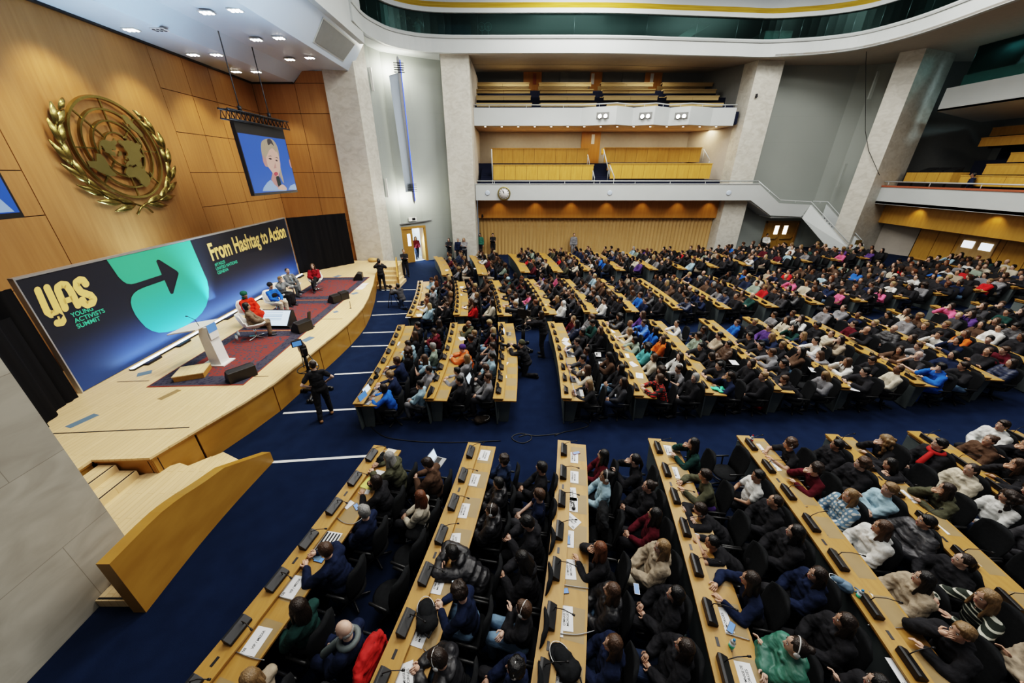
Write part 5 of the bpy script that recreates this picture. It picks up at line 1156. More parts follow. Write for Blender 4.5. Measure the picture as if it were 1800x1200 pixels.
def make_desk(bl, i, a, b):
    line = arc3(a, b); mid = line[5]; o = Vector((mid.x, mid.y, FZ(mid.x)))
    t = thing('conference_desk', o, 0, 'curved oak desk, %s from the stage in the %s seating block' % (ORD[i + 1], bl), 'desk', None)
    L = [(p.x - o.x, p.y - o.y) for p in (line if a[1] > b[1] else line[::-1])]
    # travel from the far end towards the camera puts the stage on the right-hand side: u is negative away from the stage
    def sw(name, prof, mat, mi=None, par=t):
        m = MB(); m.sweep(prof, L); return m.build(name, mat, par)
    q = lambda *P: [(-u, z) for u, z in P]
    sw('front_panel', q((.07, .02), (.10, .02), (.06, .70), (.03, .70)), 'desk_panel')
    sw('worktop', q((.02, .735), (.58, .735), (.58, .765), (.02, .765)), 'oak')
    sw('console_ledge', q((-.02, .80), (.25, .80), (.25, .83), (-.02, .83)), 'oak')
    sw('riser', q((.20, .765), (.23, .765), (.23, .80), (.20, .80)), 'oak_edge')
    n = int(length(line) / PITCH)
    for j in range(n):
        if bl in ('far', 'rear') and j % 2: continue
        s = .3 + PITCH * j; p, d = along(line, s); nr = Vector((d.y, -d.x, 0)); nr = nr if nr.x > 0 else -nr; p = p - Vector((o.x, o.y, 0)); z = .7655
        m = MB(); m.quad(*[tuple(p + nr * u + d * w + Vector((0, 0, z))) for u, w in ((.27, -.2), (.55, -.2), (.55, .2), (.27, .2))]); m.build('writing_pad', 'desk_pad', t, fix=False)
    if bl in ('near', 'middle'):
        for j in range(n // 2):
            p, d = along(line, .33 + PITCH * (2 * j + 1.5)); nr = Vector((d.y, -d.x, 0)); nr = nr if nr.x > 0 else -nr; p = p - Vector((o.x, o.y, 0)) + nr * .12 + Vector((0, 0, .83))
            m = MB(); m.extr([p - nr * .018 - d * .05, p + nr * .018 - d * .05, p + nr * .018 + d * .05, p - nr * .018 + d * .05], (0, 0, .004)); m.build('socket_plate', 'black_plastic', t)
    for e, s in ((0, .14), (1, length(line) - .14)):
        p, d = along(line, s); nr = Vector((d.y, -d.x, 0)); nr = nr if nr.x > 0 else -nr; p = p - Vector((o.x, o.y, 0)); sg = 1 if e == 0 else -1
        m = MB(); m.extr([p + nr * u + Vector((0, 0, z)) for u, z in ((.12, 0), (.36, 0), (.44, .735), (.10, .735))], d * .04 * sg); m.build('end_panel', 'desk_panel', t)
    DESKS[bl, i] = line
    return line
# microphone console
mc = thing('microphone_console', (0, 0, -50), 0, 'x', 'microphone')
m = MB(); m.extr([(-.06, -.13, 0), (.05, -.13, 0), (.05, -.13, .035), (-.03, -.13, .085), (-.06, -.13, .085)], (0, .26, 0)); m.build('console', 'black_plastic', mc, bevel=.006)
m = MB(); m.tube([(.02, .06, .05), (.03, .05, .12), (.12, .03, .16), (.22, .0, .17)], .005, 5); m.tube([(.22, 0, .17), (.25, -.01, .17)], .011, 6); m.build('gooseneck', 'black_plastic', mc)
mp = thing('microphone_console', (0, 0, -50), 0, 'x', 'microphone')
m = MB(); m.extr([(-.06, -.13, 0), (.05, -.13, 0), (.05, -.13, .035), (-.03, -.13, .085), (-.06, -.13, .085)], (0, .26, 0)); m.tube([(.02, .06, .05), (-.02, .08, .11), (-.10, .09, .14)], .007, 5); m.build('console', 'black_plastic', mp)
mh = None
# chairs: black upholstered seats on a pedestal
def make_chair(label):
    c = thing('conference_chair', (0, 0, 0), 0, label, 'chair')
    m = MB(); m.cap((-.12, -.15, .35), .055, (-.12, .15, .35), .055, 8); m.ell((.0, 0, .35), (.27, .25, .06), None, 16, 6); so = m.build('seat', 'black_fabric', c)
    m = MB(); rings = []
    for z, w, x in ((.36, .19, -.20), (.52, .235, -.235), (.72, .25, -.26), (.88, .23, -.28), (.95, .15, -.285)):
        rings.append([(x + (.10 * (abs(math.sin(t)) ** 2)) * .5 - .03 * math.cos(t), w * math.sin(t), z) for t in [2 * PI * k / 16 for k in range(16)]])
    m.ring_tube(rings); m.build('backrest', 'black_fabric', c)
    m = MB()
    m.cyl((0, 0), .035, .05, .31, 8)
    for k in range(5):
        a = 2 * PI * k / 5; m.cap((0, 0, .07), .022, (.26 * math.cos(a), .26 * math.sin(a), .035), .018, 6, 0, 1)
    m.build('base', 'dark_metal', c)
    for s in (1, -1):
        m = MB(); m.cap((-.16, .27 * s, .56), .022, (.12, .27 * s, .56), .022, 6, 0, 1); m.cap((-.05, .27 * s, .56), .016, (-.05, .24 * s, .35), .016, 6, 0, 1); m.build('armrest', 'black_plastic', c)
    return c
CH0 = make_chair('x'); used_chair = [False]; NCH = [0]
CROWD_CH = []
def place_chair(x, y, rz, label, group=None):
    NCH[0] += 1
    c = CH0 if not used_chair[0] else copy_tree(CH0); used_chair[0] = True
    c.location = (x, y, FZ(x)); c.rotation_euler = (0, 0, rz); c['label'] = label
    if group: c['group'] = group
    elif 'group' in c: del c['group']
    return c
for bl in BLOCKS:
    for i, (a, b) in enumerate(BLOCKS[bl]): make_desk(bl, i, a, b)
ncon = 0
for (bl, i), line in DESKS.items():
    n = int((length(line) - .25) / PITCH) + 1
    src = mc if bl == 'near' else mp
    for j in range(n):
        s = .33 + PITCH * j
        if s > length(line) - .1: break
        if bl == 'rear' and (j % 2 or ncon > 292): continue
        p, d = along(line, s); nr = Vector((d.y, -d.x, 0)); nr = nr if nr.x > 0 else -nr
        c = copy_tree(src); c.scale = (1.15,) * 3 if bl == 'near' else (1, 1, 1); p2 = p + nr * .12; c.location = (p2.x, p2.y, FZ(p2.x) + .831); c.rotation_euler = (0, 0, math.atan2(nr.y, nr.x)); ncon += 1
        if bl == 'near' and (i * 3 + j) % 3 == 0: c.children[1].rotation_euler.z = .5
        c['label'] = 'black microphone console, %s from the %s end, %s %s-block desk' % (ORD[j + 1], 'aisle' if bl == 'near' else 'camera', ORD[i + 1], bl); c['group'] = 'microphone consoles on the audience desks'
for root in (mc, mp):
    for ch in list(root.children): bpy.data.objects.remove(ch)
    bpy.data.objects.remove(root)
# ---- seats
SEATS = []   # block, desk, chair row (1 front 2 back), index, x, y, rz
for (bl, i), line in DESKS.items():
    for row in (1, 2):
        if bl == 'middle' and i == 2: continue
        n = int((length(line) - .2) / PITCH)
        for j in range(n):
            s = .36 + PITCH * j + (.12 if row == 2 else 0); p, d = along(line, s); nr = Vector((d.y, -d.x, 0)); nr = nr if nr.x > 0 else -nr
            q = p + nr * (.86 if row == 1 else 1.58); SEATS.append([bl, i, row, j, q.x, q.y, math.atan2(-nr.y, -nr.x)])
ROWN = {1: 'front', 2: 'back'}
def topw(k, c): return '%s %s' % (CN[c], TN[k])
def hairw(h): return 'balding head' if h[0] == 'bald' else ('%s %s' % (CN.get(h[1], 'coloured'), {'beanie': 'beanie', 'hood': 'hood up', 'turban': 'head wrap'}[h[0]]) if h[0] in ('beanie', 'hood', 'turban') else '%s %s hair' % (HS[h[0]], HN[h[1]]))
# near block, one entry per person seen: desk, chair row, head pixel, pose, yaw, hair, top, legs, extra
NEAR = [
 (0, 1, 722, 797, 'desk', 0, ('long', hg), ('jacket', OL), K, {}), (0, 2, 777, 800, 'phone', 0, ('short', hd), ('blazer', BR), K, {}), (0, 1, 690, 831, 'chin', 1, ('bob', hd), ('sweater', K), K, {}),
 (0, 2, 767, 846, 'lap', 0, ('long', ha), ('sweater', CR), K, {}), (0, 1, 657, 885, 'lap', 0, ('short', hg), ('blazer', N), DJ, {}), (0, 1, 606, 952, 'desk', 0, ('short', hb), ('blazer', N), N, {}),
 (0, 1, 562, 1039, 'lap', 0, ('long', hd), ('sweater', DGN), K, {}), (0, 2, 668, 1050, 'lap', 1, ('bald', hg), ('blazer', N), N, {'scarf': 'desk_panel'}), (0, 1, 483, 1149, 'lap', 0, ('long', hl), ('sweater', BE), K, {}), (0, 2, 588, 1152, 'lap', 0, ('curly', hd), ('jacket', K), K, {}),
 (1, 1, 879, 797, 'lap', 0, ('curly', hd), ('jacket', DJ), K, {}), (1, 1, 881, 820, 'lap', 0, ('short', hk), ('puffer', K), DGY, {}), (1, 1, 872, 872, 'lap', 0, ('short', hd), ('puffer', K), K, {'hp': 1}), (1, 1, 819, 967, 'slump', 0, ('short', hk), ('puffer', K), K, {}),
 (1, 1, 802, 1002, 'phone', 0, ('curly', hd), ('sweater', N), JN, {}), (1, 1, 786, 1128, 'phone', 0, ('short', hd), ('puffer', K), JN, {'hp': 1}),
 (1, 2, 949, 808, 'lap', 0, ('short', hk), ('sweater', K), K, {}), (1, 2, 940, 839, 'lap', 0, ('short', hb), ('tee', N), DGY, {}), (1, 2, 945, 894, 'phone', 0, ('short', hk), ('jacket', K), K, {}), (1, 2, 927, 932, 'phone', 0, ('long', hk), ('jacket', K), K, {}),
 (1, 2, 912, 996, 'crossed', 0, ('short', hb), ('sweater', K), JN, {'hp': 1}), (1, 2, 909, 1077, 'lap', 0, ('curly', hk), ('jacket', N), K, {'hp': 1}), (1, 2, 872, 1178, 'lap', 0, ('short', hk), ('jacket', CR), K, {}),
 (2, 1, 1055, 790, 'lap', 0, ('long', hk), ('sweater', BU), K, {}), (2, 1, 1055, 822, 'lap', 0, ('bun', hk), ('sweater', LB), DGY, {'hp': 1, 'skin': 3}), (2, 1, 1038, 947, 'chin', 0, ('long', ha), ('sweater', K), K, {}), (2, 1, 1065, 1005, 'lap', 0, ('long', hb), ('puffer', K), JN, {}), (2, 1, 1065, 1096, 'lap', 0, ('long', hb), ('jacket', N), DJ, {}),
 (2, 2, 1130, 794, 'chin', 0, ('tail', hk), ('sweater', K), DJ, {}), (2, 2, 1140, 822, 'lap', 0, ('bun', hd), ('jacket', K), K, {}), (2, 2, 1155, 863, 'lap', 0, ('long', hk), ('sweater', BU), K, {}), (2, 2, 1160, 897, 'lap', 1, ('long', hl), ('coat', BE), CR, {}), (2, 2, 1176, 958, 'slouch', 0, ('bob', hk), ('jacket', K), K, {}),
 (2, 2, 1199, 1020, 'slouch', 0, ('long', hd), ('jacket', K), DJ, {}), (2, 2, 1203, 1089, 'phone', 0, ('wavy', hb), ('puffer', K), JN, {}), (2, 2, 1203, 1181, 'slouch', 0, ('long', hd), ('coat', K), DGY, {}),
 (3, 1, 1207, 776, 'chin', 0, ('long', hk), ('sweater', DGN), K, {}), (3, 1, 1245, 830, 'desk', 0, ('short', hd), ('sweater', OL), PU, {}), (3, 1, 1224, 891, 'slump', 0, ('short', hd), ('sweater', K), K, {}), (3, 1, 1260, 930, 'slump', 0, ('crop', hk), ('tee', K), K, {'skin': 3}), (3, 1, 1291, 1004, 'desk', 0, ('long', hd), ('sweater', N), K, {}), (3, 1, 1377, 1108, 'crossed', 0, ('bun', hd), ('puffer', GN), K, {'hp': 1}),
 (3, 2, 1329, 819, 'lap', 0, ('short', hk), ('tee', W), K, {'skin': 3}), (3, 2, 1342, 849, 'lap', 0, ('crop', hd), ('jacket', K), K, {}), (3, 2, 1379, 893, 'lap', 0, ('long', hk), ('jacket', K), K, {}), (3, 2, 1403, 947, 'lap', 0, ('long', hd), ('jacket', N), DGY, {}), (3, 2, 1432, 989, 'lap', 0, ('long', hd), ('jacket', K), K, {}), (3, 2, 1472, 1066, 'crossed', 0, ('long', hk), ('sweater', K), K, {}), (3, 2, 1494, 1135, 'phone', 0, ('tail', hd), ('puffer', DGY), K, {'hp': 1}),
 (4, 1, 1388, 778, 'desk', 0, ('curly', hb), ('tee', K), K, {'hp': 1}), (4, 1, 1415, 819, 'chin', 0, ('curly', hd), ('sweater', BU), K, {}), (4, 1, 1448, 863, 'lap', 0, ('long', hl), ('jacket', LB), JN, {'tm': 'plaid_blue'}), (4, 1, 1494, 920, 'lap', 0, ('long', hb), ('jacket', W), DJ, {}), (4, 1, 1572, 1001, 'lap', 0, ('long', hk), ('coat', BE), CR, {}), (4, 1, 1653, 1093, 'chin', 0, ('short', hl), ('jacket', K), K, {}),
 (4, 2, 1432, 773, 'lap', 0, ('short', hk), ('jacket', K), K, {'skin': 3}), (4, 2, 1484, 799, 'lap', 0, ('curly', hb), ('jacket', K), K, {}), (4, 2, 1528, 845, 'crossed', 0, ('short', hl), ('sweater', LB), G, {}), (4, 2, 1561, 865, 'slouch', 0, ('short', hk), ('puffer', DGY), K, {}), (4, 2, 1614, 920, 'slouch', 0, ('tail', hd), ('jacket', K), JN, {}), (4, 2, 1664, 974, 'desk', 0, ('long', hl), ('sweater', OL), K, {'tm': 'striped_knit'}), (4, 2, 1756, 1081, 'crossed', 0, ('tail', hd), ('jacket', BE), K, {}), (4, 2, 1790, 1162, 'lap', 0, ('long', hb), ('jacket', DJ), DJ, {}),
 (5, 1, 1528, 769, 'chin', 0, ('wavy', hl), ('sweater', K), K, {}), (5, 1, 1551, 803, 'slump', 0, ('long', hk), ('sweater', K), K, {}), (5, 1, 1612, 851, 'chin', 0, ('long', hd), ('jacket', OL), K, {}),
 (5, 2, 1624, 774, 'lap', 0, ('short', hk), ('jacket', K), K, {'scarf': 1}), (5, 2, 1678, 811, 'lap', 0, ('tail', hd), ('coat', CR), K, {}), (5, 2, 1733, 855, 'lap', 0, ('wavy', hd), ('sweater', W), DJ, {}), (5, 2, 1724, 920, 'desk', 0, ('tail', hd), ('sweater', K), K, {'hp': 1}), (5, 2, 1795, 893, 'lap', 0, ('short', hd), ('blazer', DGY), K, {}),
 (6, 1, 1699, 769, 'lap', 0, ('bun', hb), ('jacket', BR), K, {}), (6, 1, 1747, 809, 'chin', 0, ('long', hb), ('sweater', K), K, {}), (6, 1, 1795, 850, 'slump', 0, ('wavy', hd), ('jacket', K), K, {}), (6, 2, 1773, 761, 'chin', 0, ('short', hk), ('jacket', K), K, {}), (6, 2, 1793, 745, 'lap', 0, ('short', hd), ('jacket', W), K, {}),
]
occ = {}
placed = []
for e in NEAR:
    dk, row, px, py, pose, yw, hair, top, legs, ex = e
    ho = head_off(pose); w = atz(px, py, ho.z); line = DESKS['near', dk]
    # pelvis on its chair row, at the place along the desk where the head is seen
    best = min(range(0, 600), key=lambda s: abs(along(line, s * .01)[0].y - w.y)); s = best * .01
    p, d = along(line, s); nr = Vector((d.y, -d.x, 0)); nr = nr if nr.x > 0 else -nr
    placed.append([dk, row, s, e])
byrow = {}
for q in placed: byrow.setdefault((q[0], q[1]), []).append(q)
for key, L in byrow.items():
    L.sort(key=lambda q: q[2])
    for a, b in zip(L[:-1], L[1:]):
        if b[2] - a[2] < .56: b[2] = a[2] + .56
    dk, row = key; line = DESKS['near', dk]
    for n, (dk, row, s, e) in enumerate(L):
        _, _, px, py, pose, yw, hair, top, legs, ex = e
        p, d = along(line, s); nr = Vector((d.y, -d.x, 0)); nr = nr if nr.x > 0 else -nr; u = .84 if row == 1 else 1.57
        q = p + nr * u; rz = math.atan2(-nr.y, -nr.x); jit = RND.uniform(-.06, .06)
        lab = 'person, %s, %s, %s %s seat, %s near desk' % (hairw(hair), topw(*top), ORD[n + 1], ROWN[row], ORD[dk + 1])
        o = person((q.x, q.y, FZ(q.x)), rz + jit, pose, 1 if yw == 0 and (n + dk) % 3 else 0, 'hero', SK[ex.get('skin', (n + dk) % 3)], hair, top, legs, lab, hp=ex.get('hp'), topmat=ex.get('tm'), sc=RND.uniform(.95, 1.03)); NP[0] += 1
        place_chair(q.x + nr.x * .02, q.y + nr.y * .02, rz, 'black chair under the %s occupant, %s chairs, %s near desk' % (ORD[n + 1], ROWN[row], ORD[dk + 1])); occ.setdefault(key, []).append(s)
        if ex.get('scarf'):
            m = MB(); J = joints(pose, 0); c = J['sp'](.51); m.tube([c + Vector((.10 * math.cos(t), .11 * math.sin(t), .01)) for t in [2 * PI * k / 14 for k in range(14)]], .036, 8, 0, True); m.cap(c + Vector((.12, .04, -.02)), .045, c + Vector((.30, .10, -.22)), .05); sc_ = m.build('scarf', ex['scarf'] if isinstance(ex['scarf'], str) else 'red_cloth', o)
# empty chairs of the near block fill the gaps
for dk in range(8):
    for row in (1, 2):
        line = DESKS['near', dk]; T = sorted(occ.get((dk, row), [])); s = .35; k = 0
        while s < length(line) - .3:
            if all(abs(s - t) > .52 for t in T):
                p, d = along(line, s); nr = Vector((d.y, -d.x, 0)); nr = nr if nr.x > 0 else -nr; q = p + nr * (.84 if row == 1 else 1.56); k += 1
                place_chair(q.x, q.y, math.atan2(-nr.y, -nr.x) + RND.uniform(-.15, .15), 'empty black chair, %s empty one from aisle, %s chairs, %s near desk' % (ORD[k], ROWN[row], ORD[dk + 1])); T.append(s); s += .58
            else: s += .06
# middle and far blocks: known sitters by where their heads are seen
KNOWN = [
 (715, 587, 'lap', ('long', hb), ('sweater', K), K), (722, 613, 'lap', ('wavy', hb), ('sweater', K), K), (703, 638, 'desk', ('short', hb), ('blazer', N), N), (698, 663, 'desk', ('curly', hl), ('blazer', N), K), (685, 683, 'desk', ('bob', hd), ('sweater', BL), K), (738, 565, 'lap', ('short', hk), ('jacket', K), K), (773, 582, 'phone', ('short', hd), ('jacket', BU), JN), (763, 605, 'lap', ('short', hg), ('tee', SG), JN), (733, 670, 'lap', ('short', hk), ('sweater', LB), G), (722, 702, 'phone', ('bob', hd), ('jacket', RD), K),
 (818, 563, 'chin', ('bald', hg), ('jacket', OL), K), (800, 613, 'desk', ('beanie', PU), ('puffer', ORG), K), (827, 633, 'lap', ('long', hl), ('coat', G), K), (803, 657, 'desk', ('short', hk), ('jacket', G), K), (805, 677, 'lap', ('short', hk), ('sweater', K), K), (867, 580, 'lap', ('long', hy), ('sweater', BU), JN), (827, 603, 'lap', ('short', hd), ('jacket', K), K), (858, 610, 'lap', ('short', hd), ('sweater', G), K), (850, 647, 'phone', ('short', hb), ('jacket', K), W), (850, 668, 'lap', ('short', hb), ('blazer', G), K),
 (998, 563, 'lap', ('long', hl), ('sweater', BU), K), (1018, 588, 'slouch', ('short', hk), ('jacket', K), K), (1017, 605, 'desk', ('short', hd), ('blazer', DGY), K), (1020, 630, 'desk', ('short', hk), ('sweater', DGY), DJ), (1033, 655, 'chin', ('long', hb), ('sweater', CR), K), (1048, 672, 'desk', ('long', hl), ('sweater', K), K), (1043, 570, 'phone', ('short', hk), ('blazer', DGN), K), (1083, 627, 'phone', ('long', hk), ('blazer', BR), K),
 (1093, 567, 'lap', ('bald', hg), ('sweater', G), K), (1112, 585, 'desk', ('bob', hl), ('sweater', CR), K), (1113, 597, 'desk', ('bob', hk), ('jacket', SG), K), (1140, 630, 'lap', ('bob', hb), ('sweater', CR), K), (1140, 652, 'lap', ('wavy', hd), ('jacket', K), K), (1175, 667, 'desk', ('bob', hb), ('sweater', RD), K), (1127, 558, 'lap', ('long', hb), ('sweater', PU), K), (1143, 573, 'lap', ('long', hk), ('sweater', BL), JN), (1167, 592, 'lap', ('long', hb), ('jacket', ORG), OL), (1147, 607, 'lap', ('wavy', hk), ('jacket', TL), K), (1193, 623, 'slouch', ('long', hd), ('sweater', W), OL),
 (1215, 660, 'lap', ('bob', hg), ('sweater', K), K), (1213, 587, 'lap', ('curly', hd), ('jacket', SG), DJ), (1243, 613, 'desk', ('short', hk), ('jacket', K), K), (1277, 647, 'desk', ('short', hk), ('jacket', K), K), (1285, 662, 'chin', ('tail', hd), ('blazer', N), K), (1315, 640, 'lap', ('bob', hd), ('blazer', K), K), (1338, 657, 'lap', ('short', hl), ('blazer', K), K), (1317, 600, 'desk', ('short', hk), ('jacket', K), K), (1343, 613, 'desk', ('short', hb), ('jacket', G), K), (1363, 623, 'desk', ('short', hk), ('jacket', K), K), (1387, 667, 'slump', ('short', hb), ('jacket', K), K), (1403, 593, 'desk', ('long', hl), ('sweater', N), K), (1455, 657, 'phone', ('long', hl), ('blazer', G), K),
 (1430, 607, 'desk', ('short', hk), ('sweater', W), K), (1475, 600, 'chin', ('long', hd), ('jacket', BE), K), (1453, 623, 'slump', ('long', hb), ('sweater', G), K), (1503, 640, 'chin', ('long', hb), ('jacket', W), K), (1540, 663, 'desk', ('short', hk), ('jacket', K), K), (1597, 627, 'chin', ('bald', hd), ('tee', DGY), K), (1560, 613, 'desk', ('long', hd), ('jacket', BR), K), (1617, 611, 'desk', ('short', hb), ('jacket', G), K), (1643, 648, 'chin', ('curly', hk), ('jacket', BL), BL),
 (1263, 557, 'lap', ('short', hb), ('jacket', BL), K), (1283, 585, 'desk', ('short', hk), ('jacket', K), K), (1463, 510, 'lap', ('bald', hd), ('tee', PK), K), (1572, 511, 'desk', ('long', hk), ('sweater', PK), K), (1535, 528, 'lap', ('crop', hl), ('sweater', CR), K), (1586, 557, 'lap', ('short', hk), ('jacket', G), K), (1360, 560, 'lap', ('long', hd), ('sweater', CR), K), (1378, 553, 'lap', ('short', hd), ('sweater', G), K), (1396, 562, 'chin', ('long', hd), ('sweater', W), K), (1473, 567, 'lap', ('short', hd), ('sweater', BU), K), (1732, 583, 'lap', ('long', hb), ('jacket', ORG), PU), (1670, 590, 'chin', ('short', hd), ('sweater', W), K), (1740, 610, 'desk', ('short', hb), ('jacket', BU), K), (1393, 477, 'lap', ('short', hd), ('jacket', RD), K), (1307, 499, 'lap', ('long', hd), ('jacket', RD), K), (1445, 482, 'lap', ('short', hk), ('sweater', LB), K), (1417, 535, 'lap', ('short', hd), ('jacket', G), K), (1116, 518, 'lap', ('short', hb), ('sweater', BL), K), (1059, 483, 'lap', ('short', hy), ('sweater', LB), K),
 (1138, 525, 'lap', ('short', hd), ('blazer', N), K), (1172, 525, 'lap', ('short', hd), ('blazer', K), K), (1065, 535, 'lap', ('short', hd), ('sweater', W), K), (1016, 540, 'lap', ('hood', SG), ('jacket', SG), K), (995, 540, 'lap', ('hood', W), ('jacket', W), K), (978, 530, 'chin', ('long', hl), ('sweater', K), K), (745, 555, 'lap', ('short', hk), ('jacket', K), K), (753, 530, 'desk', ('long', ha), ('sweater', W), K), (781, 537, 'lap', ('short', hb), ('blazer', K), K), (847, 530, 'lap', ('wavy', hd), ('sweater', RD), K), (893, 487, 'lap', ('beanie', LB), ('jacket', DGN), K),
]
LEGC = [K, K, K, DJ, DJ, JN, DGY, K, BE]
TOPC = [K] * 36 + [DGY] * 8 + [N] * 6 + [BR] * 3 + [G] * 3 + [W] * 3 + [CR] * 3 + [BE] * 2 + [BR, BR, BU, RD, BL, LB, LB, SG, OL, DGN, PK, PU]
HAIRC = [hk] * 6 + [hd] * 7 + [hb] * 5 + [ha, hl, hl, hy, hg]
HAIRST = ['short'] * 7 + ['crop', 'long', 'long', 'long', 'long', 'long', 'bob', 'bob', 'wavy', 'curly', 'curly', 'tail', 'bun']
def rnd_look(r):
    hc = r.choice(HAIRC); st = r.choice(HAIRST)
    if r.random() < .03: st, hc = 'bald', hd
    k = r.choice(['sweater', 'sweater', 'sweater', 'jacket', 'jacket', 'jacket', 'puffer', 'blazer', 'tee']); c = r.choice(TOPC)
    return (st, hc), (k, c), r.choice(LEGC), r.choice(['lap', 'lap', 'lap', 'desk', 'chin', 'crossed', 'slouch', 'phone'])
r2 = random.Random(23)
rest = []
for s in SEATS:
    bl, i, row, j, x, y, rz = s
    if bl == 'near': continue
    if bl == 'rear' and i == 14 and y > 20.5: continue
    z = FZ(x); dep = y * CT - (z + 1.2 - H) * ST; up = y * ST + (z + 1.2 - H) * CT
    if dep < 1 or 900 + F * x / dep > 1812: continue
    empty = r2.random() < (.07 if not (bl == 'middle' and i in (4, 5, 6, 7)) else .30)
    if bl == 'middle' and i == 3 and row == 2 and 2 <= j <= 4: empty = True
    rest.append(dict(s=s, look=rnd_look(r2), empty=empty, d=dep, known=False, jit=(r2.uniform(-.04, .04), r2.uniform(-.05, .05), r2.uniform(-.2, .2)), y=r2.choice((0, 0, 1, 2)), sk=r2.choice((0, 1, 2, 0, 1, 2, 3, 4, 5))))
for px, py, pose, hair, top, legs in KNOWN:
    best = None
    for q in rest:
        if q['known']: continue
        bl, i, row, j, x, y, rz = q['s']; ho = head_off(pose); hz = FZ(x) + ho.z; w = atz(px, py, hz); hx = x - ho.x; dd_ = math.hypot(w.x - hx, w.y - y) + .0
        if best is None or dd_ < best[0]: best = (dd_, q)
    if best and best[0] < .75:
        q = best[1]; q['known'] = True; q['empty'] = False; q['look'] = (hair, top, legs, pose)
rest.sort(key=lambda q: (not q['known'], q['d']))
BUDGET = 300 - NP[0] - 22
crowd = []; indiv = []
for q in rest:
    if q['empty']: continue
    if len(indiv) < BUDGET: indiv.append(q)
    else: crowd.append(q)
for q in indiv:
    bl, i, row, j, x, y, rz = q['s']; hair, top, legs, pose = q['look']; jx, jy, jr = q['jit']
    lab = 'person, %s, %s, %s %s seat, %s %s desk' % (hairw(hair), topw(*top), ORD[j + 1], ROWN[row], ORD[i + 1], bl)
    plaid = top == ('sweater', RD) and bl == 'middle' and i == 4
    if plaid: lab = lab.replace('red sweater', 'red and black plaid sweater')
    person((x, y + jy, FZ(x)), rz + jr, pose, q['y'], 'mid', SK[q['sk']], hair, top, legs, lab, topmat='plaid_red' if plaid else None, sc=.94 + .1 * ((i * 7 + j * 3) % 10) / 10); NP[0] += 1
cq = sorted(rest, key=lambda q: q['d'])
cch = []
for q in cq:
    bl, i, row, j, x, y, rz = q['s']
    if bl == 'rear' or NCH[0] >= 296: cch.append(q); continue
    nm = 'empty black chair' if q['empty'] else 'black chair'
    place_chair(x, y + q['jit'][1], rz + q['jit'][2] * .5, nm + ', seat %s from camera, %s chairs, %s desk of the %s block' % (ORD[j + 1], ROWN[row], ORD[i + 1], bl))
# the remaining, most distant sitters and chairs: two joined crowds
def low(me, ratio):
    o = bpy.data.objects.new('tmp', me); d = o.modifiers.new('d', 'DECIMATE'); d.ratio = ratio; out = evaluated_mesh(o)
    a = np.array([tuple(v.co) for v in out.vertices], dtype=np.float32); f = [tuple(p.vertices) for p in out.polygons]; bpy.data.meshes.remove(out); return a, f
LOWC = {}
def lowp(key, getter, ratio):
    if key not in LOWC: LOWC[key] = low(getter(), ratio)
    return LOWC[key]
V = []; FC = []; TINT = []; nv = 0
def put(part, Mx, col):
    global nv
    a, f = part; A = np.asarray(Mx, dtype=np.float32); V.append(a @ A[:3, :3].T + A[:3, 3])
    FC.extend([tuple(i + nv for i in q) for q in f]); TINT.extend([tuple(c * .8 for c in col)] * len(f)); nv += len(a)
for q in crowd:
    bl, i, row, j, x, y, rz = q['s']; hair, top, legs, pose = q['look']; jx, jy, jr = q['jit']
    Mx = Matrix.Translation((x, y + jy, FZ(x))) @ Matrix.Rotation(rz + jr, 4, 'Z') @ Matrix.Scale(.94 + .1 * ((i * 7 + j * 3) % 10) / 10, 4); J = joints(pose, YAWS[q['y']])
    put(lowp(('b', pose, q['y']), lambda: get_body(pose, q['y'], 'mid'), .16), Mx, SK[q['sk']]); put(lowp(('t', pose, top[0]), lambda: get_top(pose, top[0], 'mid'), .25), Mx, top[1]); put(lowp(('l', pose), lambda: get_legs(pose, 'trousers', 'mid'), .2), Mx, legs)
    put(lowp(('h', hair[0]), lambda: get_hair(hair[0], 'mid'), .3), Mx @ Matrix.Translation(J['head']) @ J['R'].to_4x4(), hair[1])
def crowd_mesh(name, label, cat):
    me = bpy.data.meshes.new(name); me.from_pydata(np.concatenate(V).tolist(), [], FC); me.materials.append(MATS['crowd'])
    at = me.attributes.new('tint', 'FLOAT_COLOR', 'FACE'); at.data.foreach_set('color', np.array([(*c, 1) for c in TINT], dtype=np.float32).ravel()); me.polygons.foreach_set('use_smooth', [True] * len(FC)); me.update()
    return link(name, me, None, label, cat, kind='stuff')
if crowd: crowd_mesh('seated_audience', 'dense mass of seated listeners in the most distant rows', 'crowd')
V = []; FC = []; TINT = []; nv = 0
cp = [low(ch.data, .35 if ch.name.startswith('b') else .3) for ch in CH0.children if ch.name.split('.')[0] in ('seat', 'backrest')]
for q in cch:
    bl, i, row, j, x, y, rz = q['s']
    for p in cp: put(p, Matrix.Translation((x, y, FZ(x))) @ Matrix.Rotation(rz, 4, 'Z'), (.012, .012, .014))
if cch: crowd_mesh('distant_chairs', 'black chairs standing under the most distant rows of listeners', 'chairs')
print('persons', NP[0], 'crowd', len(crowd), 'chairs', NCH[0], len(cch), 'consoles', ncon)
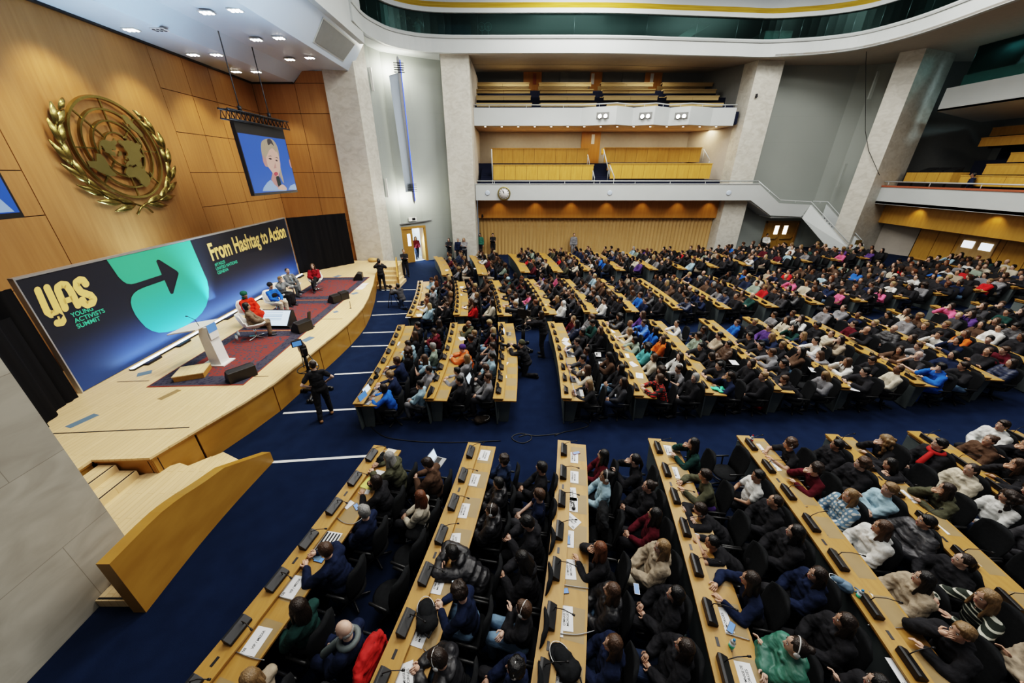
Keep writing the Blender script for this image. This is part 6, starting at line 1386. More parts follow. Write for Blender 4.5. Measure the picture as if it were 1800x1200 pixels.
# ------------------------------------------------------------------ PANEL ON STAGE
def shell_chair(loc, rz, label):
    t = thing('lounge_chair', loc, rz, label, 'chair', None)
    m = MB(); rows = []
    prof = [(.36, .43, .20), (.28, .40, .27), (.05, .385, .30), (-.16, .40, .31), (-.28, .50, .31), (-.34, .66, .29), (-.38, .82, .25), (-.40, .92, .17)]
    n = 13
    for x, z, w in prof:
        rows.append([(x + .06 * abs(v) ** 2 * (1 if z > .45 else 0) * 2, v * w, z + (.16 * abs(v) ** 2.2 if z < .6 else .0)) for v in [-1 + 2 * k / (n - 1) for k in range(n)]])
    vs = [p for r in rows for p in r]; fs = [(i * n + j, i * n + j + 1, (i + 1) * n + j + 1, (i + 1) * n + j) for i in range(len(rows) - 1) for j in range(n - 1)]
    m.add(vs, fs, 0, True); o = m.build('shell', 'white_plastic', t); sd = o.modifiers.new('s', 'SOLIDIFY'); sd.thickness = .03; sd.offset = 0
    m = MB(); m.ell((.05, 0, .415), (.24, .22, .035), None, 14, 6); m.build('cushion', 'cream', t)
    m = MB(); m.cyl((0, 0), .03, .03, .385, 10)
    for k in range(4):
        a = PI / 4 + k * PI / 2; m.cap((0, 0, .06), .022, (.30 * math.cos(a), .30 * math.sin(a), .022), .016, 8, 0, 2)
    m.build('base', 'chrome', t)
    return t
def stage_sitter(px, py, rz, pose, y, hair, top, legs, skin, label, chlabel, headz=None, **kw):
    ho = head_off(pose); w = atz(px, py, RZ + ho.z - .02); c, s = math.cos(rz), math.sin(rz); x = w.x - (c * ho.x - s * ho.y); yy = w.y - (s * ho.x + c * ho.y)
    o = person((x, yy, RZ - .02), rz, pose, y, 'hero', skin, hair, top, legs, label, **kw); NP[0] += 1
    shell_chair((x, yy, RZ), rz, chlabel); return o
stage_sitter(433, 538, .6, 'lap', 0, ('bob', hk), ('blazer', (.16, .12, .085)), (.16, .12, .085), SK[1], 'moderator in brown suit in the nearest white chair of the panel', 'nearest white shell chair, under the moderator in brown')
stage_sitter(430, 519, -.35, 'lap', 0, ('turban', (.02, .09, .06)), ('coat', (.5, .03, .012)), (.5, .03, .012), SK[4], 'person with green head wrap in long red dress on stage', 'white shell chair under the person in the red dress', lk='skirt')
p = stage_sitter(475, 502, -.35, 'lap', 0, ('beanie', K), ('sweater', (.02, .10, .42)), (.5, .46, .38), SK[3], 'person in blue shirt with black vest and cream trousers on stage', 'white shell chair under the person in the blue shirt')
J = joints('lap', 0); m = MB(); m.ell(J['sp'](.30), (.138, .172, .17), J['tilt'], 16, 10); m.ell(J['sp'](.15), (.13, .165, .13), J['tilt'], 16, 10); v = m.build('vest', 'black_fabric', p)
stage_sitter(493, 491, -.3, 'chin', 0, ('short', hl), ('jacket', (.16, .17, .18)), K, SK[2], 'person in grey top and long black skirt holding a microphone', 'white shell chair under the person in the black skirt', lk='skirt')
p = stage_sitter(505, 476, -.4, 'legcross', 0, ('crop', hd), ('blazer', (.12, .125, .13)), (.10, .105, .11), SK[1], 'person in grey suit with blue tie and crossed legs on stage', 'white shell chair under the person in the grey suit')
J = joints('legcross', 0); m = MB(); a = J['sp'](.47) + Vector((.075, 0, 0)); b = J['sp'](.22) + Vector((.118, 0, 0)); T = Vector((0, .045, 0)); m.add([a - T, a + T, b + T * .3, b - T * .3], [(0, 1, 2, 3)]); m.add([a - T + Vector((.02, 0, 0)), a + T + Vector((.02, 0, 0)), b + T * .3 + Vector((.035, 0, 0)), b - T * .3 + Vector((.035, 0, 0))], [(0, 1, 2, 3)]); m.build('shirt', 'white_plastic', p)
m = MB(); m.add([a + Vector((.028, .018, 0)), a + Vector((.028, -.018, 0)), b + Vector((.044, -.02, 0)), b + Vector((.044, .02, 0))], [(0, 1, 2, 3)]); m.build('tie', 'tape_blue', p)
stage_sitter(549, 468, -1.15, 'legcross', 0, ('long', hb), ('jacket', (.17, .008, .014)), K, SK[2], 'person with long brown hair in dark red jacket at the far end of the panel', 'farthest white shell chair, beside the black drape')
# ------------------------------------------------------------------ STANDING PEOPLE AND CAMERAS
def stand(px, py, z, rz, pose, y, hair, top, legs, skin, label, lod='mid', sc=1., **kw):
    w = atz(px, py, z); o = person((w.x, w.y, z), rz, pose, y, lod, skin, hair, top, legs, label, sc=sc, **kw); NP[0] += 1; return o
stand(575, 733, 0, 2.2, 'hips', 1, ('crop', hd), ('tee', K), K, SK[2], 'camera operator in black tee shirt standing on the carpet by the stage', 'hero', 1.0, hp=True, shoes=(.25, .13, .06))
stand(674, 510, 0, 1.9, 'shoot', 0, ('short', hk), ('jacket', K), K, SK[1], 'camera operator in black filming with a shoulder camera by the far stage steps', sc=1.)
stand(715, 486, 0, -1.2, 'armsfold', 0, ('crop', hk), ('blazer', K), K, SK[1], 'guard in black suit standing beside the far stage steps')
q = dp(1.18, 0, -.75); person((q.x, q.y, 0), -1.2, 'walk', 0, 'mid', SK[2], ('long', hk), ('jacket', BU), DJ, 'person in burgundy jacket and jeans walking in through the open door'); NP[0] += 1
for px, py, hair, top, legs, rz, lab, pose in ((791, 452, ('long', hd), ('jacket', K), K, -1.7, 'person in black with folded arms leaning on the far stone pillar', 'armsfold'), (807, 453, ('short', hg), ('blazer', N), K, -1.6, 'grey-haired person in navy blazer standing before the far pillar', 'stand'), (817, 453, ('long', hl), ('coat', G), K, -1.6, 'person in long grey coat standing before the far pillar', 'armsfold'), (845, 448, ('long', hk), ('jacket', GN), K, -1.7, 'person in green jacket standing at the left end of the wood wall', 'stand'), (867, 447, ('short', hk), ('blazer', K), K, -1.6, 'person in black suit standing against the wood wall', 'armsfold'), (1007, 442, ('bun', hk), ('coat', G), G, -1.6, 'person in long grey coat standing at the middle of the wood wall', 'stand')):
    w = atz(px, py, 0); y = min(w.y, 26.65 if px < 838 else 28.85); x = w.x * y / w.y; o = person((x, y, 0), rz, pose, 0, 'mid', SK[1], hair, top, legs, lab); NP[0] += 1
w = aty(1420, 432, 28.8); o = person((20.0, 28.7, FZ(20)), -1.7, 'lap', 0, 'mid', SK[3], ('short', hk), ('jacket', W), K, 'person in white hooded top seated by the double door under the stairs'); place_chair(20.0, 28.72, -1.7, 'black chair beside the double door under the stairs'); NP[0] += 1
o = person((.50, 10.2, 0), 2.75, 'kneel', 0, 'hero', SK[2], ('beanie', OL), ('jacket', K), K, 'photographer in black and green cap kneeling behind the third middle desk'); NP[0] += 1
o = person((1.12, 11.5, 0), 2.7, 'point', 0, 'hero', SK[2], ('long', hd), ('jacket', K), K, 'camera operator in black standing behind the big camera in the middle aisle'); NP[0] += 1
w = atz(722, 541, 0); o = person((w.x - .35, w.y, 0), 2.6, 'kneel', 0, 'mid', SK[1], ('short', hk), ('jacket', DGY), DJ, 'photographer crouching on the carpet with a tripod before the first far desk'); NP[0] += 1
a = atx(1722, 305, 25.6); o = person((25.75, atx(1722, 290, 25.75).y, 4.3), 2.2, 'hips', 0, 'mid', SK[4], ('crop', hk), ('jacket', N), N, 'person in navy standing at the sound desk on the right-hand balcony'); NP[0] += 1
a = atx(1652, 278, 27.0); o = person((27.4, a.y, 4.75), 2.8, 'lap', 0, 'mid', SK[1], ('short', hk), ('jacket', K), K, 'technician in black seated behind the sound desk'); place_chair(27.4, a.y, 2.8, 'black chair behind the sound desk on the right-hand balcony').location.z = 4.75; NP[0] += 1
for k, (px, top) in enumerate(((701, K), (716, DGY), (733, W))):
    y = 26.5 + .3 * k; c = aty(px, 30, y)
    o = person((c.x, y, ZF + .09), -1.2, 'shoot', 0, 'mid', SK[0], ('short', hk), ('sweater', top), K, 'person behind the upper gallery glass, %s of three at the left' % ORD[k + 1]); NP[0] += 1
def cam_on_ped(loc, rz, label, h=1.35, dolly=True, big=False):
    t = thing('studio_camera', loc, rz, label, 'camera')
    m = MB(); m.cyl((0, 0), .07, .12, h * .65, 12); m.cyl((0, 0), .045, h * .6, h, 12); m.build('pedestal', 'black_plastic', t)
    m = MB()
    for k in range(3):
        a = 2 * PI * k / 3 + .5; e = Vector((.42 * math.cos(a), .42 * math.sin(a), .1)); m.cap((0, 0, .16), .05, e, .04, 8)
        for s in (-.04, .04): m.ell(e + Vector((s, s, -.04)), (.06, .06, .06))
    m.build('dolly', 'black_plastic', t)
    m = MB(); m.tube([(.28 * math.cos(a), .28 * math.sin(a), h * .68) for a in [2 * PI * k / 20 for k in range(20)]], .015, 6, 0, True)
    for k in range(3): a = 2 * PI * k / 3; m.tube([(0, 0, h * .64), (.28 * math.cos(a), .28 * math.sin(a), h * .68)], .012, 5)
    m.build('steering_ring', 'black_plastic', t)
    m = MB(); m.obox((0, 0, h + .06), (.2, .14, .1)); m.obox((.02, 0, h + .24), (.36, .17, .24)); m.obox((-.2, 0, h + .22), (.14, .12, .2)); m.tube([(-.1, .0, h + .36), (-.05, 0, h + .42), (.12, 0, h + .42), (.16, 0, h + .36)], .016, 6); b = m.build('camera_body', 'black_plastic', t, bevel=.01)
    m = MB(); m.ring_tube([[(x, r * math.cos(a), h + .24 + r * math.sin(a)) for a in [2 * PI * k / 16 for k in range(16)]] for x, r in ((.18, .07), (.42 if not big else .55, .075), (.43 if not big else .56, .11), (.52 if not big else .68, .12))]); m.build('lens', 'black_plastic', b)
    m = MB(); m.obox((-.12, .12, h + .48), (.06, .26, .18)); vf = m.build('viewfinder', 'black_plastic', t); m = MB(); m.quad((-.152, .01, h + .41), (-.152, .23, h + .41), (-.152, .23, h + .55), (-.152, .01, h + .55)); m.build('display', 'screen_navy', vf)
    m = MB(); m.tube([(-.1, .08, h + .08), (-.5, .16, h - .12)], .014, 6); m.tube([(-.1, -.08, h + .08), (-.5, -.16, h - .12)], .014, 6); m.build('pan_bar', 'black_plastic', t)
    return t
w = atz(562, 702, 0); cam_on_ped((w.x - .25, w.y + .25, 0), 2.3, 'black studio camera on a wheeled pedestal beside the stage front', 1.32)
cam_on_ped((.42, 12.1, 0), 2.8, 'large black studio camera on a pedestal in the middle aisle', 1.25, big=True)
def hand_camera(loc, rz, label, big=False):
    t = thing('video_camera' if big else 'photo_camera', loc, rz, label, 'camera'); k = 1.6 if big else 1.
    m = MB(); m.obox((0, 0, 0), (.1 * k * (2 if big else 1), .14, .11 * k)); m.obox((0, 0, .07 * k), (.06, .06, .04)); m.build('camera_body', 'black_plastic', t, bevel=.006)
    m = MB(); x0 = .1 * k if big else .05; m.ring_tube([[(x0 + x, r * math.cos(a), r * math.sin(a)) for a in [2 * PI * q / 12 for q in range(12)]] for x, r in ((-.01, .04), (.12, .045), (.14, .055), (.2, .058))]); m.build('lens', 'black_plastic', t); return t
w = atz(674, 510, 0); hand_camera((w.x - .18, w.y + .42, 1.58), 1.9, 'black shoulder video camera held by the operator at the far steps', True)
hand_camera((-.12, 10.45, .93), 2.75, 'photo camera resting on the third middle desk in the kneeling photographer hands')
w = atz(722, 541, 0); t = thing('tripod', (w.x - .95, w.y + .25, 0), 0, 'thin black tripod before the crouching photographer', 'tripod')
for k in range(3):
    a = 2 * PI * k / 3; m = MB(); m.tube([(0, 0, .95), (.32 * math.cos(a), .32 * math.sin(a), 0)], .016, 6); m.build('leg', 'black_plastic', t)
hand_camera((w.x - .95, w.y + .25, 1.01), 2.6, 'small camera on the thin tripod before the first far desk')
# ------------------------------------------------------------------ THINGS ON DESKS
SD = .7665
def place_on_desk(px, py, z=SD):
    return atz(px, py, z)
def sign(px, py, txt, label, tilt=0., grp=None, mat='paper', rz0=None):
    w = place_on_desk(px, py); t = thing('paper_sign', (w.x, w.y, SD + .0015), PI / 2 - .17 + tilt, label, 'sign', grp)
    m = MB(); m.box(-.148, .148, -.105, .105, 0, .002); m.build('sheet', mat, t)
    for k, line in enumerate(txt):
        wd = .2 if len(txt) > 1 and k == 0 else (.17 if len(txt) > 1 else .2)
        me = text_mesh(line, w=wd, h=.03 if len(txt) > 1 else .036, bold=.012); me.materials.append(MATS['ink']); o = link('lettering', me, t); o.location = (-.09 if len(txt) > 1 else -.085, (-.005 - .045 * k) if len(txt) > 1 else -.03, .003)
    me = text_mesh('YAS', w=.05, h=.035, bold=.03); me.materials.append(MATS['ink']); o = link('logo', me, t); o.location = (-.138, .055, .003)
    return t
GM = ['GYMNASE DE', 'MORGES']
sg = [(516, 1031, ['VIP / MEDIA'], 0, 'first'), (451, 1126, ['VIP / MEDIA'], 0, 'first')]
sign(516, 1031, ['VIP / MEDIA'], 'white VIP / MEDIA sign on the first near desk, farther one'); sign(451, 1126, ['VIP / MEDIA'], 'white VIP / MEDIA sign on the first near desk, nearer one')
for n, (dk, pts) in enumerate(((2, ((851, 800, 0), (832, 843, 0), (813, 897, .05), (797, 952, .2), (768, 1024, 0), (738, 1112, -.1), (712, 1192, .5))), (3, ((1007, 804, 0), (1007, 838, 0), (1003, 868, .1), (1005, 886, 0), (1003, 914, .9), (997, 946, 0), (999, 1000, .1), (993, 1086, .05), (980, 1180, 0))), (4, ((1172, 791, 0), (1183, 830, 0), (1233, 1042, 0), (1268, 1088, .05), (1310, 1190, 0))), (5, ((1333, 788, .1), (1356, 818, .3), (1508, 1040, .9), (1590, 1185, 0))), (6, ((1483, 781, .2), (1520, 818, .1), (1590, 872, .1), (1642, 925, .2), (1694, 978, .1), (1745, 1030, -.1))), (7, ((1665, 800, 0), (1786, 1075, .1))))):
    for k, (px, py, tl) in enumerate(pts): sign(px, py, GM, 'white GYMNASE DE MORGES sign, %s from aisle on %s near desk' % (ORD[k + 1], ORD[dk]), tl, 'GYMNASE DE MORGES signs on the near desks')
def laptop(px, py, rz, label, z=SD, scr='screen_navy', body='grey_metal'):
    w = atz(px, py, z); t = thing('laptop', (w.x, w.y, z + .001), rz, label, 'laptop')     # local +x faces away from the user
    m = MB(); m.box(-.11, .11, -.16, .16, 0, .015); b = m.build('base', body, t); m = MB(); m.box(-.02, .09, -.14, .14, .015, .0165); m.build('keyboard', 'black_plastic', b)
    m = MB(); m.extr([(.11, -.16, .012), (.17, -.16, .21), (.178, -.16, .21), (.12, -.16, .012)], (0, .32, 0)); l = m.build('lid', body, t); m = MB(); m.quad((.112, -.15, .025), (.112, .15, .025), (.167, .15, .203), (.167, -.15, .203)); m.build('display', scr, l, fix=False); return t
laptop(648, 705, 2.9, 'open silver laptop at the near end of the first middle desk'); laptop(655, 692, 3.0, 'second open laptop beside it on the first middle desk', scr='screen_light')
laptop(1011, 667, 3.1, 'dark open laptop on the fourth middle desk', body='dark_metal'); laptop(1018, 691, 3.1, 'open silver laptop at the near end of the fourth middle desk')
laptop(1004, 645, 3.1, 'open laptop on the fourth middle desk, two seats before the silver one', body='dark_metal'); laptop(893, 587, 3.1, 'laptop on the third middle desk near the big camera', scr='screen_light')
laptop(770, 814, 2.8, 'open laptop with bright display on the lap behind the first near desk', z=.66, scr='screen_light'); laptop(833, 671, 2.9, 'laptop with bright display on the lap behind the second middle desk', z=.66, scr='screen_light')
laptop(1003, 624, 3.1, 'open silver laptop on the fourth middle desk, among papers')
def phone(px, py, rz, label, z=SD, lit=False, case='black_plastic'):
    w = atz(px, py, z); t = thing('phone', (w.x, w.y, z + .001), rz, label, 'phone'); m = MB(); m.box(-.075, .075, -.036, .036, 0, .009); m.build('case', case, t); m = MB(); m.quad((-.07, -.032, .0095), (.07, -.032, .0095), (.07, .032, .0095), (-.07, .032, .0095)); m.build('display', 'screen_light' if lit else 'screen_navy', t, fix=False); return t
phone(561, 984, 2.9, 'dark phone on the first near desk beside the newspaper'); phone(627, 891, 2.3, 'grey phone on the first near desk beside the folded sheet'); phone(657, 842, 2.6, 'pale phone lying on the yellow folder', z=SD + .006, lit=True)
phone(800, 1029, 1.9, 'lit phone held behind the second near desk by the curly-haired person', z=.84, lit=True); phone(775, 1158, 1.9, 'lit phone held at the near end of the second near desk', z=.84, lit=True); phone(998, 949, 1.5, 'dark phone lying on a sign on the third near desk', z=SD + .004); phone(990, 1039, .1, 'dark phone on the third near desk below the blue backpack person')
phone(1285, 1103, .8, 'dark phone lying on a sign on the fourth near desk', z=SD + .004); phone(1550, 839, .6, 'dark phone on the sixth near desk'); phone(1521, 1043, .7, 'black phone lying on the flyer of the fifth near desk', z=SD + .004); phone(1119, 1035, 1.4, 'phone with patterned case on a lap behind the third near desk', z=.66, case='white_plastic'); phone(1225, 945, 1.2, 'phone on the fourth near desk beside the leaning person', lit=True); phone(1013, 796, .3, 'brown phone on the third near desk next to the aisle sign', z=SD + .004, case='terracotta')
def sheet(px, py, rz, label, mat='paper', w=.148, h=.105, name='paper_sheet', thick=.003):
    q = atz(px, py, SD); m = MB(); m.box(-w, w, -h, h, 0, thick)
    if name == 'newspaper':
        for i in range(5): m.box(-w + .02, w - .02, -h + .02 + i * h * .36, -h + .02 + i * h * .36 + h * .18, thick, thick + .001, 1)
    o = m.build(name, [mat, 'ink'], label=label, cat='paper'); o.location = (q.x, q.y, SD + .001); o.rotation_euler.z = rz
sheet(574, 955, 1.4, 'newspaper page open on the first near desk', w=.2, h=.15, name='newspaper'); sheet(566, 970, 1.3, 'dark blue folder below the newspaper on the first near desk', 'tape_blue', .13, .06, 'folder', .012); sheet(613, 887, 1.0, 'folded white sheet on the first near desk', 'paper', .08, .06, 'paper_sheet', .006)
sheet(651, 848, 1.2, 'yellow folder on the first near desk', 'paper_yellow', .15, .12, 'folder', .005); sheet(663, 838, 1.3, 'white papers spread above the yellow folder', 'paper', .16, .12); sheet(648, 860, 1.5, 'long white card on the first near desk under the yellow folder', 'paper', .11, .04)
sheet(684, 797, 1.3, 'magazine at the aisle end of the first near desk', 'cream', .13, .1, 'magazine', .008); sheet(984, 1110, 1.5, 'small white card on the third near desk above the backpack', 'paper', .06, .04)
MP = [(688, 611), (697, 604), (682, 648), (681, 654), (680, 627), (665, 678), (718, 556), (737, 554), (733, 540), (737, 515), (886, 640), (884, 660), (994, 597), (997, 613), (996, 604), (1078, 592), (1100, 625), (1112, 640), (1124, 660), (1065, 571), (1500, 682), (1290, 637), (1074, 582), (812, 595), (808, 518), (811, 505), (816, 540), (872, 522), (775, 466), (785, 475), (772, 460), (836, 472), (845, 480), (955, 535), (1430, 650)]
for k, (px, py) in enumerate(MP): 
    q = atz(px, py, SD); m = MB(); m.box(-.15, .15, -.1, .1, 0, .003); m.box(-.1, .1, .02, .06, .003, .004, 1); o = m.build('paper_sheet', ['paper', 'soffit'], label='white printed sheet lying on a desk of the farther seating blocks', cat='paper', group='sheets on the farther desks'); o.location = (q.x, q.y, SD + .002); o.rotation_euler.z = RND.uniform(.9, 2.1)
for k, (px, py) in enumerate(((1043, 609), (1051, 623), (1058, 640), (1087, 694))):
    q = atz(px, py, .47); m = MB(); m.box(-.15, .15, -.1, .1, 0, .003); m.box(-.1, .1, .02, .06, .003, .004, 1); o = m.build('paper_sheet', ['paper', 'ink'], label='white sheet on an empty seat behind the fourth middle desk, %s from the far end' % ORD[k + 1], cat='paper'); o.location = (q.x, q.y, .475); o.rotation_euler.z = 1.4
def bottle(px, py, label, z=SD, lie=False, cap='teal_cap'):
    q = atz(px, py, z); t = thing('water_bottle', (q.x, q.y, z), 0, label, 'bottle'); m = MB(); m.cyl((0, 0), .033, 0, .15, 12); m.cyl((0, 0), .033, .15, .19, 12, 0, .013); m.build('body', 'bottle_plastic', t); m = MB(); m.cyl((0, 0), .015, .19, .21, 10); m.build('cap', cap, t); m = MB(); m.cyl((0, 0), .0335, .05, .11, 12); m.build('wrapper', 'print_mint' if cap == 'teal_cap' else 'red_cloth', t)
bottle(1283, 1140, 'clear water bottle with blue cap on the fourth near desk'); bottle(1319, 778, 'small bottle with red wrapper at the aisle end of the fifth near desk', cap='red_cloth'); bottle(1506, 1053, 'clear bottle on the fifth near desk beside the flyer')
bottle(1200, 1120, 'bottle standing on the floor behind the third near desk', z=0)
def backpack(px, py, rz, label, z=SD, mat='black_fabric', sc=1.):
    q = atz(px, py, z + .05); t = thing('backpack', (q.x, q.y, z), rz, label, 'bag'); m = MB(); m.ell((0, 0, .07), (.22 * sc, .14 * sc, .07)); m.ell((-.1 * sc, 0, .08), (.12 * sc, .145 * sc, .075)); m.ell((.12 * sc, 0, .06), (.10 * sc, .11 * sc, .06)); me = remesh(m, .014, 2, .6); wrinkle(me, .016, 3); me.materials.append(MATS[mat]); link('body', me, t)
    m = MB(); m.ell((.04, 0, .11), (.12 * sc, .09 * sc, .05)); m.build('pocket', mat, t)
    m = MB(); m.tube([(.06 + .15 * math.cos(a) * sc, .11 * math.sin(a) * sc, .13 - .02 * abs(math.sin(a))) for a in [-1.6 + 3.2 * k / 12 for k in range(13)]], .004, 5); m.build('zip', 'white_plastic', t)
    m = MB(); m.tube([(-.22 * sc, -.04, .1), (-.29 * sc, 0, .13), (-.22 * sc, .04, .1)], .012, 6); m.build('handle', mat, t)
backpack(750, 1083, 1.9, 'black backpack lying across a sign on the second near desk'); backpack(991, 1165, 2.2, 'dark backpack with white piping on the third near desk'); backpack(1478, 1028, 2.4, 'small navy bag on the fifth near desk', mat='tape_blue', sc=.6)
backpack(733, 932, 1.2, 'black backpack on the empty chair behind the first near desk', z=.47); backpack(847, 738, .3, 'brown and red bag on the carpet behind the second middle desk', z=0, mat='wood_gap'); backpack(1335, 716, .4, 'red bag on the carpet near the seventh middle desk', z=0, mat='red_cloth', sc=.7); backpack(672, 806, 1.5, 'black camera bag at the aisle end of the first near desk', sc=.6); backpack(662, 664, 1.5, 'dark cap on the first middle desk', sc=.45)

def headset(px, py, rz, label):
    q = atz(px, py, SD); t = thing('headphones', (q.x, q.y, SD), rz, label, 'headphones'); m = MB(); m.tube([(.09 * math.sin(a) + .03, .08 * math.cos(a), .022) for a in [PI * k / 12 for k in range(13)]], .008, 6); m.build('band', 'black_plastic', t)
    for s in (1, -1): m = MB(); m.ell((.02, .08 * s, .022), (.034, .034, .022), None, 10, 6); m.build('ear_pad', 'black_plastic', t)
headset(1247, 1042, 2.4, 'black headphones lying on the fourth near desk'); headset(1000, 892, 1., 'black headphones on the third near desk beside the papers')
# red jacket over a chair, coats
def jacket_over(x, y, z, rz, mat, label):
    m = MB(); m.ell((0, 0, .02), (.09, .25, .10)); m.ell((-.05, 0, -.2), (.06, .25, .26)); m.ell((.05, 0, -.15), (.05, .24, .2)); m.cap((-.03, .22, .0), .06, (-.04, .26, -.35), .045); m.cap((-.03, -.22, .0), .06, (-.04, -.26, -.35), .045); me = remesh(m, .014, 3, .7); wrinkle(me, .03, 5); me.materials.append(MATS[mat]); o = link('draped_jacket', me, None, label, 'jacket'); o.location = (x, y, z); o.rotation_euler.z = rz
w = atz(645, 1155, .85); jacket_over(w.x, w.y, .86, PI - .2, 'red_cloth', 'bright red jacket hung over a chair behind the first near desk')
w = atz(1060, 905, .8); jacket_over(w.x, w.y, .82, PI - .2, 'black_fabric', 'black coat hung over an empty chair behind the third near desk')
w = atz(1060, 1080, .4)
for k, pts in enumerate((((912, 768), (930, 764), (934, 772), (920, 779), (905, 775), (900, 768), (915, 762), (938, 766), (960, 765), (985, 762)), ((1000, 745), (1020, 740), (1035, 748), (1010, 756), (990, 760), (975, 766)), ((640, 735), (670, 765), (720, 775), (790, 778), (880, 775)))):
    m = MB(); L = smooth_line([tuple(atz(*p, 0).to_2d()) for p in pts], 5); m.tube([(x, y, .012) for x, y in L], .011, 6); m.build('floor_cable', 'black_plastic', label=('coiled dark cable on the carpet of the cross aisle', 'dark cable looped on the carpet near the fourth middle desk', 'long thin dark cable along the cross aisle')[k], cat='cable')
m = MB()
for a, b, r in ((0, 0, .07), (.1, .05, .06), (-.1, .04, .055), (.03, -.08, .05), (.18, -.03, .04)): m.ell((a, b, r * .5), (r * 1.5, r * 1.2, r * .7))
me = remesh(m, .012, 2, .7); wrinkle(me, .03, 4); me.materials.append(MATS['print_mint']); o = link('scarf', me, None, 'turquoise scarf heaped at the near end of the sixth middle desk', 'scarf'); w = atz(1262, 684, SD + .03); o.location = (w.x, w.y, SD)
# desks' loose grey earphone cords
for k, (pts) in enumerate((((592, 909), (604, 918), (622, 920), (640, 908)), ((412, 1144), (440, 1155), (465, 1160)), ((490, 1048), (515, 1055), (535, 1062)), ((745, 1140), (760, 1155), (772, 1162)), ((982, 1026), (1005, 1030), (1035, 1034)), ((975, 1112), (1015, 1115), (1045, 1108)), ((1182, 845), (1210, 848), (1225, 844)), ((1267, 1110), (1295, 1118), (1318, 1125)), ((1395, 888), (1420, 890)), ((1435, 945), (1455, 940)), ((1525, 1098), (1570, 1103), (1600, 1102)), ((1355, 842), (1380, 845)))):
    m = MB(); L = smooth_line([tuple(atz(*p, SD + .01).to_2d()) for p in pts], 5); m.tube([(x, y, SD + .012) for x, y in L], .006, 5); m.build('earphone_cord', 'grey_metal', label='thin grey earphone cord, %s of those lying on the near desks' % ORD[k + 1], cat='cord', group='earphone cords on the near desks')
def fan(px, k):
    c = aty(px, 47, 27.4); t = thing('desk_fan', (c.x, 27.4, c.z), 0, 'pale round desk fan behind the gallery glass, %s one' % ('left', 'right')[k], 'fan'); m = MB(); m.tube([(.2 * math.cos(a), -.03, .2 * math.sin(a)) for a in [2 * PI * q / 20 for q in range(20)]], .015, 6, 0, True)
    for q in range(8): a = PI * q / 8; m.tube([(.2 * math.cos(a), -.03, .2 * math.sin(a)), (-.2 * math.cos(a), -.03, -.2 * math.sin(a))], .004, 4)
    m.build('cage', 'white_plastic', t); m = MB(); m.tube([(0, 0, 0), (0, 0, -.5)], .015, 6); m.build('pole', 'white_plastic', t)
fan(847, 0); fan(858, 1)
for k in range(9):
    x = 2.8 + 1.35 * k; m = MB(); m.box(-.25, .25, -.02, .02, .1, .42); m.box(-.03, .03, 0, .04, 0, .1); m.box(-.12, .12, -.08, .1, 0, .02); o = m.build('booth_monitor', 'white_plastic', label='small pale monitor behind the curved gallery glass', cat='monitor', group='monitors behind the gallery glass'); o.location = (x, 27.9, zc - .1)
m = MB(); m.box(-6, 16, 27.6, 28.6, zc - .2, zc - .1); m.build('booth_counter', 'dark_grey_wall', label='long dark counter behind the curved gallery glass', cat='counter')
m = MB(); m.extr([(9.5, 27.9, zc), (10.2, 27.9, zc), (12.3, 28.2, zg1), (11.4, 28.2, zg1)], (0, .4, 0)); S('gallery_brace', m, 'cream')
m = MB(); c0, c1 = aty(768, 20, 27.6), aty(828, 55, 27.6); m.box(c0.x, c1.x, 27.6, 27.65, zc, zg1); S('gallery_panel', m, 'tape_blue')
# far right: coat / sign post
p = atz(1508, 470, FZ(23)); m = MB(); m.tube([(0, 0, 0), (.15, 0, 1.1)], .03, 6); m.cyl((0, 0), .2, 0, .03, 12); m.box(-.05, .35, -.02, .02, 1.1, 1.4); o = m.build('sign_post', 'gold_flat', label='slim brass sign post at the foot of the white staircase', cat='sign'); o.location = (23.0, 24.3, FZ(23))
# ------------------------------------------------------------------ LIGHT
def area(name, loc, size, power, col=(1, 1, 1), rot=(0, 0, 0), sy=None, spread=None):
    l = bpy.data.lights.new(name, 'AREA'); l.energy = power; l.color = col; l.size = size
    if sy: l.shape = 'RECTANGLE'; l.size_y = sy
    if spread: l.spread = spread
    o = bpy.data.objects.new(name, l); COL.objects.link(o); o.location = loc; o.rotation_euler = rot; return o
def spot(name, loc, tgt, power, ang, col=(1, .9, .75), blend=.6, rad=.15):
    l = bpy.data.lights.new(name, 'SPOT'); l.energy = power; l.color = col; l.spot_size = ang; l.spot_blend = blend; l.shadow_soft_size = rad
    o = bpy.data.objects.new(name, l); COL.objects.link(o); o.location = loc; d = Vector(tgt) - Vector(loc); o.rotation_euler = d.to_track_quat('-Z', 'Y').to_euler(); return o
for x, y, p in ((0, 14, 1300), (9, 14, 1300), (4, 22, 1500), (15, 20, 1300), (0, 4, 560), (9, 4, 560), (17, 9, 600)):
    area('hall_light', (x, y, 16.5), 5, p, (1, .97, .92))
for y in (9, 13, 17, 20.5):
    spot('stage_spot', (-5.2, y - 1, 12.0), (-9.2, y, .9), 1650, 1.0, (1, .88, .70))
for y in (10, 12.7, 15.4, 18.2, 20.8):
    spot('wall_washer', (-11.9, y, 10.3), (-14.2, y, 5.0), 420, 1.25, (1, .80, .52), .7)
area('wall_fill', (-7.6, 13, 11.0), 6, 420, (1, .88, .70), (0, -1.0, 0), 3)
spot('side_wall_washer', (-12.6, 21.3, 10.2), (-12.2, 23.4, 4), 260, 1.2, (1, .8, .55))
area('soffit_fill', (-7.1, 13, 2.2), 13, 480, (.55, .78, 1), (PI, -.12, 0), .4, 1.3)  # added lamp hanging in mid-air, no real fitting, brightens the stage soffit
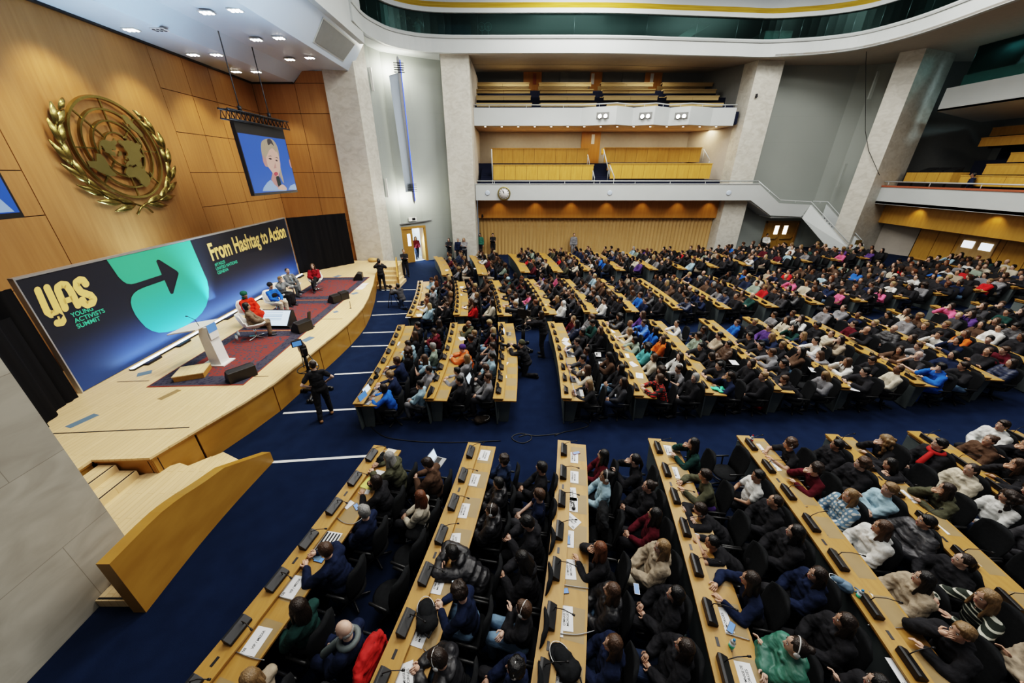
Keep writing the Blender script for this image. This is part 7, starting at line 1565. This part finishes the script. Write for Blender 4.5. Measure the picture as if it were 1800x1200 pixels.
area('backdrop_strip', tuple(B0 + bt * (BDL / 2 + .5) + bn * .33 + Vector((0, 0, .1))), BDL - 1.4, 110, (.35, .55, 1), (0, 0, 0), .05).rotation_euler = basis(bt, Vector((0, 0, 1)).cross(bt) * -1, -(Vector((0, 0, 1)) - bn * .35).normalized()).to_euler()
for z, tz in ((11.6, 12.6), (4.5, 3.4)):
    for s in (-1, 1):
        l = bpy.data.lights.new('sconce_lamp', 'POINT'); l.energy = 120 if s < 0 else 60; l.color = (1, .96, .82); l.shadow_soft_size = .08; o = bpy.data.objects.new('sconce_lamp', l); COL.objects.link(o); o.location = cs + nrm.normalized() * 0 + Vector((.2, -1, 0)).normalized() * .25 + sx * .45 * s + Vector((0, 0, z))
for x in (0, 3.5, 7, 10.5, 14): area('balcony_light', (x, 30.9, zb2 - .05), 2.2, 75, (1, .84, .6), (0, 0, 0), .8)
for x in (-1, 1.8, 4.5, 7.2, 9.9, 12.6, 15): spot('band_lamp', (x, 28.25, zl0 - .03), (x, 29.2, 2.6), 22, 1.5, (1, .75, .4), .8, .05)
for x in (0, 5, 10): area('upper_balcony_light', (x, 31.0, ZF + .25), 2.5, 90, (1, .93, .82), (0, 0, 0), 1)
for y in (24, 20, 16): spot('right_band_lamp', (25.5, y, 4.1), (26.1, y, 3.0), 26, 1.6, (1, .76, .42), .8, .05)
area('right_balcony_light', (28.5, 19, 9.2), 3, 260, (1, .93, .82)); area('gallery_light', (5, 29, zg1 + .02), 8, 70, (.9, 1, .99), (0, 0, 0), 1); area('booth_light', (28, 20, ZF - .1), 2, 260, (.7, .95, 1)); area('booth_light', (27.4, 24.0, ZF - .15), .8, 150, (.7, .92, 1)); area('gallery_ceiling_fill', (5, 29.3, zc + .1), 14, 20, (.85, 1, .98), (PI, 0, 0), .5)  # the upward gallery lamp is unseen, added behind the counter to brighten the ceiling
area('corridor_daylight', tuple(dp(DW / 2, 2.5, -2)), 1.6, 90, (.8, .9, 1)); area('corridor_spill', tuple(dp(DW / 2, 1.3, -.5)), 1.0, 110, (.65, .82, 1)).rotation_euler = (dn + Vector((.25, 0, -.45))).to_track_quat('-Z', 'Y').to_euler()
w_ = bpy.data.worlds.new('world'); SC.world = w_; w_.use_nodes = True; bg = w_.node_tree.nodes['Background']; bg.inputs[0].default_value = (.80, .90, 1.0, 1); bg.inputs[1].default_value = .13
SC.view_settings.view_transform = 'Filmic'; SC.view_settings.look = 'High Contrast'; SC.view_settings.exposure = .02
SC.cycles.max_bounces = 6; SC.cycles.diffuse_bounces = 3; SC.cycles.glossy_bounces = 2; SC.cycles.transparent_max_bounces = 8; SC.cycles.sample_clamp_indirect = 4
bpy.data.scenes.remove(BSC)
print('objects', len(SC.objects), 'persons', NP[0])
